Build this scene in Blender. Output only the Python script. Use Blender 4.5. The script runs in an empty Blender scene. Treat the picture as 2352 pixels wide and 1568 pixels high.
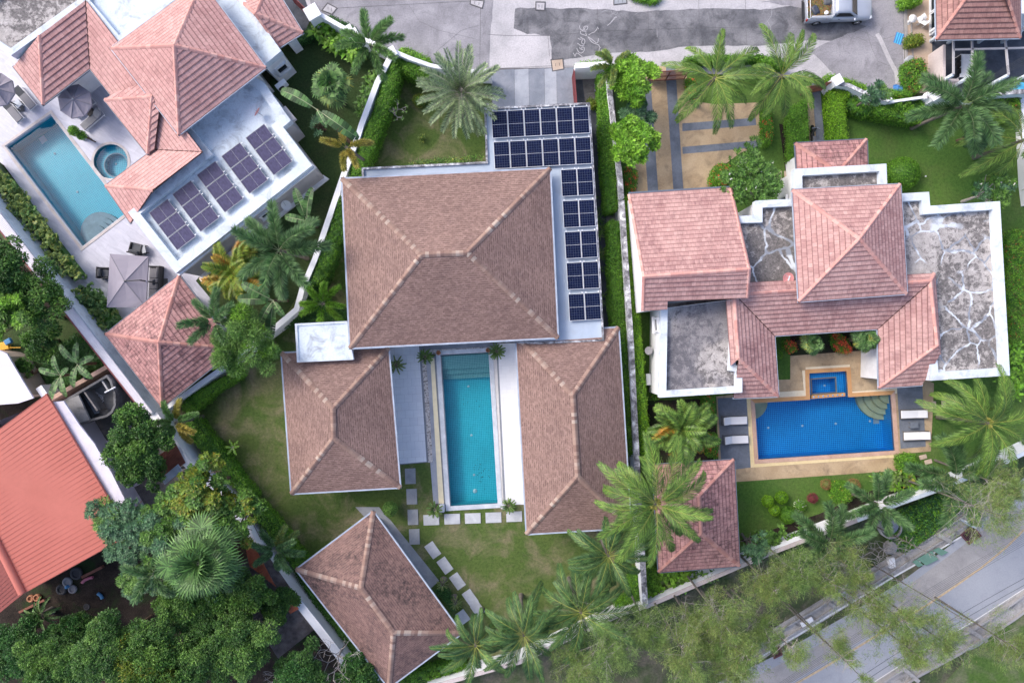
import bpy, math, random
import numpy as np
from mathutils import Vector, Matrix
from mathutils.geometry import tessellate_polygon

R = math.radians
sc = bpy.context.scene
C = sc.collection
H, F = 52.0, 1568.0                      # drone height, focal length in survey units
CX, CY = 1176.0, 784.0

# ---------------------------------------------------------------- camera
cd = bpy.data.cameras.new('camera'); cam = bpy.data.objects.new('camera', cd); C.objects.link(cam)
cam.location = (0, 0, H); cam.rotation_euler = (0, 0, 0)
cd.sensor_width = 36; cd.lens = 24.0; cd.clip_end = 2000; cd.clip_start = 0.5
sc.camera = cam
# ---------------------------------------------------------------- sky + soft sun (bright overcast)
SUN_EL, SUN_AZ = 42, 302                 # azimuth clockwise from north (+Y): light comes from the west-north-west
w = bpy.data.worlds.new('World'); sc.world = w; w.use_nodes = True
wn = w.node_tree; wn.nodes.clear()
sky = wn.nodes.new('ShaderNodeTexSky'); sky.sky_type = 'NISHITA'; sky.sun_disc = False
sky.sun_elevation = R(SUN_EL); sky.sun_rotation = R(SUN_AZ); sky.dust_density = 2.2; sky.air_density = 0.45; sky.ozone_density = 0.0
bg = wn.nodes.new('ShaderNodeBackground'); bg.inputs[1].default_value = 0.15
wo = wn.nodes.new('ShaderNodeOutputWorld')
wn.links.new(sky.outputs[0], bg.inputs[0]); wn.links.new(bg.outputs[0], wo.inputs[0])
sd = bpy.data.lights.new('sun', 'SUN'); sd.energy = 0.5; sd.angle = R(18); sd.color = (1.0, 0.96, 0.9)
so = bpy.data.objects.new('sun', sd); C.objects.link(so)
a, e = R(SUN_AZ), R(SUN_EL)
sdir = Vector((math.sin(a)*math.cos(e), math.cos(a)*math.cos(e), math.sin(e)))
so.rotation_euler = sdir.to_track_quat('Z', 'Y').to_euler(); so.location = sdir*100
sc.view_settings.view_transform = 'Standard'; sc.view_settings.look = 'None'
sc.view_settings.exposure = 1.5; sc.view_settings.gamma = 1.0
sc.render.film_transparent = False
sc.cycles.max_bounces = 6; sc.cycles.diffuse_bounces = 3; sc.cycles.transparent_max_bounces = 12
sc.cycles.caustics_reflective = False; sc.cycles.caustics_refractive = False

# ---------------------------------------------------------------- helpers
def P(x, y, z=0.0):
    k = (H - z)/F
    return Vector(((x-CX)*k, (CY-y)*k, z))
def PL(pts, z=0.0): return [P(p[0], p[1], z) for p in pts]
COL = {1: 0.0, 2: 581.9, 3: 1163.75, 4: 1739.5}
ROW = {1: 0.0, 2: 392.0, 3: 784.0, 4: 1163.75}
def T(c, r, *pts): return [(COL[c]+x*0.26042, ROW[r]+y*0.26042) for x, y in pts]

def tag(o, label=None, cat=None, group=None, kind=None):
    if label: o['label'] = label
    if cat: o['category'] = cat
    if group: o['group'] = group
    if kind: o['kind'] = kind
    return o
def thing(name, label, cat, loc=(0, 0, 0), group=None, rz=0.0):
    o = bpy.data.objects.new(name, None); C.objects.link(o)
    o.location = loc; o.rotation_euler = (0, 0, rz); o.empty_display_size = .3
    return tag(o, label, cat, group)

class MB:
    """collects polygons (3D vertices, uv, material slot) for ONE mesh object"""
    def __init__(s): s.v = []; s.f = []; s.uv = []; s.m = []; s.sm = []
    def face(s, pts, uv=None, m=0, smooth=False):
        i = len(s.v); s.v += [tuple(p) for p in pts]
        s.f.append(tuple(range(i, i+len(pts))))
        s.uv.append(uv if uv else [(p[0], p[1]) for p in pts]); s.m.append(m); s.sm.append(smooth)
    def grid(s, rows, m=0, smooth=True, close=False):
        """rows of equal length sharing vertices"""
        i0 = len(s.v); n = len(rows[0])
        for r in rows: s.v += [tuple(p) for p in r]
        for a in range(len(rows)-1):
            for b in range(n if close else n-1):
                b2 = (b+1) % n
                q = (i0+a*n+b, i0+a*n+b2, i0+(a+1)*n+b2, i0+(a+1)*n+b)
                s.f.append(q); s.uv.append([(s.v[k][0], s.v[k][1]) for k in q]); s.m.append(m); s.sm.append(smooth)
        return i0
    def flat(s, outer, z=None, holes=(), m=0, up=True):
        """horizontal polygon (world points) with holes"""
        loops = [[Vector((p[0], p[1], p[2] if z is None else z)) for p in l] for l in [outer, *holes]]
        allv = [p for l in loops for p in l]
        for t in tessellate_polygon(loops):
            q = [allv[k] for k in t]
            n = (q[1]-q[0]).cross(q[2]-q[0])
            if (n.z < 0) == up: q.reverse()
            s.face(q, m=m)
    def prism(s, poly, z0, z1, m=0, ms=None, top=True, bottom=False):
        poly = [Vector((p[0], p[1], 0)) for p in poly]
        ar = sum(poly[i].x*poly[(i+1) % len(poly)].y-poly[(i+1) % len(poly)].x*poly[i].y for i in range(len(poly)))
        if ar < 0: poly = poly[::-1]
        n = len(poly); L = 0
        for i in range(n):
            a, b = poly[i], poly[(i+1) % n]; d = (b-a).length
            s.face([(a.x, a.y, z0), (b.x, b.y, z0), (b.x, b.y, z1), (a.x, a.y, z1)],
                   uv=[(L, z0), (L+d, z0), (L+d, z1), (L, z1)], m=m if ms is None else ms); L += d
        if top: s.flat(poly, z1, m=m)
        if bottom: s.flat(poly, z0, m=m, up=False)
    def box(s, c, size, rz=0.0, m=0, bev=0.0, rot=None):
        """box centred at c"""
        M = Matrix.Rotation(rz, 3, 'Z') if rot is None else rot
        c = Vector(c); x, y, z = size[0]/2, size[1]/2, size[2]/2
        if bev <= 0:
            V = [M @ Vector((a*x, b*y, d*z))+c for a, b, d in [(-1,-1,-1),(1,-1,-1),(1,1,-1),(-1,1,-1),(-1,-1,1),(1,-1,1),(1,1,1),(-1,1,1)]]
            for q in [(3,2,1,0),(4,5,6,7),(0,1,5,4),(1,2,6,5),(2,3,7,6),(3,0,4,7)]:
                s.face([V[k] for k in q], m=m)
        else:
            b = min(bev, x*.9, y*.9, z*.9)
            def ring(dx, dz):
                X, Y = x-dx, y-dx; k = b*.4
                return [M @ Vector(p)+c for p in [(-X+k, -Y, dz), (X-k, -Y, dz), (X, -Y+k, dz), (X, Y-k, dz), (X-k, Y, dz), (-X+k, Y, dz), (-X, Y-k, dz), (-X, -Y+k, dz)]]
            rows = [ring(b, -z), ring(b*.3, -z+b*.3), ring(0, -z+b), ring(0, z-b), ring(b*.3, z-b*.3), ring(b, z)]
            s.grid(rows, m=m, smooth=True, close=True)
            s.face(rows[-1], m=m); s.face(rows[0][::-1], m=m)
    def tube(s, pts, r, n=8, m=0, cap=True, smooth=True):
        pts = [Vector(p) for p in pts]; rs = r if isinstance(r, (list, tuple)) else [r]*len(pts)
        rows = []; prev = None
        for i, p in enumerate(pts):
            d = (pts[min(i+1, len(pts)-1)]-pts[max(i-1, 0)]).normalized()
            if prev is None:
                u = d.cross(Vector((0, 0, 1)))
                if u.length < .01: u = d.cross(Vector((1, 0, 0)))
            else: u = prev-d*prev.dot(d)
            u.normalize(); prev = u; v = d.cross(u)
            rows.append([p+(u*math.cos(t)+v*math.sin(t))*rs[i] for t in [2*math.pi*k/n for k in range(n)]])
        s.grid(rows, m=m, smooth=smooth, close=True)
        if cap: s.face(rows[0], m=m); s.face(rows[-1][::-1], m=m)
    def lathe(s, prof, c=(0, 0, 0), n=20, m=0, smooth=True):
        c = Vector(c)
        rows = [[c+Vector((r*math.cos(2*math.pi*k/n), r*math.sin(2*math.pi*k/n), z)) for k in range(n)] for r, z in prof]
        s.grid(rows, m=m, smooth=smooth, close=True)
        if prof[-1][0] > .001: s.face(rows[-1], m=m)
    def wall(s, pts, z0, z1, th, m=0, close=False):
        """a wall of thickness th centred on a polyline of world points, mitred"""
        pts = [Vector((p[0], p[1], 0)) for p in pts]; L, Rr = [], []
        n = len(pts)
        for i in range(n):
            if close: a, b = pts[i-1], pts[(i+1) % n]
            else: a, b = pts[max(i-1, 0)], pts[min(i+1, n-1)]
            p = pts[i]
            d1 = (p-a).normalized() if (p-a).length > 1e-6 else (b-p).normalized()
            d2 = (b-p).normalized() if (b-p).length > 1e-6 else d1
            n1 = Vector((-d1.y, d1.x, 0)); n2 = Vector((-d2.y, d2.x, 0)); nn = (n1+n2).normalized()
            k = th/2/max(.3, nn.dot(n1))
            L.append(p+nn*k); Rr.append(p-nn*k)
        if not close:
            s.prism(L+Rr[::-1], z0, z1, m=m, bottom=False)
        else:
            for i in range(n):
                j = (i+1) % n
                s.prism([L[i], L[j], Rr[j], Rr[i]], z0, z1, m=m)
    def build(s, name, mats, parent=None, origin=None):
        me = bpy.data.meshes.new(name)
        org = Vector(origin) if origin is not None else (parent_loc(parent) if parent else Vector((0, 0, 0)))
        v = np.array(s.v, dtype=np.float32).reshape(-1, 3)-np.array(org, dtype=np.float32)
        nl = sum(len(f) for f in s.f)
        me.vertices.add(len(v)); me.vertices.foreach_set('co', v.ravel())
        me.loops.add(nl); me.polygons.add(len(s.f))
        me.loops.foreach_set('vertex_index', np.fromiter((k for f in s.f for k in f), dtype=np.int32, count=nl))
        ls = np.cumsum([0]+[len(f) for f in s.f[:-1]]).astype(np.int32)
        me.polygons.foreach_set('loop_start', ls)
        if not isinstance(mats, (list, tuple)): mats = [mats]
        for m_ in mats: me.materials.append(m_)
        me.polygons.foreach_set('material_index', np.array(s.m, dtype=np.int32))
        me.polygons.foreach_set('use_smooth', np.array(s.sm, dtype=bool))
        uvl = me.uv_layers.new(name='UVMap')
        uvl.data.foreach_set('uv', np.array([c for u in s.uv for p in u for c in (p[0], p[1])], dtype=np.float32))
        me.update(calc_edges=True); me.validate()
        o = bpy.data.objects.new(name, me); C.objects.link(o)
        if parent is not None: o.parent = parent
        else: o.location = org
        return o
WL = {}
def parent_loc(p):
    """world location of a (possibly nested, unrotated) parent"""
    v = Vector((0, 0, 0))
    while p is not None: v += Vector(p.location); p = p.parent
    return v

def quads_mesh(name, V, mat_idx, mats, parent=None, smooth=False):
    """V: (N,4,3) separate quads as one mesh, fast"""
    org = np.array(parent_loc(parent) if parent else (0, 0, 0), dtype=np.float32)
    N = len(V); me = bpy.data.meshes.new(name)
    me.vertices.add(N*4); me.vertices.foreach_set('co', (V.astype(np.float32).reshape(-1, 3)-org).ravel())
    me.loops.add(N*4); me.polygons.add(N)
    me.loops.foreach_set('vertex_index', np.arange(N*4, dtype=np.int32))
    me.polygons.foreach_set('loop_start', np.arange(0, N*4, 4, dtype=np.int32))
    for m_ in mats: me.materials.append(m_)
    me.polygons.foreach_set('material_index', mat_idx.astype(np.int32))
    me.update(calc_edges=True)
    o = bpy.data.objects.new(name, me); C.objects.link(o)
    if parent is not None: o.parent = parent
    return o

def copy_tree(o, parent=None):
    c = o.copy(); C.objects.link(c); c.parent = parent
    for ch in list(o.children): copy_tree(ch, c)
    return c

def inset(poly, d):
    """inset a world polygon by d metres (negative grows it)"""
    p = [Vector((q[0], q[1], 0)) for q in poly]; n = len(p)
    ar = sum(p[i].x*p[(i+1) % n].y-p[(i+1) % n].x*p[i].y for i in range(n)); s = 1 if ar > 0 else -1
    out = []
    for i in range(n):
        a, b, c = p[i-1], p[i], p[(i+1) % n]
        d1 = (b-a).normalized(); d2 = (c-b).normalized()
        n1 = Vector((-d1.y, d1.x, 0))*s; n2 = Vector((-d2.y, d2.x, 0))*s; nn = (n1+n2)
        if nn.length < .01: nn = n1
        nn.normalize(); out.append(b+nn*(d/max(.35, nn.dot(n1))))
    return out
# ---------------------------------------------------------------- materials
class G:
    def __init__(s, name):
        s.m = bpy.data.materials.new(name); s.m.use_nodes = True; s.nt = s.m.node_tree
        s.b = s.nt.nodes['Principled BSDF']; s.out = s.nt.nodes['Material Output']; s._pos = None
    def n(s, t, **k):
        x = s.nt.nodes.new(t)
        for a, v in k.items(): setattr(x, a, v)
        return x
    def l(s, a, b): s.nt.links.new(a, b)
    def pos(s):
        if s._pos is None: s._pos = s.n('ShaderNodeNewGeometry').outputs['Position']
        return s._pos
    def uv(s): return s.n('ShaderNodeUVMap').outputs[0]
    def objc(s): return s.n('ShaderNodeTexCoord').outputs['Object']
    def scale(s, co, v):
        x = s.n('ShaderNodeVectorMath', operation='MULTIPLY'); s.l(co, x.inputs[0]); x.inputs[1].default_value = v; return x.outputs[0]
    def noise(s, sc_=1.0, det=5, rough=.55, co=None, dist=0.0):
        x = s.n('ShaderNodeTexNoise'); s.l(co if co is not None else s.pos(), x.inputs['Vector'])
        x.inputs['Scale'].default_value = sc_; x.inputs['Detail'].default_value = det
        x.inputs['Roughness'].default_value = rough; x.inputs['Distortion'].default_value = dist
        return x.outputs['Fac']
    def vor(s, sc_, feat='DISTANCE_TO_EDGE', co=None):
        x = s.n('ShaderNodeTexVoronoi', feature=feat); s.l(co if co is not None else s.pos(), x.inputs['Vector'])
        x.inputs['Scale'].default_value = sc_; return x.outputs[0]
    def ramp(s, fac, stops, interp='LINEAR'):
        x = s.n('ShaderNodeValToRGB'); x.color_ramp.interpolation = interp
        while len(x.color_ramp.elements) < len(stops): x.color_ramp.elements.new(.5)
        for el, (p, c) in zip(x.color_ramp.elements, stops):
            el.position = p; el.color = (*c, 1) if len(c) == 3 else c
        s.l(fac, x.inputs[0]); return x.outputs[0]
    def step(s, fac, a, b): return s.ramp(fac, [(a, (0, 0, 0)), (b, (1, 1, 1))])
    def mix(s, f, a, b, mode='MIX'):
        x = s.n('ShaderNodeMix', data_type='RGBA', blend_type=mode)
        for v, i in ((f, 0), (a, 6), (b, 7)):
            if isinstance(v, (int, float)): x.inputs[i].default_value = v
            elif isinstance(v, tuple): x.inputs[i].default_value = (*v, 1)
            else: s.l(v, x.inputs[i])
        return x.outputs[2]
    def math(s, op, a, b=0.0):
        x = s.n('ShaderNodeMath', operation=op)
        for v, i in ((a, 0), (b, 1)):
            if isinstance(v, (int, float)): x.inputs[i].default_value = v
            else: s.l(v, x.inputs[i])
        return x.outputs[0]
    def bump(s, h, st=.3, d=.02):
        x = s.n('ShaderNodeBump'); x.inputs['Strength'].default_value = st; x.inputs['Distance'].default_value = d
        s.l(h, x.inputs['Height']); s.l(x.outputs[0], s.b.inputs['Normal'])
    def fin(s, col, rough=.8, spec=.3, metal=0.0):
        if isinstance(col, tuple): s.b.inputs['Base Color'].default_value = (*col, 1)
        else: s.l(col, s.b.inputs['Base Color'])
        if isinstance(rough, (int, float)): s.b.inputs['Roughness'].default_value = rough
        else: s.l(rough, s.b.inputs['Roughness'])
        s.b.inputs['Specular IOR Level'].default_value = spec; s.b.inputs['Metallic'].default_value = metal
        return s.m
M = {}
def simple(name, c, rough=.6, spec=.4, metal=0.0, var=.12, sc_=3.0, bump=0.0):
    g = G(name); nz = g.noise(sc_, 6)
    col = g.ramp(nz, [(.25, tuple(x*(1-var) for x in c)), (.75, tuple(min(1, x*(1+var)) for x in c))])
    if bump: g.bump(g.noise(40, 3), bump, .01)
    M[name] = g.fin(col, rough, spec, metal); return M[name]

def mk_lawn(name, a, b, dry, dryamt, sc_=.22):
    g = G(name)
    n1 = g.noise(sc_, 8, .62); n2 = g.noise(5, 10, .82); n3 = g.noise(13, 8, .9); n4 = g.noise(.45, 6, .6, dist=.6)
    c = g.mix(g.step(n1, .35, .65), a, b)
    c = g.mix(g.math('MULTIPLY', g.step(n4, .46, .72), dryamt), c, dry)
    c = g.mix(.7, c, g.ramp(n2, [(.32, (.38, .40, .36)), (.5, (1, 1, 1)), (.68, (1.6, 1.55, 1.4))]), 'MULTIPLY')
    c = g.mix(.6, c, g.ramp(n3, [(.3, (.45, .45, .45)), (.5, (1, 1, 1)), (.7, (1.6, 1.6, 1.4))]), 'MULTIPLY')
    g.bump(n3, .9, .06); M[name] = g.fin(c, .9, .15)
mk_lawn('lawn_green', (.068, .150, .030), (.098, .180, .038), (.17, .15, .085), .25)
mk_lawn('lawn_mixed', (.070, .122, .030), (.105, .150, .042), (.26, .215, .145), .9, .3)
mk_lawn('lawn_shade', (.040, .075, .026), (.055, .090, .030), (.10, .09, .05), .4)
mk_lawn('weeds', (.062, .078, .042), (.072, .110, .042), (.19, .155, .13), 1.0, .6)
mk_lawn('verge', (.07, .14, .03), (.10, .17, .04), (.24, .21, .16), .8, .3)

g = G('soil'); c = g.ramp(g.noise(.7, 8, .65), [(.3, (.020, .017, .015)), (.7, (.062, .048, .040))])
c = g.mix(.7, c, g.ramp(g.noise(9, 7, .75), [(.35, (.5, .5, .5)), (.65, (1.5, 1.45, 1.4))]), 'MULTIPLY')
c = g.mix(g.step(g.noise(.5, 6, .6, dist=1), .5, .66), c, (.030, .050, .020))
g.bump(g.noise(12, 6, .7), .8, .08); M['soil'] = g.fin(c, .95, .1)

def mk_conc(name, a, b, dark=None, damt=.5, fine=.25, joints=None, sc_=.35, rough=.85):
    g = G(name)
    c = g.mix(g.step(g.noise(sc_, 8, .6, dist=.4), .36, .64), a, b)
    if dark: c = g.mix(g.math('MULTIPLY', g.step(g.noise(.9, 9, .68, dist=.8), .50, .68), damt), c, dark)
    c = g.mix(min(1, fine*2), c, g.ramp(g.noise(9, 9, .85), [(.34, (.62, .62, .62)), (.66, (1.35, 1.35, 1.35))]), 'MULTIPLY')
    g.bump(g.noise(30, 4, .7), .25, .01); M[name] = g.fin(c, rough, .3); return g
mk_conc('road_concrete', (.43, .42, .435), (.56, .54, .555), (.30, .295, .31), .45, .35)
mk_conc('road_dark', (.11, .112, .125), (.25, .248, .262), (.06, .062, .07), .75, .4, sc_=.5)
mk_conc('road_mid', (.25, .245, .265), (.36, .35, .375), (.16, .158, .172), .6, .35)
mk_conc('joint', (.09, .09, .095), (.15, .145, .15))
mk_conc('wall_white', (.88, .89, .92), (.92, .93, .95), (.70, .71, .74), .3, .05, sc_=.6)
mk_conc('beige_coping', (.50, .45, .43), (.62, .57, .55), (.40, .36, .35), .4, .15, sc_=1.5)
mk_conc('asphalt_grey', (.29, .31, .345), (.36, .375, .405), (.25, .26, .29), .35, .15, sc_=.15)
mk_conc('asphalt_edge', (.30, .29, .285), (.37, .355, .345), (.22, .21, .21), .5, .2)
mk_conc('drain_concrete', (.26, .255, .25), (.42, .41, .40), (.08, .08, .075), .8, .3)
mk_conc('slab_blue', (.31, .335, .385), (.41, .435, .48), (.23, .25, .29), .5, .12, sc_=.8)
mk_conc('slab_dark', (.20, .225, .27), (.28, .30, .345), (.14, .155, .185), .5, .12, sc_=.8)
mk_conc('slate_dark', (.058, .066, .085), (.095, .105, .128), (.035, .04, .05), .6, .25, sc_=.8)
mk_conc('slate_deck', (.135, .155, .19), (.20, .225, .27), (.09, .10, .12), .4, .2, sc_=.8)
mk_conc('sand_paving', (.42, .305, .185), (.52, .395, .255), (.22, .165, .11), .7, .2, sc_=.6)
mk_conc('cream_tile', (.70, .61, .45), (.80, .72, .56), (.60, .50, .34), .4, .08, sc_=1)
mk_conc('yellow_tile', (.72, .58, .32), (.78, .64, .38), (.55, .42, .22), .4, .1, sc_=1)
mk_conc('terracotta', (.50, .27, .12), (.60, .34, .16), (.38, .20, .09), .3, .1, sc_=1)
mk_conc('pink_coping', (.50, .33, .25), (.60, .41, .33), (.38, .24, .18), .4, .2, sc_=1)
mk_conc('stone_step', (.43, .45, .48), (.55, .57, .60), (.33, .35, .37), .4, .12, sc_=1.2)
mk_conc('stone_step_dark', (.27, .285, .31), (.35, .37, .39), (.20, .21, .23), .4, .12, sc_=1.2)
mk_conc('pool_coping', (.48, .52, .57), (.62, .65, .70), (.36, .39, .43), .4, .12, sc_=1.2)
mk_conc('deck_border', (.19, .21, .245), (.26, .28, .315), (.15, .16, .19), .4, .15, sc_=1.2)
mk_conc('flat_grey', (.42, .50, .60), (.52, .60, .70), (.38, .42, .48), .3, .05, sc_=.25, rough=.45)
mk_conc('flat_white', (.58, .66, .73), (.74, .82, .88), (.20, .22, .26), .6, .18, sc_=.4)
mk_conc('white_render', (.76, .78, .81), (.86, .87, .88), (.60, .59, .60), .35, .06, sc_=.5)
mk_conc('grey_render', (.43, .42, .44), (.50, .49, .50), (.36, .35, .37), .35, .06, sc_=.5)
mk_conc('white_cap', (.60, .67, .73), (.72, .78, .83), (.30, .33, .37), .6, .12, sc_=.6)
mk_conc('lilac_render', (.66, .63, .72), (.74, .71, .80), (.52, .49, .57), .5, .06, sc_=.4)
mk_conc('concrete_dark', (.10, .10, .10), (.20, .20, .20), (.04, .04, .04), .8, .3, sc_=1.2)
mk_conc('stained_concrete', (.16, .15, .145), (.27, .255, .25), (.03, .03, .03), .9, .3, sc_=.6)
mk_conc('beige_pave', (.46, .36, .28), (.57, .46, .37), (.36, .27, .21), .4, .15, sc_=.6)
mk_conc('rust_brown', (.19, .075, .05), (.27, .12, .085), (.10, .045, .035), .5, .2)
mk_conc('brick_pale', (.52, .45, .44), (.60, .53, .51), (.40, .34, .33), .4, .2, sc_=.8)

# mottled boundary-wall cap
g = G('cap_mottled')
c = g.ramp(g.noise(1.6, 9, .75, dist=.5), [(.40, (.10, .10, .11)), (.52, (.36, .36, .38)), (.62, (.80, .82, .84))])
M['cap_mottled'] = g.fin(c, .9, .2)
# stained flat roofs
def mk_stained(name, lines, lo=.465):
    g = G(name)
    base = g.ramp(g.noise(1.3, 10, .7), [(.3, (.33, .31, .30)), (.5, (.45, .42, .40)), (.72, (.62, .59, .57))])
    big = g.noise(.22, 4, .55)
    mold = g.step(g.math('ADD', g.noise(2.1, 12, .82, dist=.3), g.math('MULTIPLY', g.math('SUBTRACT', .5, big), .55)), lo, lo+.065)
    c = g.mix(g.math('MULTIPLY', mold, .86), base, g.ramp(g.noise(6, 5, .7), [(.35, (.055, .052, .055)), (.65, (.20, .185, .18))]))
    c = g.mix(g.math('MULTIPLY', g.step(g.noise(.13, 3, .5, dist=.6), .56, .63), .6), c, (.13, .13, .155))
    c = g.mix(.8, c, g.ramp(g.noise(11, 9, .85), [(.36, (.55, .55, .56)), (.5, (1, 1, 1)), (.7, (1.3, 1.3, 1.28))]), 'MULTIPLY')
    if lines:
        d = g.n('ShaderNodeVectorMath', operation='ADD'); g.l(g.pos(), d.inputs[0])
        nn = g.n('ShaderNodeTexNoise'); nn.inputs['Scale'].default_value = .9; nn.inputs['Detail'].default_value = 5; g.l(g.pos(), nn.inputs['Vector'])
        sv = g.scale(nn.outputs['Color'], (.9, .9, 0)); g.l(sv, d.inputs[1])
        v = g.vor(lines, co=d.outputs[0])
        msk = g.math('MULTIPLY', g.ramp(v, [(.0, (1, 1, 1)), (.022, (1, 1, 1)), (.038, (0, 0, 0))]), g.step(g.noise(.35, 3), .40, .48))
        lc = g.mix(g.step(g.noise(.8, 4), .46, .55), (.27, .30, .35), (.66, .71, .77))
        c = g.mix(g.math('MULTIPLY', msk, .95), c, lc)
    g.bump(g.noise(25, 4), .2, .01); M[name] = g.fin(c, .9, .2)
mk_stained('roof_dark', .45, .40); mk_stained('roof_stained', 0); mk_stained('roof_cracked', .55)

# clay tiles: uv in metres along the eave / up the slope
def mk_tile(name, c1, c2, stain, samt, w_, h_, mort=(.10, .05, .045), fine=.6, pale=None, thr=(.48, .68), ms=.014, dash=(.14, .45, .45), sts=.7):
    g = G(name)
    br = g.n('ShaderNodeTexBrick'); g.l(g.uv(), br.inputs['Vector']); br.offset = .5
    br.inputs['Color1'].default_value = (*c1, 1); br.inputs['Color2'].default_value = (*c2, 1); br.inputs['Mortar'].default_value = (*mort, 1)
    br.inputs['Scale'].default_value = 1; br.inputs['Mortar Size'].default_value = ms; br.inputs['Mortar Smooth'].default_value = .3
    br.inputs['Brick Width'].default_value = w_; br.inputs['Row Height'].default_value = h_; br.inputs['Bias'].default_value = 0
    c = br.outputs['Color']
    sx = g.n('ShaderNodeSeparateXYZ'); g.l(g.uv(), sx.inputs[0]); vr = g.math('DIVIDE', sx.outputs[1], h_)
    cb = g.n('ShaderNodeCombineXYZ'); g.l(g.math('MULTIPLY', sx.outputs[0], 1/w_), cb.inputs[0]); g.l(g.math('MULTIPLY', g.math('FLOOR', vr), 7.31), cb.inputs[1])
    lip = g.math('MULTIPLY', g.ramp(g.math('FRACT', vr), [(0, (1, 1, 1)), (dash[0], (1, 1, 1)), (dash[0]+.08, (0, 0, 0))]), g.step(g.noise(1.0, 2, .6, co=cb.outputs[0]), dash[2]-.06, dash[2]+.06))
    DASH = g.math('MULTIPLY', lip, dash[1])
    if pale: c = g.mix(g.math('MULTIPLY', g.step(g.noise(.30, 4, .5), .45, .62), .65), c, g.mix(.35, br.outputs['Color'], pale))
    st = g.noise(sts, 9, .72, dist=.8); su = g.noise(1.0, 5, .7, co=g.scale(g.uv(), (5.0, 1.3, 1))) if sts > .5 else g.noise(3.0, 8, .8)
    c = g.mix(g.math('MULTIPLY', g.math('MULTIPLY', g.step(st, *thr), g.step(su, .38, .62)), samt), c, stain)
    c = g.mix(fine, c, g.ramp(g.noise(5, 9, .78), [(.3, (.72, .70, .70)), (.7, (1.22, 1.22, 1.22))]), 'MULTIPLY')
    c = g.mix(DASH, c, mort)                                # shade line under each lapped course, painted into the tile colour
    g.bump(g.math('SUBTRACT', 1.0, br.outputs['Fac']), .5, .02); M[name] = g.fin(c, .75, .25)
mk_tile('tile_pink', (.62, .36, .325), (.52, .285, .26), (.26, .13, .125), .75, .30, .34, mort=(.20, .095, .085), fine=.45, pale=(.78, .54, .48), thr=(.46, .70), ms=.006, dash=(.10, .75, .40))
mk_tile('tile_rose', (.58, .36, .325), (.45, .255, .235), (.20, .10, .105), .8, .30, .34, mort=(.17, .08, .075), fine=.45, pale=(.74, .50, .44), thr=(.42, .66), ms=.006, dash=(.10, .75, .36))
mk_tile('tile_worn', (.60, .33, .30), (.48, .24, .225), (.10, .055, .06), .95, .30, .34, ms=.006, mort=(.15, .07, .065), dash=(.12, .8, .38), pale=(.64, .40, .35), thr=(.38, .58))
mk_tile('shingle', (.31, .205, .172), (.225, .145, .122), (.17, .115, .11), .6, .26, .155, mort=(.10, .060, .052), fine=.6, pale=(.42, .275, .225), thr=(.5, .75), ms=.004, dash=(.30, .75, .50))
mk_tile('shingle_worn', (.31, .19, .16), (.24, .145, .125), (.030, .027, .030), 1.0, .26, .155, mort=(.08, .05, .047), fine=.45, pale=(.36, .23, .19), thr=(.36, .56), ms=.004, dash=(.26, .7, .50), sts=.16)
# ridge caps: tone per segment
def mk_cap(name, stops):
    g = G(name); rpi = g.n('ShaderNodeNewGeometry').outputs['Random Per Island']
    c = g.mix(.5, g.ramp(rpi, stops), g.ramp(g.noise(6, 6, .7), [(.3, (.75, .75, .75)), (.7, (1.2, 1.2, 1.2))]), 'MULTIPLY')
    M[name] = g.fin(c, .8, .2)
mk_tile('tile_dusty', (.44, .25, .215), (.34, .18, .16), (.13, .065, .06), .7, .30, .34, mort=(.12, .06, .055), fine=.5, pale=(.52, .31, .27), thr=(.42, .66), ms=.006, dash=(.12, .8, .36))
mk_cap('cap_brown', [(0, (.23, .145, .12)), (.5, (.30, .20, .16)), (.8, (.37, .265, .215)), (1, (.44, .36, .30))])
mk_cap('cap_pink', [(0, (.52, .26, .225)), (.6, (.60, .325, .28)), (1, (.68, .41, .35))])
mk_cap('cap_worn', [(0, (.42, .20, .17)), (.6, (.50, .26, .22)), (1, (.58, .33, .28))])

# painted ribbed metal
g = G('metal_red'); c = g.ramp(g.noise(.3, 5), [(.3, (.50, .145, .105)), (.7, (.57, .175, .13))])
c = g.mix(.3, c, g.ramp(g.noise(3, 6, .7), [(.3, (.85, .85, .85)), (.7, (1.1, 1.1, 1.1))]), 'MULTIPLY'); M['metal_red'] = g.fin(c, .45, .4)
simple('metal_dark_red', (.22, .055, .042), .55); simple('metal_rust', (.20, .075, .055), .8, var=.5, sc_=1.5)
simple('old_tile', (.15, .13, .125), .95, var=.6, sc_=2.2, bump=.5)
simple('orange_tile', (.42, .13, .07), .8, var=.3)
simple('canopy_white', (.70, .68, .72), .5, var=.06); simple('burgundy', (.20, .045, .05), .6)
simple('gutter', (.38, .44, .53), .4, .5, var=.25, sc_=1.5); simple('gutter_dark', (.14, .17, .22), .45, .5)
simple('metal_white', (.80, .81, .83), .4, .5, var=.03); simple('metal_grey', (.36, .38, .41), .4, .5)
simple('black_metal', (.018, .018, .02), .45, .5); simple('rattan', (.045, .045, .05), .7, bump=.5, sc_=20)
simple('cushion_grey', (.27, .265, .28), .9, .1, var=.06); simple('cushion_white', (.82, .82, .84), .85, .1, var=.03)
simple('cushion_mid', (.30, .30, .31), .9, .1); simple('cushion_dark', (.115, .12, .13), .9, .1, var=.1)
simple('fabric_grey', (.31, .285, .325), .85, .1, var=.05, sc_=1.5); simple('fabric_seam', (.20, .20, .225), .85, .1)
simple('trunk_grey', (.15, .135, .115), .95, .1, var=.35, sc_=5, bump=.6); simple('trunk_brown', (.13, .09, .065), .95, .1, var=.4, sc_=5, bump=.6)
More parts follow.
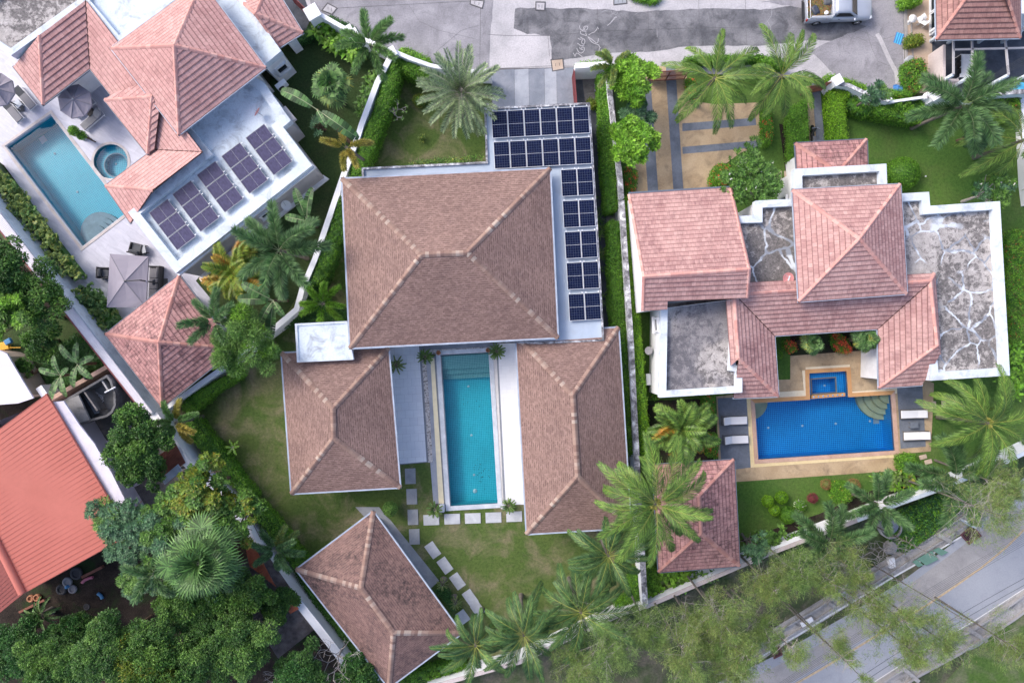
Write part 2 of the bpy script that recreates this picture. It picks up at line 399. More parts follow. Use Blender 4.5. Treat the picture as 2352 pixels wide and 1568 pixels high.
simple('branch_pale', (.36, .33, .31), .9, .1, var=.25, sc_=6); simple('rachis_yellow', (.26, .29, .06), .6, .3)
simple('rachis_pale', (.32, .36, .20), .6, .3); simple('crownshaft', (.18, .27, .11), .5, .3)
simple('rust_gate', (.16, .062, .045), .7, var=.3); simple('sand_joint', (.20, .18, .15), .9)
simple('ceramic', (.42, .42, .46), .35, .5); simple('clay', (.36, .16, .08), .7); simple('glass_dark', (.012, .018, .022), .12, .2, var=.02)
simple('car_silver', (.46, .50, .57), .25, .5, metal=.25, var=.03); simple('tyre', (.02, .02, .02), .85, .2)
simple('chrome', (.62, .63, .66), .2, .6, metal=.8); simple('lamp_red', (.35, .02, .02), .2, .5); simple('lamp_clear', (.75, .78, .8), .1, .6)
simple('tarp_blue', (.06, .22, .55), .6, var=.2); simple('plastic_white', (.8, .8, .8), .4); simple('bag_dark', (.05, .06, .085), .5)
simple('dry_frond', (.34, .20, .09), .9, .1, var=.3); simple('paint_pink', (.45, .14, .20), .6); simple('dish_pink', (.66, .28, .27), .6, var=.04)
simple('paint_blue', (.07, .22, .42), .6); simple('paint_yellow', (.75, .42, .05), .6); simple('line_white', (.66, .66, .66), .8, var=.2, sc_=4)
simple('line_yellow', (.50, .38, .24), .8, var=.25, sc_=4); simple('chalk', (.44, .43, .45), .95, .1, var=.15, sc_=8); simple('green_plate', (.13, .25, .19), .6)
simple('grate_red', (.13, .05, .055), .7); simple('cable', (.05, .055, .065), .6); simple('sky_blue', (.10, .52, .78), .6)
simple('pebble_white', (.62, .60, .58), .8, var=.1); simple('drain_yellow', (.78, .70, .48), .7, var=.08)
simple('tile_joint', (.30, .31, .34), .9)

# pebbles, corrugation, tiles of the white terrace
g = G('pebbles'); v = g.n('ShaderNodeTexVoronoi', feature='F1'); g.l(g.pos(), v.inputs['Vector']); v.inputs['Scale'].default_value = 9
c = g.mix(1.0, g.ramp(v.outputs['Distance'], [(0, (1, 1, 1)), (.55, (.85, .85, .85)), (.8, (.35, .33, .33))]), g.ramp(v.outputs['Color'], [(0, (.42, .40, .38)), (.5, (.60, .57, .55)), (1, (.74, .72, .70))]), 'MULTIPLY')
g.bump(g.math('SUBTRACT', 1.0, v.outputs['Distance']), .8, .04); M['pebbles'] = g.fin(c, .7, .3)
def mk_floor(name, a, b, rot, tw, th, jc, vein=.3):
    g = G(name); mp = g.n('ShaderNodeMapping'); g.l(g.pos(), mp.inputs[0]); mp.inputs['Rotation'].default_value = (0, 0, R(rot))
    br = g.n('ShaderNodeTexBrick'); g.l(mp.outputs[0], br.inputs['Vector']); br.offset = .5
    br.inputs['Color1'].default_value = (*a, 1); br.inputs['Color2'].default_value = (*b, 1); br.inputs['Mortar'].default_value = (*jc, 1)
    br.inputs['Scale'].default_value = 1; br.inputs['Mortar Size'].default_value = .006; br.inputs['Brick Width'].default_value = tw; br.inputs['Row Height'].default_value = th
    c = g.mix(vein, br.outputs['Color'], g.ramp(g.noise(.8, 8, .65, co=g.scale(mp.outputs[0], (1, 3.5, 1)), dist=1.0), [(.3, (.72, .74, .78)), (.7, (1.15, 1.15, 1.15))]), 'MULTIPLY')
    M[name] = g.fin(c, .5, .35)
mk_floor('terrace_lilac', (.53, .53, .60), (.58, .58, .65), 35, 1.2, .6, (.44, .44, .50), .7)
mk_floor('terrace_white', (.72, .73, .76), (.76, .77, .79), -3, .6, .6, (.62, .63, .66), .25)
mk_floor('terrace_pale', (.70, .73, .78), (.74, .77, .81), -3, .6, .6, (.45, .48, .53), .25)

# swimming-pool mosaic (uv in metres) and water
def mk_mosaic(name, base, var, grout, sz):
    g = G(name); br = g.n('ShaderNodeTexBrick'); g.l(g.uv(), br.inputs['Vector']); br.offset = 0
    br.inputs['Color1'].default_value = (*base, 1); br.inputs['Color2'].default_value = (*var, 1); br.inputs['Mortar'].default_value = (*grout, 1)
    br.inputs['Scale'].default_value = 1; br.inputs['Mortar Size'].default_value = sz*.09; br.inputs['Brick Width'].default_value = sz; br.inputs['Row Height'].default_value = sz
    c = g.mix(.4, br.outputs['Color'], g.ramp(g.noise(.5, 5), [(.3, (.8, .85, .85)), (.7, (1.2, 1.15, 1.15))]), 'MULTIPLY')
    M[name] = g.fin(c, .3, .5)
mk_mosaic('mosaic_teal', (.018, .44, .56), (.028, .52, .64), (.14, .74, .84), .14)
mk_mosaic('mosaic_shallow', (.12, .36, .38), (.20, .46, .46), (.50, .72, .70), .13)
mk_mosaic('mosaic_cyan', (.010, .42, .58), (.018, .48, .62), (.12, .72, .82), .15)
mk_mosaic('mosaic_blue', (.003, .20, .58), (.005, .26, .66), (.08, .60, .98), .15)
def mk_water(name, tint, sc_=2.2):
    g = G(name); g.nt.nodes.remove(g.b)
    tr = g.n('ShaderNodeBsdfTransparent'); tr.inputs[0].default_value = (*tint, 1)
    gl = g.n('ShaderNodeBsdfGlossy'); gl.inputs['Roughness'].default_value = .04
    fr = g.n('ShaderNodeFresnel'); fr.inputs['IOR'].default_value = 1.33
    bp = g.n('ShaderNodeBump'); bp.inputs['Strength'].default_value = .12; bp.inputs['Distance'].default_value = .04
    g.l(g.noise(sc_, 3, .5, dist=.4), bp.inputs['Height']); g.l(bp.outputs[0], gl.inputs['Normal']); g.l(bp.outputs[0], fr.inputs['Normal'])
    mx = g.n('ShaderNodeMixShader'); g.l(fr.outputs[0], mx.inputs[0]); g.l(tr.outputs[0], mx.inputs[1]); g.l(gl.outputs[0], mx.inputs[2])
    g.l(mx.outputs[0], g.out.inputs['Surface']); M[name] = g.m
mk_water('water_teal', (.72, .93, .95)); mk_water('water_cyan', (.74, .92, .97)); mk_water('water_blue', (.70, .88, .98))

# solar glass: cell grid in uv metres
def mk_solar(name, cell, line, sz, lw):
    g = G(name); br = g.n('ShaderNodeTexBrick'); g.l(g.uv(), br.inputs['Vector']); br.offset = 0
    br.inputs['Color1'].default_value = (*cell, 1); br.inputs['Color2'].default_value = tuple(x*1.5 for x in cell)+(1,); br.inputs['Mortar'].default_value = (*line, 1)
    br.inputs['Scale'].default_value = 1; br.inputs['Mortar Size'].default_value = lw; br.inputs['Brick Width'].default_value = sz[0]; br.inputs['Row Height'].default_value = sz[1]
    M[name] = g.fin(br.outputs['Color'], .12, .14)
mk_solar('solar_navy', (.004, .007, .028), (.12, .15, .22), (.172, .176), .004)
mk_solar('solar_black', (.062, .058, .11), (.06, .056, .10), (.165, .0875), .002)

# foliage
def leaf(name, a, b, c_=None, tl=.25, sc_=.9, rough=.5):
    gn = 1.42; a = tuple(x*gn for x in a); b = tuple(x*gn for x in b)
    g = G(name); geo = g.n('ShaderNodeNewGeometry'); g._pos = geo.outputs['Position']
    rp = geo.outputs['Random Per Island']
    col = g.mix(g.step(g.noise(sc_, 4), .35, .65), a, b)
    stops = [(0, (.42, .42, .45)), (.5, (.95, .95, .95)), (1, (1.8, 1.75, 1.5))]
    col = g.mix(1.0, col, g.ramp(rp, stops), 'MULTIPLY')
    if c_: col = g.mix(g.ramp(rp, [(.86, (0, 0, 0)), (.93, (1, 1, 1))]), col, c_)
    g.fin(col, rough, .35)
    tn = g.n('ShaderNodeBsdfTranslucent'); g.l(col, tn.inputs[0])
    mx = g.n('ShaderNodeMixShader'); mx.inputs[0].default_value = tl
    g.l(g.b.outputs[0], mx.inputs[1]); g.l(tn.outputs[0], mx.inputs[2]); g.l(mx.outputs[0], g.out.inputs['Surface'])
    M[name] = g.m
leaf('lf_dark', (.034, .090, .022), (.062, .135, .030))
leaf('lf_mid', (.050, .125, .024), (.095, .185, .034))
leaf('lf_blue', (.050, .120, .060), (.085, .165, .085))
leaf('lf_yellow', (.085, .150, .020), (.150, .200, .025), (.30, .26, .03))
leaf('lf_bright', (.090, .220, .020), (.150, .290, .030))
leaf('lf_lime', (.130, .280, .025), (.190, .340, .040))
leaf('lf_hedge', (.075, .200, .018), (.120, .265, .024), (.15, .28, .03))
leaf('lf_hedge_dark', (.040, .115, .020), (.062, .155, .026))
leaf('lf_hedge_lime', (.125, .275, .014), (.165, .330, .018), (.21, .36, .03))
leaf('lf_red', (.055, .120, .022), (.095, .130, .028), (.48, .085, .035))
leaf('lf_flower', (.45, .06, .03), (.62, .12, .06))
leaf('lf_coco', (.055, .115, .022), (.110, .185, .035), sc_=1.0)
leaf('lf_coco_dark', (.032, .080, .026), (.070, .130, .038), sc_=1.0)
leaf('lf_fox', (.045, .110, .038), (.115, .200, .085), sc_=2.0)
leaf('lf_fox_green', (.070, .155, .045), (.110, .200, .065), sc_=1.2)
leaf('lf_date', (.15, .21, .115), (.21, .27, .155), sc_=1.2)
leaf('lf_fan', (.055, .125, .035), (.090, .165, .055), sc_=1.0)
leaf('lf_fan_light', (.10, .17, .045), (.17, .24, .075), (.38, .36, .06))
leaf('lf_paddle', (.040, .095, .030), (.065, .130, .045), sc_=.7)
leaf('lf_banana', (.060, .130, .045), (.095, .170, .065), sc_=.7)
leaf('lf_golden', (.20, .20, .04), (.27, .22, .05), sc_=1.2)
leaf('lf_orange', (.30, .15, .02), (.20, .20, .03), (.45, .15, .02), sc_=1.5)
leaf('lf_casu', (.13, .20, .055), (.19, .25, .075), (.32, .28, .12), tl=.3)
leaf('lf_casu_dark', (.10, .175, .05), (.15, .215, .065), tl=.3)
leaf('lf_feather', (.075, .165, .035), (.115, .21, .050))
leaf('lf_ivy', (.030, .095, .025), (.050, .135, .032))
leaf('lf_white', (.60, .60, .58), (.75, .75, .72))
# ---------------------------------------------------------------- ground and paving (the setting)
W1 = PL([(1011.6, 815), (1122, 809), (1143, 1155), (1034, 1161.6)])
W2 = PL([(117, 262), (12, 336), (189, 568), (292, 489)])
SPC = P(255, 371); SPR = 1.30
SPA = [SPC+Vector((SPR*math.cos(t*math.pi/16), SPR*math.sin(t*math.pi/16), 0)) for t in range(32)]
W3 = PL([(1733, 925), (1860, 917.5), (1858, 857), (1944, 852), (1948, 911.5), (2046, 906), (2055, 1034), (1741, 1055)])

def sheet(name, pts, z, mat, holes=(), world=False, kind='structure'):
    b = MB(); poly = pts if world else PL(pts)
    b.flat(poly, z, holes); o = b.build(name, M[mat] if isinstance(mat, str) else mat)
    return tag(o, kind=kind)
def slab(name, pts, z0, z1, mat, world=False):
    b = MB(); poly = pts if world else PL(pts)
    b.prism(poly, z0, z1); return tag(b.build(name, M[mat]), kind='structure')
BIG = [(-180, -180, 0), (180, -180, 0), (180, 180, 0), (-180, 180, 0)]
sheet('ground', BIG, -.03, 'weeds', [W1, W2, SPA, W3], world=True)

# --- street
sheet('road', [(560, -500), (2900, -500), (2900, 10), (2075, 10), (2078, 215), (2045, 232), (1985, 212), (1915, 190), (1890, 182), (1590, 168), (1500, 158), (1400, 152), (1330, 150), (1320, 162), (1130, 166), (1040, 158), (985, 148), (900, 124), (800, 75), (705, 22), (640, -60)], 0.0, 'road_concrete')
def jag(pts, amp=2.0, step=14, seed=1):
    rnd = random.Random(seed); out = []
    for i in range(len(pts)):
        a, b = pts[i], pts[(i+1) % len(pts)]; L = math.dist(a, b); n = max(1, int(L/step))
        for k in range(n):
            t = k/n; out.append((a[0]+(b[0]-a[0])*t+rnd.uniform(-amp, amp), a[1]+(b[1]-a[1])*t+rnd.uniform(-amp, amp)))
    return out
sheet('road_patch', jag([(700, -60), (1133, -60), (1133, 12), (1125, 90), (1124, 158), (1040, 152), (985, 143), (905, 118), (805, 70), (716, 22)], 1.2), .004, 'road_mid')
sheet('road_patch', jag([(1182, 19), (1345, 20), (1460, 27), (1600, 20), (1760, 22), (1875, 8), (1950, 40), (2020, 60), (1960, 100), (1870, 92), (1770, 104), (1560, 108), (1500, 120), (1400, 122), (1310, 136), (1268, 138), (1264, 82), (1210, 78), (1180, 66)], 1.6, seed=2), .004, 'road_dark')
sheet('road_patch', jag([(1750, 4), (2074, -40), (2076, 212), (2045, 229), (1985, 208), (1925, 180), (1895, 150), (1860, 118), (1905, 96), (1990, 62), (1900, 30)], 1.6, seed=3), .008, 'road_mid')
def strip(mb, pts, wd, z, world=False):
    q = pts if world else [P(*p) for p in pts]
    q = [Vector((p[0], p[1], 0)) for p in q]
    L, Rr = [], []
    for i, p in enumerate(q):
        d = (q[min(i+1, len(q)-1)]-q[max(i-1, 0)]).normalized(); n = Vector((-d.y, d.x, 0))*wd/2
        L.append(p+n); Rr.append(p-n)
    for i in range(len(q)-1):
        mb.face([(Rr[i].x, Rr[i].y, z), (Rr[i+1].x, Rr[i+1].y, z), (L[i+1].x, L[i+1].y, z), (L[i].x, L[i].y, z)])
b = MB()
for l in [[(1180, 82), (1268, 82), (1384, 72), (1620, 64), (1850, 66), (1900, 72)], [(1122, 80), (1180, 83)], [(1255, 25), (1258, 76), (1262, 130)], [(1372, 20), (1376, 132)], [(1488, 25), (1492, 118)],
          [(1605, 0), (1606, 100)], [(1712, 0), (1714, 100)], [(1848, 0), (1842, 66)], [(1104, 0), (1102, 158)], [(716, 10), (745, 30), (790, 62), (900, 112)], [(1130, 158), (1180, 156), (1264, 152), (1320, 153)],
          [(760, 20), (1100, 2)]]:
    strip(b, l, .022, .014)
rnd = random.Random(5)
for l in [[(1305, 30), (1303, 50), (1296, 62), (1292, 90), (1286, 110), (1278, 134)], [(1958, 68), (1985, 74), (2010, 88), (2035, 88), (2060, 82)], [(1918, 70), (1945, 80), (1958, 90), (1972, 88), (1990, 95), (1998, 86)], [(1990, 70), (2003, 110), (2016, 140), (2040, 152), (2075, 150)],
          [(940, 14), (965, 50), (1010, 70), (1090, 90)], [(1000, 120), (1060, 70), (1100, 60)]]:
    strip(b, [(x+rnd.uniform(-1.5, 1.5), y+rnd.uniform(-1.5, 1.5)) for x, y in l], .016, .014)
tag(b.build('road_joints', M['joint']), kind='structure')
b = MB()
strip(b, T(4, 1, (1055, 300), (1085, 350), (1120, 430), (1165, 530), (1225, 640), (1235, 740)), .32, .016)
tag(b.build('road_mortar_line', M['road_concrete']), kind='structure')
# manhole and drain covers in the street
def cover(pts, label, mat='road_concrete', z=.03, slots=2, cat='drain cover'):
    q = PL(pts); c = sum(q, Vector())/4; t = thing('drain_cover', label, cat, (c.x, c.y, 0))
    b = MB(); b.wall(q, 0, z, .07, close=True); b.build('frame', M['joint'], t)
    b = MB(); b.prism(inset(q, .05), 0, z-.008); b.build('lid', M[mat], t)
    for k in range(slots):
        b = MB(); u = (k+1)/(slots+1); p = q[0].lerp(q[1], u).lerp(q[3].lerp(q[2], u), .5); b.box((p.x, p.y, z-.004), (.03, .22, .012)); b.build('slot', M['joint'], t)
cover(T(2, 1, (655, 30), (740, 75), (695, 130), (605, 95)), 'pale square drain cover at the kerb beyond the white corner pillar')
cover(T(2, 1, (1915, 0), (2035, 10), (2020, 78), (1912, 40)), 'grey drain cover at the upper edge of the street left of the pale strip')
cover(T(3, 1, (258, 20), (340, 22), (336, 96), (256, 92)), 'drain cover cut into the top of the dark road patch')
cover(T(3, 1, (390, 530), (495, 520), (505, 612), (405, 630)), 'drain cover between the pale road and the grey driveway slabs', 'beige_pave')
cover(T(3, 1, (945, -10), (1055, -12), (1060, 32), (945, 45)), 'dark metal drain grate beside the green verge at the top edge', 'metal_grey')
# chalk writing on the dark road: strokes copied as they stand
def Zc(*pts): return [P((2120+x/8.7125)*.6125, (60+y/8.7125)*.6125) for x, y in pts]
b = MB()
for s_ in [[(470, 320), (470, 390), (500, 450), (550, 475), (600, 460), (640, 410), (650, 370)], [(590, 380), (600, 430), (640, 480), (700, 465), (735, 400), (730, 355), (680, 340), (630, 350), (600, 375)],
           [(500, 500), (485, 560), (520, 600), (610, 630), (700, 660), (760, 700), (860, 770), (960, 850)], [(530, 495), (620, 505), (680, 530), (665, 580), (700, 640)], [(700, 655), (770, 740), (850, 850), (940, 910), (1040, 935), (1090, 960), (1115, 1020), (1145, 1060)],
           [(490, 700), (560, 745), (620, 770), (640, 830), (630, 900), (590, 930), (540, 910), (530, 850), (560, 790), (590, 755)], [(410, 740), (460, 770), (530, 770)],
           [(390, 900), (440, 930), (500, 980), (560, 985), (620, 950)], [(455, 1040), (490, 1085), (540, 1110), (580, 1105)], [(530, 1080), (535, 1040), (580, 1020), (620, 1050), (620, 1130), (580, 1190), (520, 1225), (460, 1215), (410, 1150), (370, 1060)],
           [(250, 1215), (290, 1270), (320, 1345), (335, 1270), (370, 1220), (430, 1245), (510, 1310), (580, 1370)], [(1115, 1060), (1100, 1140), (1020, 1230), (930, 1300), (845, 1370)],
           [(1180, 1120), (1150, 1220), (1100, 1320), (1085, 1365)], [(1190, 1360), (1270, 1325), (1350, 1270)], [(1370, 325), (1470, 240), (1560, 130), (1620, 55), (1665, 35), (1660, 80)],
           [(760, 635), (850, 570), (950, 535), (1000, 480), (1030, 440), (1050, 370), (1085, 440)], [(965, 850), (1000, 890), (1060, 880), (1085, 740)]]:
    strip(b, Zc(*s_), .055, .018, world=True)
for s_ in [[(385, 42), (395, 60), (385, 66)], [(390, 35), (392, 52), (410, 55)]]: pass
tag(b.build('chalk_writing', M['chalk']), 'white hand-drawn chalk figures and arrow lines on the dark road patch', 'chalk writing')
b = MB()
for s_ in [[(835, 110), (880, 92), (950, 88)], [(915, 85), (930, 120), (965, 135), (980, 110)], [(1130, 130), (1170, 110), (1270, 100), (1360, 85)], [(1325, 255), (1328, 330)], [(2340, 60), (2335, 140), (2300, 190), (2330, 250), (2310, 330), (2270, 365)], [(905, 220), (970, 150)]]:
    strip(b, [P(*p) for p in T(3, 1, *s_)], .022, .018, world=True)
tag(b.build('chalk_scribble', M['chalk']), 'thin pale scribbled lines along the upper edge of the dark road patch', 'chalk marks')

# --- central property
sheet('lawn', [(898, 128), (1130, 164), (1132, 390), (1190, 800), (1460, 740), (1484, 1393), (1424, 1411), (1194, 1523), (1012, 1568), (842, 1541), (749, 1414), (620, 1240), (560, 1170), (378, 940), (560, 815), (640, 748), (690, 670), (723, 600), (790, 400), (830, 290)], .0, 'lawn_mixed', [W1])
cols = [(1130, 1181, 'slab_dark'), (1181.5, 1214, 'slab_blue'), (1214.5, 1250, 'slab_dark'), (1250.5, 1278, 'slab_blue'), (1278.5, 1318, 'slab_dark')]
for i, (x0, x1, m_) in enumerate(cols):
    slab('driveway', [(x0, 162-(x0-1130)*.03), (x1, 161-(x1-1130)*.03), (x1+1.5, 262), (x0+1.5, 262)], -.1, .02, 'slab_blue' if i in (1, 3) else 'slab_dark')
sheet('driveway', [(1128, 158), (1321, 155), (1323, 300), (1130, 300)], .006, 'joint')
sheet('side_path', [(1322, 178), (1376, 176), (1392, 420), (1412, 780), (1385, 790), (1354, 400), (1340, 240), (1322, 240)], .01, 'slate_dark')
sheet('gravel_strip', T(3, 1, (665, 690), (810, 680), (815, 890), (690, 895)), .016, 'stained_concrete')
slab('paving_slab', T(3, 1, (770, 735), (808, 733), (812, 805), (775, 807)), 0, .04, 'slab_blue')
slab('paving_slab', T(3, 2, (875, 358), (958, 356), (962, 455), (880, 458)), 0, .05, 'drain_concrete')
# decks round the pool
sheet('terrace', [(880, 790), (962, 790), (980, 1059.5), (917, 1065), (880, 1000)], .02, 'terrace_pale')
sheet('deck_border', [(960, 792), (1150, 786), (1150, 800), (968, 806), (985, 1061), (917, 1067), (917, 1063), (977, 1058)], .012, 'deck_border')
sheet('pebble_strip', [(967, 804), (1138, 796), (1138, 806), (978, 814), (986, 920), (994, 1061), (984, 1062), (973, 880)], .03, 'pebbles')
sheet('pool_deck', [(978, 818), (992, 820), (1001, 940), (1012, 1160), (996, 1162), (988, 1060)], .024, 'slab_blue')
sheet('deck_border', [(990, 818), (1014, 816), (1036, 1166), (1012, 1166)], .014, 'deck_border')
slab('drain_strip', [(988.5, 822), (997.5, 822), (1020, 1156), (1008, 1156)], .0, .06, 'drain_yellow')
sheet('pebble_strip', [(1131, 812), (1141, 812), (1158.5, 1168), (1150.5, 1168)], .03, 'pebble_white')
sheet('deck_border', [(1140, 795), (1147, 795), (1166, 1165), (1157, 1165)], .034, 'deck_border')
sheet('terrace', [(1143, 788), (1200, 788), (1230, 1158), (1162, 1158)], .038, 'terrace_white')
sheet('apron', T(2, 4, (1110, 0), (1170, 80), (1210, 115), (1640, 650), (1560, 720), (900, 0)), .012, 'stone_step_dark')
b = MB(); o_ = inset(W1, -.34); i_ = inset(W1, .0)
for k in range(4):
    j = (k+1) % 4; b.prism([o_[k], o_[j], i_[j], i_[k]], -.2, .08, bottom=True)
tag(b.build('pool_coping', M['pool_coping']), kind='structure')

def basin(name, poly, depth, mat):
    """tiled swimming pool walls and floor under the ground line, uv in metres"""
    b = MB(); n = len(poly); d0 = (Vector(poly[1])-Vector(poly[0])).normalized(); d1 = Vector((-d0.y, d0.x, 0))
    cen = sum((Vector(p) for p in poly), Vector())/n
    uvf = lambda p: ((Vector(p)-Vector(poly[0])).dot(d0), (Vector(p)-Vector(poly[0])).dot(d1))
    for i in range(n):
        a_, b_ = Vector(poly[i]), Vector(poly[(i+1) % n]); L = (b_-a_).length
        b.face([(a_.x, a_.y, .0), (b_.x, b_.y, .0), (b_.x, b_.y, -depth), (a_.x, a_.y, -depth)], uv=[(0, 0), (L, 0), (L, depth), (0, depth)])
    i0 = len(b.f); b.flat(poly, -depth)
    for k in range(i0, len(b.f)): b.uv[k] = [uvf(b.v[v]) for v in b.f[k]]
    return b, uvf
def lamp_dots(t, pts, depth):
    for p in pts:
        q = P(*p, -depth); b = MB(); b.lathe([(.09, -depth), (.09, -depth+.03), (.0, -depth+.035)], (q.x, q.y, 0), 12); b.build('floor_inlet', M['metal_white'], t)
# central pool
t = thing('swimming_pool', 'long teal mosaic swimming pool between the two brown roofed wings', 'swimming pool', tuple(sum(W1, Vector())/4))
b, uvf = basin('p', W1, 1.35, 'mosaic_teal'); b.build('basin', M['mosaic_teal'], t)
b = MB()
for (y0, y1, zt) in [(815, 846, -.35), (846, 858, -.62), (858, 870, -.9)]:
    f0, f1 = (y0-812)/346, (y1-812)/346
    q = [W1[0].lerp(W1[3], f0), W1[1].lerp(W1[2], f0), W1[1].lerp(W1[2], f1), W1[0].lerp(W1[3], f1)]
    i0 = len(b.f); b.prism(q, -1.34, zt)
    for k in range(i0, len(b.f)): b.uv[k] = [uvf(b.v[v]) if abs(b.v[b.f[k][0]][2]-b.v[b.f[k][2]][2]) < .01 else (b.v[v][0], b.v[v][2]) for v in b.f[k]]
b.build('steps', M['mosaic_shallow'], t)
b = MB(); b.flat(W1, -.07); b.build('water', M['water_teal'], t)
lamp_dots(t, [(1076, 887), (1083, 999), (1089, 1090)], 1.35)
q = P(1091, 1127, -1.35); b = MB(); b.lathe([(.17, -1.35), (.17, -1.31), (0, -1.30)], (q.x, q.y, 0), 16); b.build('main_drain', M['metal_white'], t)
b = MB(); rnd = random.Random(3)
for cx, cy, n_ in [(1100, 1075, 13), (1110, 1100, 10), (1092, 930, 3), (1066, 925, 3)]:
    for k in range(n_):
        q = P(cx+rnd.gauss(0, 7), cy+rnd.gauss(0, 9), -1.34); b.box((q.x, q.y, -1.344), (.05, .05, .008), rnd.random()*3)
b.build('leaf_litter', M['black_metal'], t)

# left pool and spa
t = thing('swimming_pool', 'bright cyan swimming pool with round corner steps on the pale lilac terrace', 'swimming pool', tuple(sum(W2, Vector())/4))
b, uvf = basin('p', W2, 1.45, 'mosaic_cyan'); b.build('basin', M['mosaic_cyan'], t)
cen = W2[2]; d1 = (W2[3]-W2[2]).normalized(); d2 = (W2[1]-W2[2]).normalized(); cs = cen+d1*1.35+d2*.3
for k, r_ in enumerate([1.95, 1.55, 1.15, .75]):
    b = MB(); pts = []
    for s_ in range(17):
        an = math.pi*s_/16; pts.append(cs+d1*math.cos(an)*r_*.86+d2*math.sin(an)*r_)
    b.prism([p-d2*.28 if abs(i-8) == 8 else p for i, p in enumerate(pts)], -1.44, -1.2+k*.28); b.build('step', M['stone_step'], t)
b = MB(); b.flat(W2, -.22); b.build('water', M['water_cyan'], t)
b = MB(); b.wall([p for p in inset(W2, .03)], -.25, .0, .06, close=True); b.build('waterline_band', M['pool_coping'], t)
lamp_dots(t, [(126, 353), (178, 441), (230, 551)], 1.45)
q = P(99, 321, -1.45); b = MB(); b.box((q.x, q.y, -1.43), (.5, .5, .04), R(35)); b.build('main_drain', M['metal_white'], t)
b = MB(); o_ = inset(W2, -.2)
for k in range(4):
    j = (k+1) % 4; b.prism([o_[k], o_[j], W2[j], W2[k]], -.2, .05, bottom=True)
tag(b.build('pool_coping', M['beige_coping']), kind='structure')
t = thing('spa_pool', 'round cyan spa pool set against the side of the lilac terrace pool', 'spa pool', (SPC.x, SPC.y, 0))
b, uvf = basin('p', SPA, 1.0, 'mosaic_cyan'); b.build('basin', M['mosaic_cyan'], t)
b = MB(); sc2 = [SPC+(p-SPC)*.74+Vector((.14, -.18, 0)) for p in SPA]; z_ = -.45
for k in range(32):
    j = (k+1) % 32; b.prism([SPA[k], SPA[j], sc2[j], sc2[k]], -.99, z_)
for k in range(len(b.uv)): b.uv[k] = [(b.v[v][0], b.v[v][1]) for v in b.f[k]]
b.build('bench', M['mosaic_cyan'], t)
b = MB()
for k in range(32):
    j = (k+1) % 32; b.prism([sc2[k], sc2[j], SPC+(sc2[j]-SPC)*.9, SPC+(sc2[k]-SPC)*.9], -.46, -.43)
b.build('bench_edge', M['pool_coping'], t)
b = MB(); b.flat(SPA, -.12); b.build('water', M['water_cyan'], t)
lamp_dots(t, [(267, 377)], 1.0)
b = MB()
for k in range(32):
    j = (k+1) % 32; f = 1.14
    b.prism([SPC+(SPA[k]-SPC)*f, SPC+(SPA[j]-SPC)*f, SPA[j], SPA[k]], -.2, .055, bottom=True)
tag(b.build('spa_coping', M['beige_coping']), kind='structure')
# left terrace
sheet('terrace', [(-80, 60), (240, 40), (420, 380), (405, 626), (462, 630), (450, 645), (530, 740), (540, 800), (300, 760), (243, 690), (165, 660), (120, 560), (-5, 390), (-80, 330)], .02, 'terrace_lilac', [W2, SPA])
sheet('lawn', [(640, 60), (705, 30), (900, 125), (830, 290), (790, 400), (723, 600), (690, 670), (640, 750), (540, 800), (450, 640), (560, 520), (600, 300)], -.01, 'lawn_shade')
sheet('planting_bed', [(-60, 330), (10, 380), (195, 632), (150, 650), (-60, 420)], .03, 'soil'); sheet('planting_bed', [(163, 655), (200, 660), (285, 750), (240, 770)], .034, 'soil')
sheet('driveway', [(600, -120), (680, -60), (715, 40), (690, 100), (640, 60)], .02, 'slate_dark')
slab('paving_slab', T(1, 2, (1755, 950), (1780, 928), (1805, 955), (1775, 980)), 0, .05, 'cream_tile')
# --- right property
sheet('lawn', [(1500, 160), (1900, 190), (2050, 240), (2400, 225), (2420, 1010), (2352, 1039), (2073, 1154), (1969, 1195), (1776, 1268), (1484, 1393), (1463, 1057), (1450, 796), (1424, 404), (1410, 160)], .0, 'lawn_green', [W3])
sheet('garden_bed', [(1485, 920), (1640, 915), (1650, 1060), (1490, 1070)], .012, 'soil')
sheet('driveway', [(1475, 150), (1582, 156), (1574, 190), (1576, 215), (1590, 232), (1640, 240), (1742, 236), (1748, 330), (1700, 352), (1655, 385), (1632, 430), (1660, 470), (1445, 470), (1440, 380), (1468, 300)], .02, 'sand_paving')
for k, q in enumerate([[(1529.7, 150), (1551, 150), (1553, 182), (1571, 460), (1548, 460), (1529.7, 182)], [(1470, 182), (1494, 182), (1514, 470), (1490, 470)], [(1567, 284), (1735, 271), (1737, 288), (1567, 302)], [(1567, 338), (1739, 323), (1741, 339), (1568, 354)]]):
    sheet('driveway_band', q, .026+k*.0, 'slate_deck')
sheet('path', T(4, 1, (430, 760), (480, 760), (520, 1260), (460, 1260)), .02, 'sand_paving')
sheet('path', [(1864, 190), (1883, 198), (1895, 340), (1876, 340)], .024, 'slate_deck')
sheet('path', [(1789, 285), (1806, 285), (1822, 400), (1805, 400)], .02, 'soil')
for q in [T(4, 1, (180, 1510), (215, 1510), (215, 1580), (180, 1580)), T(4, 1, (235, 1510), (270, 1510), (272, 1580), (240, 1580))]: slab('stepping_slab', q, 0, .04, 'beige_pave')
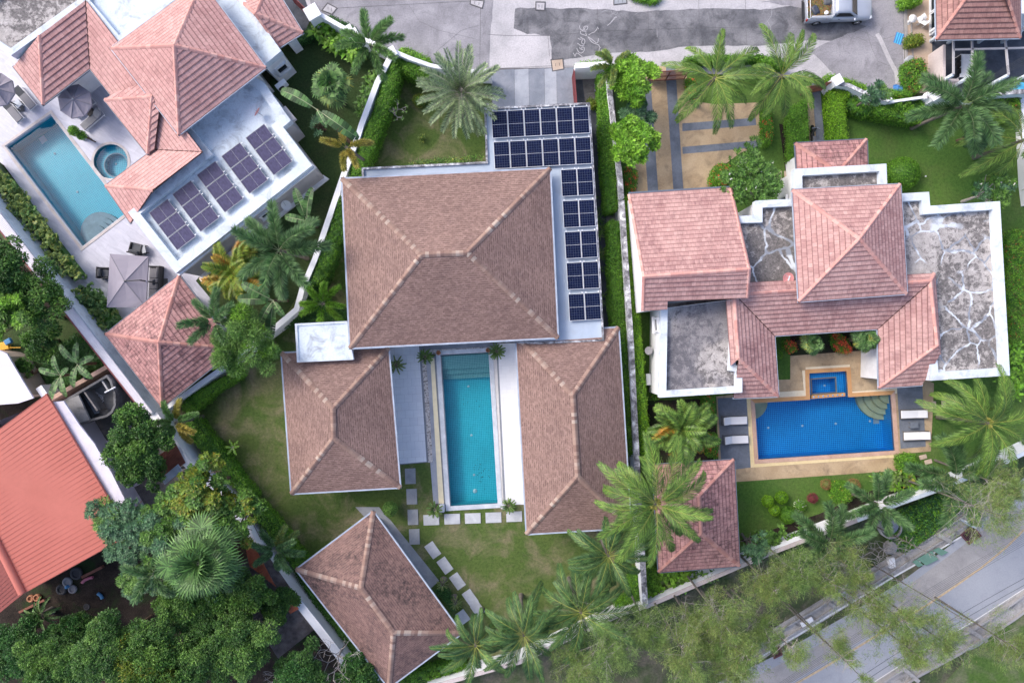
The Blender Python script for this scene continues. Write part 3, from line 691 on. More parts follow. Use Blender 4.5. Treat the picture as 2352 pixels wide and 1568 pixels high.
# court + decks of the right pool
sheet('pool_terrace', [(1780, 880), (1785, 872), (1815, 871), (1815, 817), (2020, 802), (2060, 840), (2145, 880), (2138, 1036), (2068, 1042), (2066, 1080), (1690, 1106), (1688, 1060), (1650, 1060), (1645, 910), (1690, 905), (1780, 908)], .016, 'sand_paving', [W3])
sheet('lawn', [(1778, 770), (1815, 768), (1815, 871), (1785, 872), (1778, 872)], .022, 'lawn_green')
sheet('garden_bed', [(1815, 768), (2020, 752), (2020, 802), (1815, 817)], .022, 'soil')
sheet('pool_deck', [(1648, 914), (1716, 911), (1724, 1073), (1690, 1077), (1656, 1062)], .026, 'slate_deck')
sheet('pool_deck', [(2060, 890), (2118, 886), (2126, 1025), (2068, 1030)], .026, 'slate_deck')
sheet('tile_border', [(1716, 905), (1846, 896), (1842, 851), (1850, 850), (1850, 843), (1951, 837), (1957, 899), (2060, 892), (2060, 903), (1948, 911), (1944, 852), (1858, 857), (1860, 917.5), (1730, 926)], .03, 'cream_tile')
sheet('tile_border', [(1714, 905), (1727, 905), (1738, 1060), (2066, 1037), (2067, 1049), (1724, 1073)], .031, 'yellow_tile')
sheet('garden_bed', [(1700, 1240), (1880, 1180), (2060, 1100), (2100, 1060), (2120, 1085), (2080, 1140), (1960, 1190), (1760, 1270)], .012, 'soil')
b = MB(); o_ = inset(W3, -.3); cm = []
for k in range(8):
    j = (k+1) % 8; b.prism([o_[k], o_[j], W3[j], W3[k]], -.2, .07, m=1 if k in (5, 6, 7) else 0, bottom=True)
tag(b.build('pool_coping', [M['terracotta'], M['pink_coping']]), kind='structure')
t = thing('swimming_pool', 'deep blue mosaic swimming pool with square spa bay on the right property', 'swimming pool', tuple(sum(W3, Vector())/8))
b, uvf = basin('p', W3, 1.5, 'mosaic_blue'); b.build('basin', M['mosaic_blue'], t)
# spa bay: raised bench, spill bar
sp = PL([(1859.5, 859), (1943, 853.5), (1946, 911), (1861, 916)])
b = MB(); inn = PL([(1869, 871), (1926, 867), (1928, 902), (1871, 906)])
for k in range(4):
    j = (k+1) % 4; i0 = len(b.f); b.prism([sp[k], sp[j], inn[j], inn[k]], -1.49, -.5)
    for f in range(i0, len(b.f)): b.uv[f] = [uvf(b.v[v]) for v in b.f[f]]
b.build('spa_bench', M['mosaic_blue'], t)
b = MB(); b.wall(inn, -.52, -.46, .09, close=True); b.build('bench_edge', M['pink_coping'], t)
sb = PL(T(4, 3, (480, 475), (775, 452), (777, 482), (482, 505)))
b = MB(); b.prism(sb, -.6, -.01); b.build('spill_bar', M['terracotta'], t)
for k in range(7):
    q = sb[0].lerp(sb[1], (k+.4)/7).lerp(sb[3].lerp(sb[2], (k+.4)/7), .5); b = MB(); b.lathe([(.06, -.012), (.055, .004), (0, .005)], (q.x, q.y, 0), 10); b.build('spill_dot', M['mosaic_blue'], t)
for (cx, cy), a0, rs in [((2046, 906), 180, (2.05, 1.6, 1.15, .7)), ((1733, 925), 270, (1.45, 1.1, .78, .45))]:
    c0 = P(cx, cy)
    for k, r_ in enumerate(rs):
        b = MB(); pts = [Vector((c0.x, c0.y, 0))]
        for s_ in range(13): an = R(a0+90*s_/12+3.5); pts.append(c0+Vector((math.cos(an), math.sin(an), 0))*r_)
        b.prism(pts, -1.48, -1.2+.3*k); b.build('step', M['cream_tile' if False else 'yellow_tile'], t)
b = MB(); b.flat(W3, -.1); b.build('water', M['water_blue'], t)
lamp_dots(t, [(1764.5, 982), (1843, 977.5), (1919.5, 972.5), (1998, 967), (1894, 885)], 1.5)
q = P(2012, 966, -1.5); b = MB(); b.box((q.x, q.y, -1.48), (.45, .45, .04), R(3)); b.build('main_drain', M['green_plate' if False else 'stone_step'], t)

# stepping stones (each can be lifted)
b = MB()
first = {}
def stone(kind, sx, sy, mat, x, y, rz, label, grp):
    if kind not in first:
        b = MB(); b.box((0, 0, 0), (sx, sy, .08), 0, bev=.012); o = b.build('stepping_stone', M[mat]); first[kind] = o
    else: o = first[kind].copy(); C.objects.link(o)
    q = P(x, y, .04); o.location = (q.x, q.y, .03); o.rotation_euler.z = rz; tag(o, label, 'stepping stone', grp); return o
od = ['first', 'second', 'third', 'fourth', 'fifth', 'sixth', 'seventh', 'eighth', 'ninth', 'tenth', 'eleventh', 'twelfth']
for k, (x, y) in enumerate([(942.5, 1093), (945.8, 1140), (948.5, 1187), (951.8, 1232)]):
    stone('v', .80, 1.17, 'stone_step_dark', x, y, R(2), f'{od[k]} grey stone down the path from the brown wing terrace corner', 'stepping stones beside the west wing')
for k, (x, y) in enumerate([(990.7, 1193.5), (1038.5, 1191.3), (1086, 1189.7), (1133.5, 1188), (1181, 1185.8)]):
    stone('h', 1.20, .78, 'stone_step', x, y, R(2), f'{od[k]} pale stone from the left in the row below the teal pool', 'stepping stones below the pool')
for k, (x, y) in enumerate([(994, 1262.7), (1022, 1298), (1050.7, 1334), (1080, 1372)]):
    stone('d', .76, 1.17, 'stone_step', x, y, R(35.5), f'{od[k]} tilted stone down the diagonal path beside the lower brown pavilion', 'stepping stones beside the pavilion')
stone('e', .76, .95, 'stone_step', 1097, 1398, R(35.5), 'tilted stone joined to the end of the diagonal path', 'stepping stones beside the pavilion')
stone('e', .76, .95, 'stone_step', 1063, 1416, R(35.5), 'stone half hidden under the palm beside the lower brown pavilion', 'stepping stones beside the pavilion')
for k, q in enumerate([(1543, 528, 1575, 590), (1625, 527, 1660, 583), (1715, 523, 1748, 553), (1803, 575, 1826, 598)]):
    x, y = 1739.5+(q[0]+q[2])/2*.26042, 784+(q[1]+q[3])/2*.26042
    stone('g%d' % (k > 1), (.30, .24)[k > 1], (.55, .3)[k > 1], 'beige_pave', x, y, R(3), f'{od[k]} small beige paving stone leading right from the right pool loungers', 'small beige stones on the right lawn')
for k, (x, y) in enumerate([(1462, 1018), (1508, 1060)]):
    stone('k', .55, .32, 'beige_pave', 1739.5+x*.26042, 784+y*.26042, R(15), f'{od[k]} beige stone below the corner of the right pool deck', 'small beige stones on the right lawn')

# --- bottom-right road, drain and verge
sheet('road', [(1640, 1640), (1560, 1610), (1790, 1500), (1960, 1404), (2085, 1324), (2214, 1228), (2300, 1140), (2420, 1040), (2700, 880), (2700, 1180), (2352, 1440), (2140, 1530), (2000, 1640)], .0, 'asphalt_grey')
sheet('road_shoulder', [(1700, 1570), (1880, 1480), (2085, 1345), (2214, 1250), (2330, 1160), (2380, 1195), (2200, 1340), (1960, 1480), (1760, 1600)], .004, 'asphalt_edge')
sheet('road_shoulder', [(2000, 1600), (2100, 1525), (2200, 1460), (2420, 1315), (2420, 1345), (2200, 1482), (2110, 1545), (2030, 1600)], .004, 'asphalt_edge')
b = MB()
ln = T(4, 4, (-20, 1345), (0, 1335), (210, 1215), (420, 1090), (640, 950), (900, 800), (1160, 640), (1370, 520), (1620, 365), (1800, 260)); strip(b, [P(*p) for p in ln], .13, .012, world=True)
tag(b.build('road_edge_line', M['line_white']), kind='structure')
b = MB(); ln = T(4, 4, (330, 1560), (560, 1430), (900, 1225), (1200, 1040), (1470, 880), (1740, 700), (1980, 530), (2200, 350), (2352, 200)); strip(b, [P(*p) for p in ln], .16, .012, world=True)
tag(b.build('road_centre_line', M['line_yellow']), kind='structure')
b = MB(); ln = T(4, 4, (1000, 1560), (1500, 1240), (1900, 1010), (2352, 720)); strip(b, [P(*p) for p in ln], .07, .012, world=True)
tag(b.build('road_edge_line', M['line_white']), kind='structure')
# roadside drains
def strip_poly(ln, w_): 
    q = [P(*p) for p in ln]; L, Rr = [], []
    for i, p in enumerate(q):
        d = (q[min(i+1, len(q)-1)]-q[max(i-1, 0)]).normalized(); n = Vector((-d.y, d.x, 0))*w_/2
        L.append(p+n); Rr.append(p-n)
    return L+Rr[::-1]
dr = T(4, 4, (-60, 1310), (240, 1110), (450, 985), (700, 830), (950, 680), (1350, 420), (1600, 265), (1900, 70), (2200, -180))
sheet('drain_channel', strip_poly(dr, 1.5), .008, 'drain_concrete', world=True)
b = MB(); b.wall([P(x-1, y-13) for x, y in dr], 0, .22, .12); b.wall([P(x+2, y+10) for x, y in dr], 0, .18, .12); tag(b.build('kerb', M['drain_concrete']), kind='structure')
dr2 = T(4, 4, (1000, 1600), (1300, 1400), (1650, 1210), (1900, 1060), (2150, 900), (2400, 720))
sheet('drain_channel', strip_poly([(x+14, y+10) for x, y in dr2], 1.6), .008, 'drain_concrete', world=True)
b = MB(); b.wall([P(*p) for p in dr2], 0, .3, .16); b.wall([P(x+27, y+22) for x, y in dr2], 0, .2, .16); tag(b.build('kerb', M['asphalt_edge']), kind='structure')
sheet('verge', [(2120, 1620), (2240, 1490), (2352, 1400), (2500, 1310), (2600, 1640)], .002, 'verge')
sheet('lawn', T(4, 4, (1220, 40), (1900, -250), (1850, 0), (1700, 130), (1450, 330), (1300, 440), (1180, 400), (1120, 250)), .0, 'lawn_green')
# --- street side of the top-right house
sheet('pavement', [(2074, -120), (2140, -120), (2140, 215), (2080, 215)], .06, 'beige_pave')
b = MB(); b.wall([P(2076, -120), P(2082, 213)], 0, .14, .18); b.wall([P(2092, 52), P(2092, 88), P(2097, 150)], 0, .12, .1); tag(b.build('kerb', M['asphalt_edge']), kind='structure')
sheet('yard_floor', [(2130, 60), (2420, 60), (2420, 225), (2128, 215)], .03, 'slate_dark')
# --- left lower plots
sheet('yard', [(-120, 470), (0, 545), (340, 960), (420, 1060), (560, 1170), (640, 1330), (900, 1640), (-200, 1700), (-300, 900)], .0, 'soil')
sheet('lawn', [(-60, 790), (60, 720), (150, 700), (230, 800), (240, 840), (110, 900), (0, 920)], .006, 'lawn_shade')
sheet('yard_floor', [(120, 920), (270, 830), (350, 940), (470, 1080), (560, 1180), (420, 1250), (300, 1180)], .01, 'stained_concrete')
simple('valley_dark', (.09, .05, .045), .9)
# ---------------------------------------------------------------- roofs
def clip_v(poly, lo, hi):
    """poly: list of (v, u, p); keep lo<=v<=hi"""
    for sgn, lim in ((1, lo), (-1, hi)):
        out = []
        for i in range(len(poly)):
            a, b = poly[i], poly[(i+1) % len(poly)]
            ia, ib = sgn*(a[0]-lim) >= -1e-9, sgn*(b[0]-lim) >= -1e-9
            if ia: out.append(a)
            if ia != ib:
                t = (lim-a[0])/(b[0]-a[0]); out.append((lim, a[1]+(b[1]-a[1])*t, a[2].lerp(b[2], t)))
        poly = out
        if len(poly) < 3: return []
    return poly
def slope(mb, pts, e=0, course=.34, lift=.03, m=0):
    """a roof slope in real overlapping courses; edge e -> e+1 is the eave (or parallel to it)"""
    n_ = len(pts); nrm = Vector((0, 0, 0))
    for i in range(n_): nrm += Vector(pts[i]).cross(Vector(pts[(i+1) % n_]))
    nrm.normalize()
    if nrm.z < 0: nrm = -nrm
    a, b = pts[e], pts[(e+1) % n_]
    u = (b-a).normalized(); v = nrm.cross(u).normalized()
    if v.z < 0: v = -v
    Q = [((p-a).dot(v), (p-a).dot(u), p) for p in pts]
    lo = min(q[0] for q in Q); hi = max(q[0] for q in Q); k0 = math.floor(lo/course+1e-6)
    k = k0
    while k*course < hi-1e-4:
        v0, v1 = k*course, (k+1)*course
        c = clip_v(Q, max(v0, lo-1), v1)
        if len(c) >= 3:
            mb.face([p+nrm*(lift*(1-(q-v0)/course)+.002) for q, _, p in c], uv=[(w_, q) for q, w_, _ in c], m=m)
            low = sorted([q for q in c if abs(q[0]-v0) < 1e-4], key=lambda q: q[1])
            if len(low) >= 2:
                p0, p1 = low[0][2], low[-1][2]
                mb.face([p0, p1, p1+nrm*lift, p0+nrm*lift], uv=[(low[0][1], v0-.005), (low[-1][1], v0-.005), (low[-1][1], v0), (low[0][1], v0)], m=m)
        k += 1
def caps(mb, a, b, w_=.34, seg=.24, h=.06, drop=.09, m=0, rnd=random.Random(1)):
    a, b = Vector(a), Vector(b); L = (b-a).length; n_ = max(1, int(L/seg)); d = (b-a)/n_
    hd = Vector((d.x, d.y, 0)).normalized(); s_ = Vector((-hd.y, hd.x, 0))*w_/2
    for i in range(n_):
        p, q = a+d*i, a+d*(i+1.04)
        h0, h1 = h+.02+rnd.uniform(-.004, .004), h+rnd.uniform(-.004, .004)
        dz = Vector((0, 0, drop))
        A = [p+s_+Vector((0, 0, h0))-dz, p+s_*.45+Vector((0, 0, h0))-dz*.25, p+Vector((0, 0, h0+.01)), p-s_*.45+Vector((0, 0, h0))-dz*.25, p-s_+Vector((0, 0, h0))-dz]
        B = [q+s_+Vector((0, 0, h1))-dz, q+s_*.45+Vector((0, 0, h1))-dz*.25, q+Vector((0, 0, h1+.01)), q-s_*.45+Vector((0, 0, h1))-dz*.25, q-s_+Vector((0, 0, h1))-dz]
        mb.grid([B, A], m=m, smooth=False)
        mb.face([x-Vector((0, 0, .04)) for x in A[::-1]]+A, m=m)
def gutter(mb, pts, w_=.13, h=.12, close=False, m=0):
    P_ = list(pts)+([pts[0]] if close else [])
    for a, b in zip(P_[:-1], P_[1:]):
        a, b = Vector(a), Vector(b); d = (b-a).normalized(); s_ = Vector((-d.y, d.x, 0)).normalized()*w_/2
        A = [a-s_-d*w_/2, a+s_-d*w_/2]; B = [b-s_+d*w_/2, b+s_+d*w_/2]
        for dz0, dz1 in ((-h, 0),):
            q = [A[0], B[0], B[1], A[1]]
            lo = [x+Vector((0, 0, dz0)) for x in q]; hi = [x+Vector((0, 0, dz1)) for x in q]
            mb.face(hi, m=m); mb.face(lo[::-1], m=m)
            for i in range(4): j = (i+1) % 4; mb.face([lo[i], lo[j], hi[j], hi[i]], m=m)
def hip_faces(c, r, axis):
    TL, TR, BR, BL = c
    if len(r) == 1: a = r[0]; return [[TL, TR, a], [TR, BR, a], [BR, BL, a], [BL, TL, a]], [(TL, a), (TR, a), (BR, a), (BL, a)]
    r0, r1 = r
    if axis == 'h': return [[TL, TR, r1, r0], [TR, BR, r1], [BR, BL, r0, r1], [BL, TL, r0]], [(TL, r0), (TR, r1), (BR, r1), (BL, r0), (r0, r1)]
    return [[TL, TR, r0], [TR, BR, r1, r0], [BR, BL, r1], [BL, TL, r0, r1]], [(TL, r0), (TR, r0), (BR, r1), (BL, r1), (r0, r1)]
STY = {'brown': dict(mat='shingle', cap='cap_brown', course=.155, lift=.012, cw=.38, seg=.24, gut='gutter'),
       'worn': dict(mat='shingle_worn', cap='cap_brown', course=.155, lift=.012, cw=.38, seg=.24, gut='gutter'),
       'pink': dict(mat='tile_pink', cap='cap_pink', course=.34, lift=.045, cw=.30, seg=.42, gut='gutter'),
       'rose': dict(mat='tile_rose', cap='cap_pink', course=.34, lift=.045, cw=.30, seg=.42, gut='gutter'),
       'dusty': dict(mat='tile_dusty', cap='cap_worn', course=.34, lift=.05, cw=.30, seg=.42, gut='gutter'),
       'wornpink': dict(mat='tile_worn', cap='cap_worn', course=.34, lift=.035, cw=.30, seg=.42, gut='gutter_dark')}
def roof(root, faces, lines, eaves, sty, name='roof', flip=None, gmat=None, close=False):
    S = STY[sty]; b = MB()
    for f in faces:
        e = 0
        if isinstance(f, tuple): f, e = f
        slope(b, [Vector(p) for p in f], e, S['course'], S['lift'])
        q = [Vector(p)-Vector((0, 0, .12)) for p in f]     # underside
        n_ = (q[1]-q[0]).cross(q[2]-q[0])
        b.face(q if n_.z < 0 else q[::-1], uv=[(0, 0)]*len(q))
    o = b.build(name, M[S['mat']], root)
    b = MB(); rn = random.Random(len(faces)*7+len(lines))
    for a, c in lines: caps(b, a, c, S['cw'], S['seg'], rnd=rn)
    if lines: b.build('ridge_cap', M[S['cap']], o)
    if eaves:
        b = MB(); gutter(b, [Vector(p)+Vector((0, 0, .03)) for p in eaves], close=close); b.build('gutter', M[gmat or S['gut']], o)
    return o
def hip(root, cd_, ze, rd, zr, axis, sty, name='roof', walls=None, wmat='white_render', gmat=None, zb=0.0):
    c = PL(cd_, ze) if not isinstance(ze, (list, tuple)) else [P(x, y, z) for (x, y), z in zip(cd_, ze)]
    r = PL(rd, zr); f, l = hip_faces(c, r, axis)
    o = roof(root, f, l, c, sty, name, gmat=gmat, close=True)
    if walls is not None:
        b = MB(); zz = min(p.z for p in c); b.prism(inset(c, walls), zb, zz+.02, top=True); b.build('wall', M[wmat], root)
    return o
def flat_roof(root, pts, z, pw=.5, drop=.35, cap='white_cap', floor='roof_stained', wmat='white_render', zb=0.0, hl=.22, walls=True):
    o_ = PL(pts, z); i_ = inset(o_, pw); n = len(o_)
    b = MB()
    for k in range(n):
        j = (k+1) % n
        b.prism([o_[k], o_[j], Vector((*i_[j][:2], 0)), Vector((*i_[k][:2], 0))], z-drop-hl, z, bottom=True)
    b.build('parapet', M[cap], root)
    b = MB(); b.flat([Vector((p.x, p.y, z-drop)) for p in inset(o_, pw*.5)]); b.build('flat_roof', M[floor], root)
    if walls:
        b = MB(); b.prism(inset(o_, .10), zb, z-drop-.03, top=False); b.build('wall', M[wmat], root)
def window(root, c, nrm, w_, h, name='window', frame='metal_white', sill=True):
    """recessed window on a vertical wall; c centre, nrm outward"""
    n_ = Vector(nrm).normalized(); u = Vector((-n_.y, n_.x, 0)); rot = Matrix((u, n_, Vector((0, 0, 1)))).transposed()
    b = MB(); c = Vector(c)
    for s_ in (-1, 1):
        b.box(c+u*s_*w_/2+n_*.05, (.14, .16, h+.28), rot=rot); b.box(c+Vector((0, 0, s_*(h/2+.07)))+n_*.05, (w_-.14, .16, .14), rot=rot)
    o = b.build(name, M[frame], root)
    b = MB(); b.box(c+n_*.02, (w_-.1, .03, h), rot=rot); b.build('pane', M['glass_dark'], o)
    if sill: b = MB(); b.box(c+n_*.10-Vector((0, 0, h/2+.17)), (w_+.3, .26, .05), rot=rot); b.build('sill', M[frame], o)

# ---------------------------------------------------------------- central brown villa
V1 = thing('villa', 'large villa with brown shingle hip roofs around the long teal pool', 'house', tuple(P(1030, 590, 0)))
flat_roof(V1, [(830.5, 385), (1116, 371), (1112, 247), (1355, 235), (1372, 500), (1388, 783), (1240, 790), (1000, 780), (835, 500)], 3.9, .14, .16, 'cap_mottled', 'flat_grey')
hip(V1, [(785, 410), (1264, 386.5), (1282, 776), (803.5, 800)], 4.55, [(968, 585), (1073, 580.5)], 7.1, 'h', 'brown', walls=.7)
flat_roof(V1, [(677, 743), (797, 737), (812, 826), (682, 832)], 4.3, .16, .08, 'white_cap', 'flat_white')
hip(V1, [(646, 810), (893, 798), (920, 1119.5), (669, 1134)], 3.35, [(764.5, 938), (766, 1006)], 5.3, 'v', 'brown', walls=.7)
hip(V1, [(1184, 768), (1421, 751), (1450, 1212), (1209, 1226.5)], 3.45, [(1316, 907), (1327, 1094)], 5.4, 'v', 'brown', walls=.7)
b = MB(); q = P(1235.5, 795, 3.6); b.box((q.x, q.y-.1, 3.6), (.28, .7, .12), R(2), bev=.03); b.build('rain_spout', M['metal_white'], V1)
b = MB(); b.box(P(1120, 243, 3.94), (.2, .3, .1), R(3)); b.build('parapet_corner', M['cap_mottled'], V1)
PV = thing('pavilion', 'brown shingle hip roofed garden pavilion at the lower end of the lawn', 'pavilion', tuple(P(870, 1370, 0)))
hip(PV, [(857.4, 1173), (1061, 1454), (893, 1579), (679.5, 1307)], 3.2, [(828.5, 1350), (903.5, 1453)], 5.0, 'z', 'worn', walls=.8) if False else None
c = PL([(679.5, 1307), (857.4, 1173), (1061, 1454), (893, 1579)], 3.2); r = PL([(828.5, 1350), (903.5, 1453)], 5.0)
f, l = [[c[0], c[1], r[0]], [c[1], c[2], r[1], r[0]], [c[2], c[3], r[1]], [c[3], c[0], r[0], r[1]]], [(c[0], r[0]), (c[1], r[0]), (c[2], r[1]), (c[3], r[1]), (r[0], r[1])]
roof(PV, f, l, c, 'worn', close=True, gmat='gutter'); b = MB(); b.prism(inset(c, .9), 0, 3.2); b.build('wall', M['white_render'], PV)

# ---------------------------------------------------------------- left villa (rotated, pink tiles)
V2 = thing('villa', 'villa with pink tiled roofs and white flat roofs beside the lilac pool terrace', 'house', tuple(P(430, 300, 0)))
L4 = [(463, -40), (611, 156), (411, 310), (255, 111)]
hip(V2, L4, 4.9, [(400, 104)], 7.1, 'v', 'pink', walls=.8)
E3 = 3.3; U3 = 4.75
A_, B_, C_, D_, E_ = P(31, 154, E3), P(99, 241, E3), P(90, 82, U3), P(197, 1, U3), P(207, 158, E3)
V_, W_, K_, Q_, S_ = P(353, 344, E3), P(465, 349, U3), P(242, 427, E3), P(351, 436, U3), P(300, 512, E3)
roof(V2, [[A_, B_, C_], [B_, E_, D_, C_], [E_, V_, W_, D_]], [(B_, C_)], [A_, B_, E_, V_], 'pink', gmat='gutter_dark')
roof(V2, [([V_, K_, Q_, W_], 0), ([K_, S_, Q_], 0)], [(K_, Q_)], [V_, K_, S_], 'pink', gmat='gutter_dark')
G1, G2, J_ = P(240, 230, E3+.25), P(338.5, 354, E3+.25), P(349, 222, U3+.35)
roof(V2, [([G1, G2, J_], 0), ([G2, P(355, 343, E3+.3), P(366, 250, U3+.1), J_], 0), ([P(330, 190, U3), P(262, 214, E3+.5), G1, J_], 1)], [(G1, J_), (G2, J_)], [G1, G2], 'pink', gmat='gutter_dark')
for a, c in ((D_, E_), (V_, W_)):
    b = MB(); caps(b, a, c, .07, 1.0, h=.05, drop=.02); b.build('valley', M['valley_dark'], V2)
b = MB(); b.prism(inset(PL([(31, 154), (99, 241), (207, 158), (353, 344), (242, 427), (300, 500), (440, 372), (190, 20)], E3), .75), 0, 3.2); b.build('wall', M['white_render'], V2)
flat_roof(V2, [(-110, 40), (25, 128), (198, 3), (110, -120)], 4.3, .42, .45, 'white_cap', 'roof_stained')
flat_roof(V2, [(178, -12), (271, 100), (440, -30), (340, -160)], 4.6, .40, .4, 'white_cap', 'flat_white')
flat_roof(V2, [(470, -80), (520, -60), (646, 117), (604, 152), (470, 30)], 3.9, .42, .4, 'white_cap', 'flat_white')
flat_roof(V2, [(717, 380), (404, 627.5), (294, 488), (460, 352), (400, 280), (560, 160), (606, 190), (668, 277), (650, 292)], 3.8, .62, .45, 'white_cap', 'flat_white', 'grey_render', zb=0)
b = MB(); q = PL([(655, 243), (680, 273), (660, 289), (636, 262)], 3.1); b.prism(q, 2.85, 3.1, bottom=True); b.build('canopy_slab', M['grey_render'], V2)
b = MB(); b.prism(inset(PL([(717, 380), (404, 627.5), (398, 620), (708, 372)], 3.8), -.10), 3.15, 3.36, bottom=True); b.build('cornice', M['white_render'], V2)
b = MB(); b.prism([P(455, 634), P(468, 640), P(757, 412), P(744, 403)], 0, .18); b.build('plinth', M['white_render'], V2)
wn_ = (P(404, 627.5, 3.8)-P(294, 488, 3.8)).normalized()
a, c = P(717, 380, 3.8), P(404, 627.5, 3.8)
for t_ in (.235, .405, .60):
    pass
for (x, y) in ((608, 486), (558.6, 526)):
    # ray to the wall plane at mid height
    z_ = 1.9; p = P(x, y, z_); k = (p-a).dot(wn_); p = p-wn_*(k+.08); window(V2, p+wn_*.0, wn_, .95, .62)
# wall block with the square window below the small flat roof
p = P(641, 148, 1.9); a2 = P(646, 117, 3.9); k = (p-a2).dot(wn_); window(V2, p-wn_*(k+.08), wn_, .85, .75)
q3 = PL([(545, -20), (643, 109), (696, 76), (618, -52)], 3.3)
hip(V2, [(610, -140), (700, 78), (643, 109), (500, -90)] if False else [(620, -46), (696, 76), (643, 109), (540, -10)], 3.3, [(587, 31)], 4.6, 'v', 'pink', walls=.7)
V2b = thing('pool_pavilion', 'pink tiled pyramid roofed pavilion beside the long white boundary wall', 'pavilion', tuple(P(390, 785, 0)))
hip(V2b, [(411.5, 631.6), (541, 801), (372, 936), (242, 767)], 3.1, [(364.5, 786)], 5.1, 'v', 'wornpink', walls=.9)

# ---------------------------------------------------------------- right villa
V3 = thing('villa', 'sprawling villa with rose tiled roofs and stained concrete terraces around the deep blue pool', 'house', tuple(P(1850, 650, 0)))
TL, TR, RR, RL = P(1446, 446, 3.5), P(1677, 431.5, 3.5), P(1720, 618.6, 6.5), P(1480, 635.5, 6.5)
B1, B2, B3, B4 = P(1716, 684, 5.55), P(1533.5, 691.5, 5.55), P(1532.5, 710, 5.2), P(1477.6, 713.6, 5.2)
roof(V3, [[TL, TR, RR, RL], ([B1, P(1479, 693, 5.55), RL, RR], 0), ([B3, B4, P(1479, 692, 5.56), B2], 0)], [(RL, RR), (TL, RL), (TR, RR), (RL, B4), (RR, B1)], None, 'rose')
b = MB(); gutter(b, [TL+Vector((0, .08, 0)), TR+Vector((0, .08, 0))]); b.build('gutter', M['gutter_dark'], V3)
b = MB(); w_ = Vector((.14, 0, -.12)); A, B, Cc = TL+w_, RL+w_, B4+w_
for q in ([Vector((A.x, A.y-.15, 0)), Vector((Cc.x, Cc.y, 0)), Cc, B, A+Vector((0, -.15, 0))],): b.face([Vector((p.x, p.y, p.z)) for p in q][::-1])
e_ = Vector((-.2, 0, -.12)); A2, Bb, C2 = TR+e_, RR+e_, B1+e_
b.face([Vector((A2.x, A2.y-.15, 0)), A2+Vector((0, -.15, 0)), Bb, C2, Vector((C2.x, C2.y, 0))][::-1])
b.face([Vector((A.x, A.y-.15, 0)), Vector((A2.x, A2.y-.15, 0)), A2+Vector((0, -.15, 0)), A+Vector((0, -.15, 0))][::-1])
b.face([Vector((Cc.x, Cc.y, 0)), Vector((C2.x, C2.y, 0)), C2, Cc]); b.build('gable_wall', M['white_render'], V3)
flat_roof(V3, [(1519, 684), (1700, 664), (1690, 838), (1705, 840), (1705, 901), (1515, 913)], 4.3, .46, .4, 'white_cap', 'roof_stained')
flat_roof(V3, [(1600, 516), (1657, 514), (1657, 497), (1735, 495), (1735, 461), (1850, 455), (1850, 690), (1640, 660)], 4.3, .50, .4, 'white_cap', 'roof_dark')
flat_roof(V3, [(1825.5, 388), (2036, 376), (2039, 450), (1828, 460)], 4.3, .50, .4, 'white_cap', 'roof_stained')
flat_roof(V3, [(2040, 446), (2134, 440.7), (2136.6, 472.7), (2297, 462), (2320, 862), (2138, 874), (2134, 815), (2110, 760), (2060, 640)], 4.3, .56, .4, 'white_cap', 'roof_cracked')
hip(V3, [(1820, 436), (2068, 423), (2083, 674.6), (1834.5, 693)], 5.3, [(1975, 548)], 7.4, 'v', 'rose', walls=.8)
hip(V3, [(1826, 329), (1991, 320), (1993, 400), (1831, 408)], 3.3, [(1921, 392), (1930, 391)], 4.2, 'h', 'wornpink', walls=.6)
RZ, EZ = 5.0, 3.5
w0, w1 = P(1687, 676, RZ), P(1697.6, 823, RZ); m1 = P(2138, 646, RZ); m2 = P(2153.6, 793, RZ)
eA, eB, eC, eD = P(1778.6, 771, EZ), P(1788, 910, EZ), P(1684.6, 914, EZ), P(1667, 676, 4.55)
fA, fB, fC, fD, fE = P(2015.6, 755.5, EZ), P(2018.5, 891, EZ), P(2117, 884, EZ), P(2160, 812, 4.6), P(2147, 628, 4.55)
roof(V3, [([eA, fA, m1, P(1697.6, 667, RZ), w0], 0), ([eB, eA, w0, w1], 0), ([eC, eB, w1], 0), ([fA, fB, m2, m1], 0), ([fB, fC, fD, m2], 0), ([fD, fE, m1, m2], 0), ([fE, P(1700, 650, 4.55), w0, m1], 0), ([eD, P(1679, 840, 4.5), w1, w0], 0)],
     [(w0, w1), (w1, eB), (m1, m2), (m2, fB), (w0, m1), (m1, fE)], [eC, eB, eA, fA, fB, fC], 'rose')
for a, c in ((w0, eA), (m1, fA)):
    b = MB(); caps(b, a, c, .07, 1.0, h=.05, drop=.02); b.build('valley', M['valley_dark'], V3)
b = MB()
b.prism(PL([(1700, 700), (1765, 760), (1770, 895), (1700, 900)], EZ), 0, 3.4); b.prism(PL([(1772, 685), (2028, 670), (2028, 740), (1772, 756)], EZ), 0, 3.38); b.prism(PL([(2036, 740), (2112, 700), (2112, 865), (2034, 872)], EZ), 0, 3.36)
b.build('wall', M['white_render'], V3)
b = MB(); q = P(1497, 746, 3.0)
window(V3, (P(1519, 740, 4.3).x-.0, P(1519, 746, 3.0).y, 2.9), (-1, -.05, 0), .9, .9)
window(V3, (P(1826, 0, 4.3).x+.05, P(0, 470, 2.0).y-.2, 2.0), (-1, 0, 0), 1.4, 1.5)
V3b = thing('gazebo', 'small rose tiled hip roofed garden house under the tall coconut palm', 'gazebo', tuple(P(1600, 1190, 0)))
hip(V3b, [(1499, 1067), (1686, 1055), (1699, 1299), (1512.7, 1313.5)], 3.2, [(1606, 1140), (1611, 1225)], 4.9, 'v', 'wornpink', walls=.8)

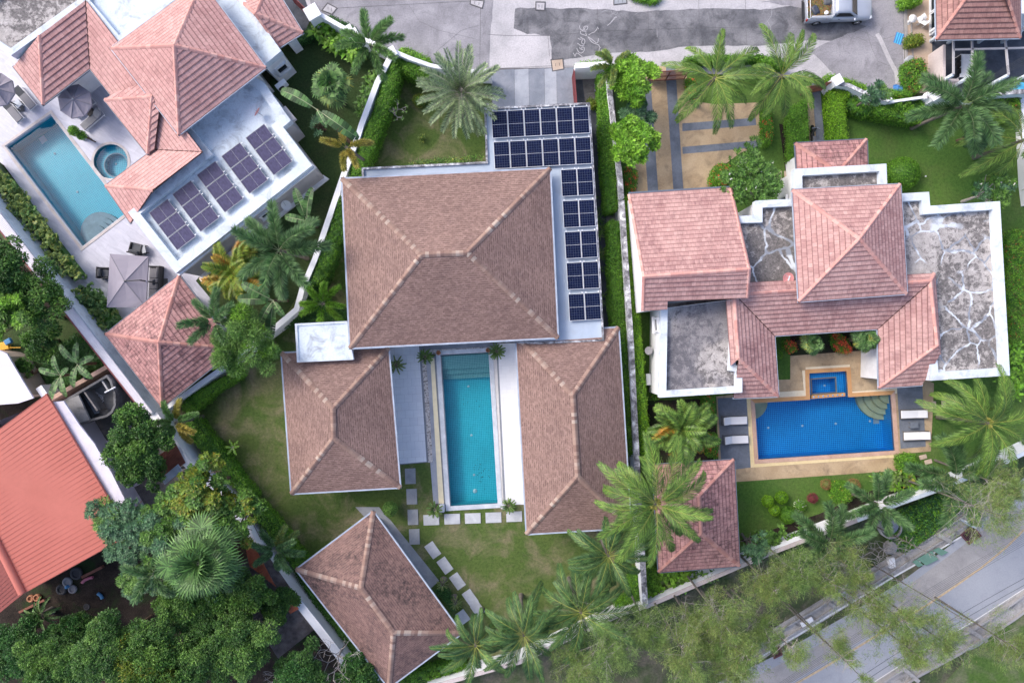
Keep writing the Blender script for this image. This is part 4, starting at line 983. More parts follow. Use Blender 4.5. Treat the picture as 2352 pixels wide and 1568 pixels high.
# ---------------------------------------------------------------- top-right house with its yard frame
V4 = thing('house', 'house with dusty rose tiled hip roof at the upper right corner of the street', 'house', tuple(P(2250, 0, 0)))
hip(V4, [(2146, -150), (2340, -158), (2344, 88), (2151, 92)], 3.5, [(2292, -52), (2287, -95)], 5.7, 'v', 'dusty')
b = MB(); x0 = P(2133, 0).x; b.prism([Vector((x0, P(0, 84).y, 0)), Vector((P(2335, 0).x, P(0, 80).y, 0)), Vector((P(2335, 0).x, P(0, -150).y, 0)), Vector((x0-.05, P(0, -150).y, 0))], 0, 3.45); b.build('wall', M['white_render'], V4)
for y in (16, 58): window(V4, (x0-.0, P(0, y).y, 1.15), (-1, 0, 0), 1.3, 1.5, frame='white_render', sill=False)
t = thing('yard_frame', 'pale post and beam frame over the dark yard below the top right house', 'pergola', tuple(P(2240, 150, 0)))
for x, y in [(2136, 96), (2136, 204), (2176, 100), (2178, 205), (2246, 98), (2256, 205), (2300, 98), (2306, 200)]:
    b = MB(); b.box(P(x, y, 0)+Vector((0, 0, 1.35)), (.2, .2, 2.7), bev=.02); b.build('post', M['flat_white'], t)
for a, c in [((2136, 96), (2136, 204)), ((2176, 100), (2178, 205)), ((2246, 98), (2256, 205)), ((2300, 98), (2306, 200)), ((2136, 150), (2306, 146))]:
    b = MB(); p, q = P(*a), P(*c); b.wall([p, q], 2.7, 2.82, .12); b.build('beam', M['grey_render'], t)
b = MB(); b.wall([P(2133, 128), P(2133, 206)], 0, 1.9, .18); b.wall([P(2133, 206), P(2165, 206)], 0, 1.9, .18)
tag(b.build('brick_wall', M['brick_pale']), 'pale whitewashed brick wall along the pavement below the top right house', 'wall')

# ---------------------------------------------------------------- red metal roofed house lower left
V5 = thing('house', 'house with large salmon red ribbed metal roof and lilac walls at the left edge', 'house', tuple(P(100, 1150, 0)))
ze, zr = 4.3, 5.6
r0, r1 = P(-120, 1018, zr), P(52, 1362, zr); e0, e1 = P(105, 906, ze), P(296, 1228, ze)
e0b = P(-20, 957, zr-.1); 
def ribbed(mb, q, n, rib=.03, rw=.035, edge=(0, 1)):
    """sloping sheet q[0..3]; ribs run from q0-q1 side to q3-q2 side"""
    nrm = (q[1]-q[0]).cross(q[3]-q[0]).normalized(); nrm = nrm if nrm.z > 0 else -nrm
    mb.face(q if (q[1]-q[0]).cross(q[2]-q[0]).z > 0 else q[::-1])
    for k in range(n+1):
        t_ = k/n; a, b_ = q[0].lerp(q[1], t_), q[3].lerp(q[2], t_); d = (q[1]-q[0]).normalized()*rw/2
        A = [a-d, a-d*.5+nrm*rib, a+d*.5+nrm*rib, a+d]; B = [b_-d, b_-d*.5+nrm*rib, b_+d*.5+nrm*rib, b_+d]
        mb.grid([A, B] if (B[0]-A[0]).cross(A[1]-A[0]).z < 0 else [B, A], smooth=False)
r0 = P(-64, 1130, zr)
rt = P(-75, 980, ze+.9)
b = MB(); ribbed(b, [e0, e1, r1, P(-100, 1058, zr)], 34); o = b.build('roof', M['metal_red'], V5)
b = MB(); p0, p1 = P(-100, 1058, zr), r1
b.tube([p0+Vector((0, 0, .0)), p1], .26, 10); b.build('ridge_cap', M['metal_red'], o)
b = MB(); gutter(b, [e0, e1, r1], .1, .2); b.build('edge_trim', M['metal_red'], o)
b = MB(); ribbed(b, [P(-150, 1145, ze-.4), P(-4, 1409, ze-.4), r1-Vector((0, 0, .25)), p0-Vector((0, 0, .25))], 40, .03); b.build('roof', M['metal_dark_red'], V5)
b = MB(); b.prism(inset([P(105, 906, ze), P(296, 1228, ze), P(52, 1365, ze), P(-20, 1400, ze), P(-150, 1145, ze), P(-110, 990, ze)], .5), 0, ze-.02, top=False); b.build('wall', M['lilac_render'], V5)
b = MB(); q = P(183, 990, 3.7); b.box(P(187, 992, 3.55), (.06, 2.6, .5), R(30)); b.build('vent_block', M['black_metal'], V5)
slab('paving', T(1, 3, (560, 525), (720, 610), (835, 905), (1000, 900), (1100, 1180), (1180, 1330), (1080, 1420), (700, 900)), 0, .08, 'lilac_render')
sheet('paving', T(1, 3, (840, 900), (1010, 860), (1250, 1250), (1090, 1330), (930, 1080)), .03, 'lilac_render')
b = MB(); b.prism(PL([(100, 915), (105, 923), *T(1, 3, (450, 535), (560, 525), (700, 735), (835, 905), (985, 1160), (1110, 1410), (1050, 1515)), (270, 1175), (250, 1172)], 4.0), 3.85, 4.0, bottom=True); b.build('ledge_roof', M['lilac_render'], V5)
# concrete outbuilding shell
t = thing('outbuilding', 'weathered roofless concrete outbuilding with curved corner beside the corrugated wall canopy', 'outbuilding', tuple(P(205, 925, 0)))
z_ = 2.8; oc = PL(T(1, 3, (560, 530), (940, 305), (975, 350), (1010, 470), (1012, 560), (985, 620), (940, 655), (690, 722), (640, 660)), z_)
b = MB(); b.wall(oc, 1.2, z_, .16, close=True); b.build('wall', M['concrete_dark'], t)
b = MB(); b.prism(inset(oc, .05), 0, 1.5); b.build('floor_slab', M['concrete_dark'], t)
b = MB(); b.wall(PL(T(1, 3, (725, 430), (850, 610)), z_), 1.5, z_-.1, .12); b.build('dividing_wall', M['stained_concrete'], t)
b = MB(); b.wall(PL(T(1, 3, (890, 345), (950, 440)), z_), 1.5, z_-.1, .12); b.build('dividing_wall', M['drain_concrete'], t)
b = MB(); b.prism(PL(T(1, 3, (570, 530), (690, 470), (790, 690), (685, 722)), z_+.02), z_-.15, z_+.02, bottom=True); b.build('roof_slab', M['drain_concrete'], t)
b = MB(); rr = random.Random(4)
for k in range(26):
    u = k/25; p = P(*T(1, 3, (750+115*u, 440+185*u))[0], 1.5); b.box((p.x, p.y, 1.62), (.34, .10, .12), R(15))
b.build('block_row', M['gutter'], t)
b = MB(); b.tube([P(*T(1, 3, (925, 450))[0], 2.9), P(*T(1, 3, (1018, 402))[0], 2.95)], .05, 8); tag(b.build('pipe', M['metal_white']), 'white plastic pipe end lying across the roofless concrete outbuilding wall', 'pipe')
b = MB(); rr = random.Random(9); cpt = P(*T(1, 3, (865, 500))[0], 1.55)
for k in range(5):
    b.tube([cpt+Vector((math.cos(a_)*(.22+.06*k)+rr.uniform(-.1, .1), math.sin(a_)*(.2+.05*k)+rr.uniform(-.1, .1), .02*k)) for a_ in [2*math.pi*s_/14 for s_ in range(15)]], .012, 5)
tag(b.build('hose_coil', M['cushion_white']), 'tangled coil of white hose on the floor of the roofless concrete outbuilding', 'hose')
# left-edge white roof, sheds
t = thing('house', 'plain white flat roofed building corner at the left edge above the salmon metal roof', 'house', tuple(P(20, 860, 0)))
b = MB(); b.prism(PL([(-140, 780), (-10, 800), (16, 812), (32, 840), (76, 914), (40, 926), (-140, 940)], 2.6), 2.45, 2.6, bottom=True); b.build('roof_slab', M['lilac_render'], t)
b = MB(); b.prism(inset(PL([(-140, 780), (-10, 800), (16, 812), (32, 840), (76, 914), (40, 926), (-140, 940)], 2.6), .3), 0, 2.45, top=False); b.build('wall', M['beige_pave'], t)
def shed(label, q, z0, z1, n, mat, name='shed'):
    t = thing(name, label, 'shed', tuple(P(sum(p[0] for p in q)/4, sum(p[1] for p in q)/4)))
    b = MB(); Q = [P(*q[0], z0), P(*q[1], z0), P(*q[2], z1), P(*q[3], z1)]; ribbed(b, Q, n, .05, .10); b.build('roof', M[mat], t)
    for k in range(4):
        b = MB(); p = inset(Q, .25)[k]; b.box((p.x, p.y, (z0, z0, z1, z1)[k]/2-.05), (.12, .12, (z0, z0, z1, z1)[k]-.12)); b.build('post', M['stained_concrete'], t)
shed('rusty dark red corrugated shed roof behind the stained white boundary wall', [(366, 1105), (425, 1063), (402, 1018), (345, 1060)], 2.3, 2.5, 22, 'metal_rust')
shed('small bluish corrugated shed roof half hidden under the dark broadleaf trees', [(380, 1112), (418, 1080), (408, 1066), (370, 1098)], 2.6, 2.7, 14, 'gutter')
shed('weathered grey tiled shed roof outside the white wall with strips of orange tile', [(640, 1510), (728, 1440), (600, 1255), (520, 1320)], 2.0, 2.8, 34, 'old_tile')
shed('strip of orange red corrugated roof beside the white boundary wall', [(575, 1300), (632, 1345), (588, 1262), (560, 1235)], 2.95, 3.0, 12, 'orange_tile')
shed('small patch of orange corrugated sheet on the grey tiled shed', [(668, 1408), (685, 1398), (664, 1368), (650, 1378)], 2.75, 2.8, 6, 'orange_tile')

# ---------------------------------------------------------------- boundary walls and fences
def bwall(label, pts, z, th=.26, mat='wall_white', cap='wall_white', capw=.02, world=False, name='boundary_wall', pillars=()):
    q = PL(pts, z); c = q[0].lerp(q[-1], .5); t = thing(name, label, 'wall', (c.x, c.y, 0))
    b = MB(); b.wall(q, 0, z-.08, th); b.build('wall_body', M[mat], t)
    b = MB(); b.wall(q, z-.08, z, th+capw*2); b.build('coping', M[cap], t)
    for x, y, s_ in pillars:
        b = MB(); p = P(x, y, z+.25); b.box((p.x, p.y, (z+.2)/2), (s_, s_, z+.2), R(30)); b.box((p.x, p.y, z+.24), (s_+.12, s_+.12, .1), R(30), bev=.02); b.build('pillar', M[mat], t)
    return t
bwall('long white wall between the villa lawns, running down from the corner pillar', [(897, 130), (866, 190), (829, 289), (824, 307), (803, 365), (788, 404), (723, 595), (694, 663), (681, 710), (639, 746), (560, 806)], 2.0, .36, pillars=[(898, 120, .62)])
bwall('white wall under the eave of the pink pyramid pavilion', [(560, 812), (520, 838), (376, 940)], 2.1, .28)
bwall('low white wall along the street from the heliconias to the corner pillar', [(708, 20), (742, 37), (800, 70), (815, 80), (860, 100), (897, 120)], 2.0, .26, pillars=[(717, 28, .9), (800, 68, .5), (812, 76, .5)])
bwall('curved white wall along the street behind the date palm', [(903, 117), (940, 133), (988, 150), (1025, 157), (1060, 162), (1129, 165)], 2.0, .24)
bwall('thick white gate wall end beside the grey driveway', [(1321, 151), (1398, 147)], 2.3, .34)
bwall('mottled grey and white wall between the central villa and the tan driveway', [(1395, 150), (1402, 221), (1424, 404), (1428, 455)], 2.3, .32, cap='cap_mottled')
bwall('long mottled wall between the brown east wing and the lime hedge', [(1428, 460), (1450, 796), (1463, 1057), (1478, 1320), (1483, 1392)], 2.3, .36, cap='cap_mottled')
bwall('stained white wall along the lower left edge of the central lawn', [(352, 951), (388, 1002), (427, 1062), (534, 1158), (582, 1250), (634, 1320), (723, 1432), (816, 1552), (850, 1600)], 2.3, .55, capw=.02)
bwall('white wall below the lower brown pavilion at the bottom edge', [(980, 1580), (1194, 1520), (1424, 1411), (1484, 1392)], 1.9, .24, cap='brick_pale')
bwall('white wall with brown coping behind the rose tiled garden house', [(1484, 1393), (1776, 1268), (1969, 1195)], 1.9, .24, cap='brick_pale')
bwall('white wall below the right villa garden under the foxtail palms', [(1969, 1195), (2073, 1154), (2146, 1128), (2284, 1073), (2420, 1010)], 1.9, .24, cap='white_cap')
bwall('white wall curving from the gate pillar along the street to the round shrub', [(1925, 192), (1950, 196), (1990, 215), (2045, 232)], 1.8, .24, cap='cap_mottled', pillars=[(1924, 184, .6), (1992, 214, .28)])
bwall('thin pale wall between two white posts above the right villa hedge', [(2045, 234), (2128, 222)], 1.6, .14, pillars=[(2041, 226, .3), (2130, 219, .3)])
bwall('grey topped wall below the top right yard behind the foxtail palm', [(2128, 220), (2210, 218), (2352, 210), (2420, 206)], 1.9, .3, cap='cap_mottled', pillars=[(2148, 218, .6)])
bwall('white wall at the right edge behind the leaning coconut palm', [(2348, 225), (2358, 420), (2364, 470)], .7, .2)
# tall white wall with corrugated canopy on its outside
t = thing('boundary_wall', 'tall pale blue wall capped by a ribbed white canopy along the left pool terrace', 'wall', tuple(P(150, 700, 0)))
b = MB(); b.wall(PL([(-60, 418), (0, 488), (234, 796), (350, 950)], 2.5), 0, 2.5, .2); b.build('wall_body', M['white_cap'], t)
b = MB(); q = [P(334, 954, 2.45), P(-80, 428, 2.45), P(-60, 410, 2.62), P(350, 946, 2.62)]
ribbed(b, [q[1], q[0], q[3], q[2]], 180, .03, .05); b.build('canopy', M['canopy_white'], t)
b = MB(); b.wall([q[0], q[1]], 2.36, 2.5, .09); b.build('fascia', M['burgundy'], t)
b = MB(); b.wall(PL(T(1, 3, (430, 515), (950, 218)), 1.8), 0, 1.8, .3)
t = thing('boundary_wall', 'pinkish brown garden wall with two dark lamp caps beside the banana plants', 'wall', tuple(P(180, 880, 0))); b.build('wall_body', M['terracotta' if False else 'pink_coping'], t)
for x, y in T(1, 3, (545, 440), (755, 320)):
    b = MB(); p = P(x, y, 1.95); b.lathe([(.14, 1.8), (.16, 1.86), (.12, 2.0), (0, 2.04)], (p.x, p.y, 0), 12); b.build('lamp_cap', M['black_metal'], t)
b = MB(); b.box(P(*T(1, 3, (458, 446))[0], 1.0), (.5, 1.1, 2.0), R(35)); tag(b.build('gate_post', M['white_render']), 'short white wall stub beside the pinkish brown garden wall', 'wall')
# gates
def gate(label, pts, z, mat, slats, name='gate', rail=True):
    q = PL(pts, z); t = thing(name, label, 'gate', tuple((q[0].x, q[0].y, 0)))
    a, c = q[0], q[-1]; L = (c-a).length; d = (c-a)/L; n_ = Vector((-d.y, d.x, 0)); rz = math.atan2(d.y, d.x)
    b = MB()
    for zz in (.12, z*.5, z-.05): b.box(((a.x+c.x)/2, (a.y+c.y)/2, zz), (L, .06, .08), rz)
    for s_ in (0, .5, 1): p = a.lerp(c, s_); b.box((p.x, p.y, z/2), (.07, .08, z), rz)
    b.build('frame', M[mat], t)
    b = MB()
    for k in range(slats): p = a.lerp(c, (k+.5)/slats); b.box((p.x+n_.x*.0, p.y, z/2), (L/slats*.55, .035, z-.1), rz)
    b.build('slat_panel', M[mat], t)
gate('rust red slatted driveway gate leaning under the coconut fronds', [(1497, 166), (1585, 160)], 1.9, 'rust_gate', 30)
gate('burgundy sliding gate standing open along the grey driveway edge', [(1319, 160), (1325, 238)], 1.7, 'burgundy', 30)
gate('brown slatted garden gate beside the white pillar on the dark path', [(1862, 198), (1912, 188)], 1.8, 'rust_gate', 14)
gate('dark red metal gate beside the white corner pillar at the top', [(660, -20), (712, 30)], 1.9, 'burgundy', 24)
# ---------------------------------------------------------------- solar panels (each one a thing)
def solar_proto(w_, h, glass, frame):
    t = thing('solar_panel', 'x', 'solar panel'); b = MB()
    b.face([(-w_/2+.03, -h/2+.03, .04), (w_/2-.03, -h/2+.03, .04), (w_/2-.03, h/2-.03, .04), (-w_/2+.03, h/2-.03, .04)], uv=[(0, 0), (w_-.06, 0), (w_-.06, h-.06), (0, h-.06)])
    b.build('glass', M[glass], t); b = MB()
    for s_ in (-1, 1): b.box((0, s_*(h/2-.015), .03), (w_, .022, .05)); b.box((s_*(w_/2-.011), 0, .03), (.022, h-.044, .05))
    b.box((0, 0, .044), (w_-.06, .014, .006)); b.build('frame', M[frame], t)
    for s_ in (-1, 1):
        b = MB(); b.box((s_*(w_/2-.12), h/2+.05, .02), (.06, .14, .08)); b.build('clamp', M['metal_white'], t)
    return t
pr = solar_proto(1.115, 1.90, 'solar_navy', 'metal_white'); used = [0]
rows = []
for k in range(6): rows.append((T(3, 1, (657-143.6*(5-k), 1061+7.8*(5-k)))[0], f'{od[k]} navy solar panel from the left in the upper row above the brown main roof', 'navy solar panels on the grey flat roof'))
for k in range(6): rows.append((T(3, 1, (676-143.6*(5-k), 1331+7.8*(5-k)))[0], f'{od[k]} navy solar panel from the left in the second row above the brown main roof', 'navy solar panels on the grey flat roof'))
gp = [(552, 108, 694, 100), (567, 383, 709, 375), (585, 656, 727, 648), (601, 928, 743, 920), (617, 1203, 760, 1194)]
for k, (a, b_, c, d) in enumerate(gp):
    for s_, (x, y) in (('left', (a, b_)), ('right', (c, d))): rows.append((T(3, 2, (x, y))[0], f'{s_} navy solar panel of the {od[k]} pair down the strip east of the main roof', 'navy solar panels on the grey flat roof'))
for i, (q, lab, grp) in enumerate(rows):
    o = pr if i == 0 else copy_tree(pr); p = P(*q, 3.95); o.location = p; o.rotation_euler = (0, 0, R(3.1)); tag(o, lab, 'solar panel', grp)
pr = solar_proto(1.09, 1.66, 'solar_black', 'metal_grey')
Z2 = lambda x, y: (330.75+x*.22657, 245+y*.22657)
gs = [(235, 925), (472, 737), (718, 542), (968, 352), (1213, 165)]; i = 0
names = ['leftmost', 'second', 'middle', 'fourth', 'rightmost']
for k, (x, y) in enumerate(gs):
    for j in range(3):
        cx = x-89+ (289/3)*(j+.5); cy = y+81+(383/3)*(j+.5)
        o = pr if i == 0 else copy_tree(pr); i += 1; p = P(*Z2(cx, cy), 3.62); o.location = p; o.rotation_euler = (0, 0, R(-53)); 
        tag(o, f'{["upper", "centre", "lower"][j]} dull violet solar panel of the {names[k]} array on the white flat roof', 'solar panel', 'dull violet solar panels on the white flat roof')
# ---------------------------------------------------------------- loungers
def lounger(label, x, y, rz, fr, cu, hd, rise=.35, mesh_head=False, z=.02):
    p = P(x, y, .3); t = thing('sun_lounger', label, 'sun lounger', (p.x, p.y, z), rz=rz); L, W_ = 1.95, .66
    b = MB()
    for s_ in (-1, 1): b.box((0, s_*W_/2, .27), (L, .05, .06), bev=.01)
    for s_ in (-1, 1): b.box((s_*(L/2-.03), 0, .27), (.05, W_, .06), bev=.01)
    bb = b; bb_build(bb, 'frame', fr, t)
    for sx in (-1, 1):
        for sy in (-1, 1): b = MB(); b.box((sx*(L/2-.12), sy*W_/2, .125), (.05, .05, .25)); bb_build(b, 'leg', fr, t)
    b = MB(); b.box((.32, 0, .345), (1.26, W_-.08, .09), bev=.03); bb_build(b, 'cushion', cu, t)
    b = MB(); M3 = Matrix.Rotation(math.atan2(rise, .6), 3, 'Y'); b.box((-.62, 0, .345+rise/2), (.72, W_-.08, .09), rot=M3, bev=.03); bb_build(b, 'backrest', hd, t)
    b = MB()
    for s_ in (-1, 1): b.tube([(-.45, s_*.2, .27), (-.85, s_*.2, .27+rise*.85)], .014, 6)
    bb_build(b, 'back_support', fr, t)
    return t
def bb_build(b, name, mat, t):
    """build a part given in the thing's own (unrotated) coordinates"""
    o = b.build(name, M[mat] if isinstance(mat, str) else mat, None, origin=(0, 0, 0)); o.parent = t; o.location = (0, 0, 0); return o
lounger('grey lounger with charcoal head cushion nearest the pink tiled roof edge', 58, 226, R(-49.5), 'metal_white', 'cushion_grey', 'cushion_dark', .12)
lounger('grey lounger with charcoal head cushion nearest the left picture edge', 28.5, 256, R(-49.5), 'metal_white', 'cushion_grey', 'cushion_dark', .12)
lounger('grey lounger with raised back below the octagonal parasol', 212, 275, R(-138.7), 'metal_white', 'cushion_mid', 'cushion_mid', .3)
lounger('white framed lounger mostly hidden under the octagonal parasol', 192, 247, R(-138.7), 'metal_white', 'cushion_mid', 'cushion_mid', .3)
lounger('white lounger left of the blue pool, the upper of the pair', 1686.7, 965.5, R(2), 'cushion_dark', 'cushion_white', 'cushion_white', .4)
lounger('white lounger left of the blue pool, the lower of the pair', 1689.3, 1009.3, R(2), 'cushion_dark', 'cushion_white', 'cushion_white', .4)
lounger('white lounger right of the blue pool, the upper of the pair', 2097.6, 950.7, R(182), 'trunk_grey', 'cushion_white', 'cushion_white', .12)
lounger('white lounger right of the blue pool, the lower of the pair', 2104, 1000.5, R(182), 'trunk_grey', 'cushion_white', 'cushion_white', .12)
def table(label, x, y, sx, sy, h, rz, top, leg, name='side_table', cat='table'):
    p = P(x, y, h); t = thing(name, label, cat, (p.x, p.y, .02), rz=rz)
    b = MB(); b.box((0, 0, h), (sx, sy, .04), bev=.008); bb_build(b, 'tabletop', top, t)
    for a in (-1, 1):
        for c in (-1, 1): b = MB(); b.box((a*(sx/2-.04), c*(sy/2-.04), h/2), (.035, .035, h)); bb_build(b, 'leg', leg, t)
    return t
table('small glass topped table between the two grey loungers', 41, 239, .55, .5, .4, R(-49), 'gutter', 'metal_white')
table('black side table below the octagonal parasol', 207, 257, .6, .5, .42, R(45), 'black_metal', 'black_metal')
table('small slatted table between the white loungers right of the blue pool', 2100, 976, .6, .45, .35, R(2), 'slate_deck', 'trunk_grey')
table('small white framed table against the right wing beside the blue pool', 1739.5+1030*.26042, 784+290*.26042, .6, .6, .7, R(2), 'yellow_tile', 'metal_white')
# parasols
def parasol(label, cx, cy, corners, zr, zt, mat, pole_xy, arm=False):
    c = P(cx, cy, zt); q = PL(corners, zr); n = len(q); pp = P(*pole_xy, 0); t = thing('parasol', label, 'parasol', (pp.x, pp.y, 0.02))
    b = MB()
    for k in range(n):
        a, d = q[k], q[(k+1) % n]; rows_ = []
        for s_ in range(5):
            u = s_/4; sag = -.06*math.sin(math.pi*u)
            rows_.append([c.lerp(a, u), c.lerp(a.lerp(d, .5), u)+Vector((0, 0, sag)), c.lerp(d, u)])
        b.grid(rows_[::-1], smooth=False)
        b.face([a, d, d-Vector((0, 0, .12)), a-Vector((0, 0, .12))])
    b.build('canopy', M[mat], t)
    b = MB(); b.lathe([(.05, zt-.02), (.07, zt+.03), (.03, zt+.09), (0, zt+.1)], (c.x, c.y, 0), 12); b.build('finial', M['metal_grey'], t)
    for k in range(n):
        b = MB(); b.tube([c-Vector((0, 0, -.012)), q[k]+Vector((0, 0, .012))], .014, 6); b.build('rib', M['fabric_seam'], t)
    b = MB()
    if arm:
        top = Vector((pp.x, pp.y, zt+.25)); b.tube([Vector((pp.x, pp.y, .05)), top], .05, 8); b.tube([top, c.lerp(top, .35)+Vector((0, 0, .1)), c+Vector((0, 0, .1))], .04, 8)
    else: b.tube([Vector((c.x, c.y, .05)), c], .03, 8)
    b.build('pole', M['black_metal'], t)
    b = MB(); b.box((pp.x, pp.y, .06), (.8, .8, .08), bev=.02); b.build('base', M['cushion_dark'], t)
    return t
oc = [(172+40*math.cos(R(a+12)), 233+40*math.sin(R(a+12))) for a in range(0, 360, 45)]
parasol('grey octagonal parasol over the loungers by the round spa', 168, 228, oc[::-1], 2.3, 2.8, 'fabric_grey', (172, 233))
oc = [(-6+40*math.cos(R(a+12)), 207+40*math.sin(R(a+12))) for a in range(0, 360, 45)]
parasol('grey octagonal parasol cut by the left picture edge', -10, 203, oc[::-1], 2.3, 2.8, 'fabric_grey', (45, 245), arm=True)
parasol('large grey rectangular cantilever parasol over the sofa set', 286.5, 646, [(252.6, 583), (245, 706), (335, 705), (341, 589)], 2.5, 2.95, 'fabric_grey', (374, 652), arm=True)
# garden seating
def seat(name, label, cat, x, y, w_, d, rz, n, fr='rattan', cu='cushion_dark', pillow=False):
    p = P(x, y, .4); t = thing(name, label, cat, (p.x, p.y, .02), rz=rz)
    b = MB(); b.box((0, 0, .17), (w_, d, .26), bev=.03); bb_build(b, 'base', fr, t)
    b = MB(); b.box((0, d/2-.05, .45), (w_, .10, .62), bev=.03); bb_build(b, 'backrest', fr, t)
    for s_ in (-1, 1): b = MB(); b.box((s_*(w_/2-.05), -.03, .38), (.10, d-.08, .40), bev=.03); bb_build(b, 'armrest', fr, t)
    sw = (w_-.22)/n
    for k in range(n):
        xx = -w_/2+.11+sw*(k+.5)
        b = MB(); b.box((xx, -.06, .37), (sw-.02, d-.22, .15), bev=.05); bb_build(b, 'seat_cushion', cu, t)
        b = MB(); b.box((xx, d/2-.20, .58), (sw-.04, .2, .36), bev=.08); bb_build(b, 'back_cushion', cu, t)
    if pillow: b = MB(); b.box((-.1, .05, .52), (.4, .16, .34), rot=Matrix.Rotation(.6, 3, 'X'), bev=.07); bb_build(b, 'pillow', 'bag_dark', t)
    for a in (-1, 1):
        for c in (-1, 1): b = MB(); b.box((a*(w_/2-.06), c*(d/2-.06), .03), (.06, .06, .06)); bb_build(b, 'leg', 'black_metal', t)
    return t
seat('sofa', 'long black rattan sofa with grey cushions at the parasol edge', 'sofa', 356, 652, 2.7, .98, R(-92), 3, cu='cushion_grey', pillow=True)
seat('armchair', 'black rattan armchair above the rectangular parasol', 'armchair', 313, 572, .95, .85, R(165), 1)
seat('armchair', 'black rattan armchair left of the rectangular parasol', 'armchair', 239, 627, .85, .82, R(88), 1)
table('low dark coffee table peeking from under the rectangular parasol', 322, 588, .75, .6, .35, R(0), 'cushion_dark', 'black_metal', 'coffee_table')
table('dark glass side table between the armchair and the white parapet', 330, 572, .3, .62, .5, R(12), 'metal_grey', 'black_metal')
# tall planter with clipped tree
p = P(197, 317, 0); t = thing('planter', 'tall flared grey vase planter holding a clipped small tree on the lilac terrace', 'planter', (p.x, p.y, .02))
b = MB(); b.lathe([(.02, .02), (.26, .02), (.28, .06), (.20, .25), (.16, .55), (.19, .85), (.30, 1.1), (.31, 1.14), (.27, 1.13), (.18, 1.0), (0, 1.0)], (p.x, p.y, 0), 24); b.build('vase', M['ceramic'], t)
PLANTER = (p, t)
# corner pots round the pool
for lab, (x, y) in (('small brown clay pot beside the sago palm at the pool head left corner', (1007, 810)), ('small brown clay pot beside the sago palm at the pool head right corner', (1121, 804))):
    p = P(x, y, .3); t = thing('clay_pot', lab, 'pot', (p.x, p.y, 0)); b = MB(); b.lathe([(.10, .02), (.17, .2), (.18, .32), (.13, .36), (.15, .4), (.11, .4), (.10, .3), (0, .3)], (p.x, p.y, 0), 16); b.build('pot', M['clay'], t)
p = P(1014.5, 1167, .4); b = MB(); rr = random.Random(2)
b.box((p.x, p.y, .25), (.42, .62, .5), R(2), bev=.12); tag(b.build('carved_stone', M['pool_coping']), 'pale carved stone block at the lower left corner of the teal pool', 'stone')
p = P(1158, 1164, .3); b = MB(); b.box((p.x, p.y, .2), (.3, .3, .4), R(2), bev=.08); tag(b.build('carved_stone', M['pool_coping']), 'small pale stone at the lower right corner of the teal pool', 'stone')
# air conditioners, dishes
def ac(label, x, y, rz, z=.6):
    p = P(x, y, z+.3); t = thing('air_conditioner', label, 'air conditioner', (p.x, p.y, z), rz=rz)
    b = MB(); b.box((0, 0, .3), (.85, .34, .62), bev=.02); bb_build(b, 'housing', 'metal_white', t)
    b = MB(); rows_ = [[Vector((-.15+r_*math.cos(a), -.175, .3+r_*math.sin(a))) for a in [2*math.pi*k/16 for k in range(16)]] for r_ in (.24, .2, .05)]
    b.grid(rows_, close=True); b.face(rows_[-1]); bb_build(b, 'fan_grille', 'black_metal', t)
    for s_ in (-1, 1): b = MB(); b.box((s_*.3, 0, -.03), (.06, .36, .05)); bb_build(b, 'bracket', 'metal_grey', t)
ac('white air conditioner below the wall block with the square window', 647, 196, R(38), 1.6)
ac('white air conditioner beside the small canopy slab of the white flat roof', 676, 298, R(128), .5)
ac('white air conditioner at the base of the grey wall above the orange foliage', 541, 578, R(38), .3)
ac('white air conditioner on the ground beside the stained roof and the lime hedge', 1487.5, 871, R(92), .3)
def dish(label, x, y, z, nrm, r_, mat, mark=None):
    p = P(x, y, z); t = thing('satellite_dish', label, 'satellite dish', tuple(p)); n_ = Vector(nrm).normalized()
    u = n_.cross(Vector((0, 0, 1))); u = u.normalized() if u.length > .05 else Vector((1, 0, 0)); v = n_.cross(u)
    b = MB(); rows_ = [[p+n_*(.16*r_*(k/5)**2/.5*.5)+(u*math.cos(a)+v*math.sin(a))*r_*k/5 for a in [2*math.pi*s_/24 for s_ in range(24)]] for k in range(6)]
    b.grid(rows_, close=True); b.build('reflector', M[mat], t)
    b = MB(); b.tube([p-n_*.02, Vector((p.x-n_.x*.2, p.y-n_.y*.2, z-.45))], .025, 6); b.build('mount', M['metal_grey'], t)
    b = MB(); b.tube([p-v*r_, p+n_*r_*.8], .012, 6); b.build('feed_arm', M['metal_grey'], t)
    if mark:
        b = MB(); rz_ = R(72); b.box(p+n_*.045*0+Vector((.05, 0, .05)), (.36, .10, .01), rz_)
        o = b.build('logo_stripe', M['cushion_white'], t)
    return t
dish('salmon pink satellite dish with a white stripe on the stained roof', 1810, 639, 4.6, (.05, -.05, 1), .40, 'dish_pink', True)
dish('pink satellite dish seen edge on, on the white flat roof', 592, 258, 4.0, (-.85, .5, .25), .34, 'dish_pink')
dish('white satellite dish on the grey wall of the white flat roofed block', 657, 471, 1.6, (.25, -.35, .9), .36, 'metal_white')
dish('pale round satellite dish on the wall beside the lime hedge', 1490.5, 805, 1.6, (-.5, 0, .8), .30, 'cushion_grey')
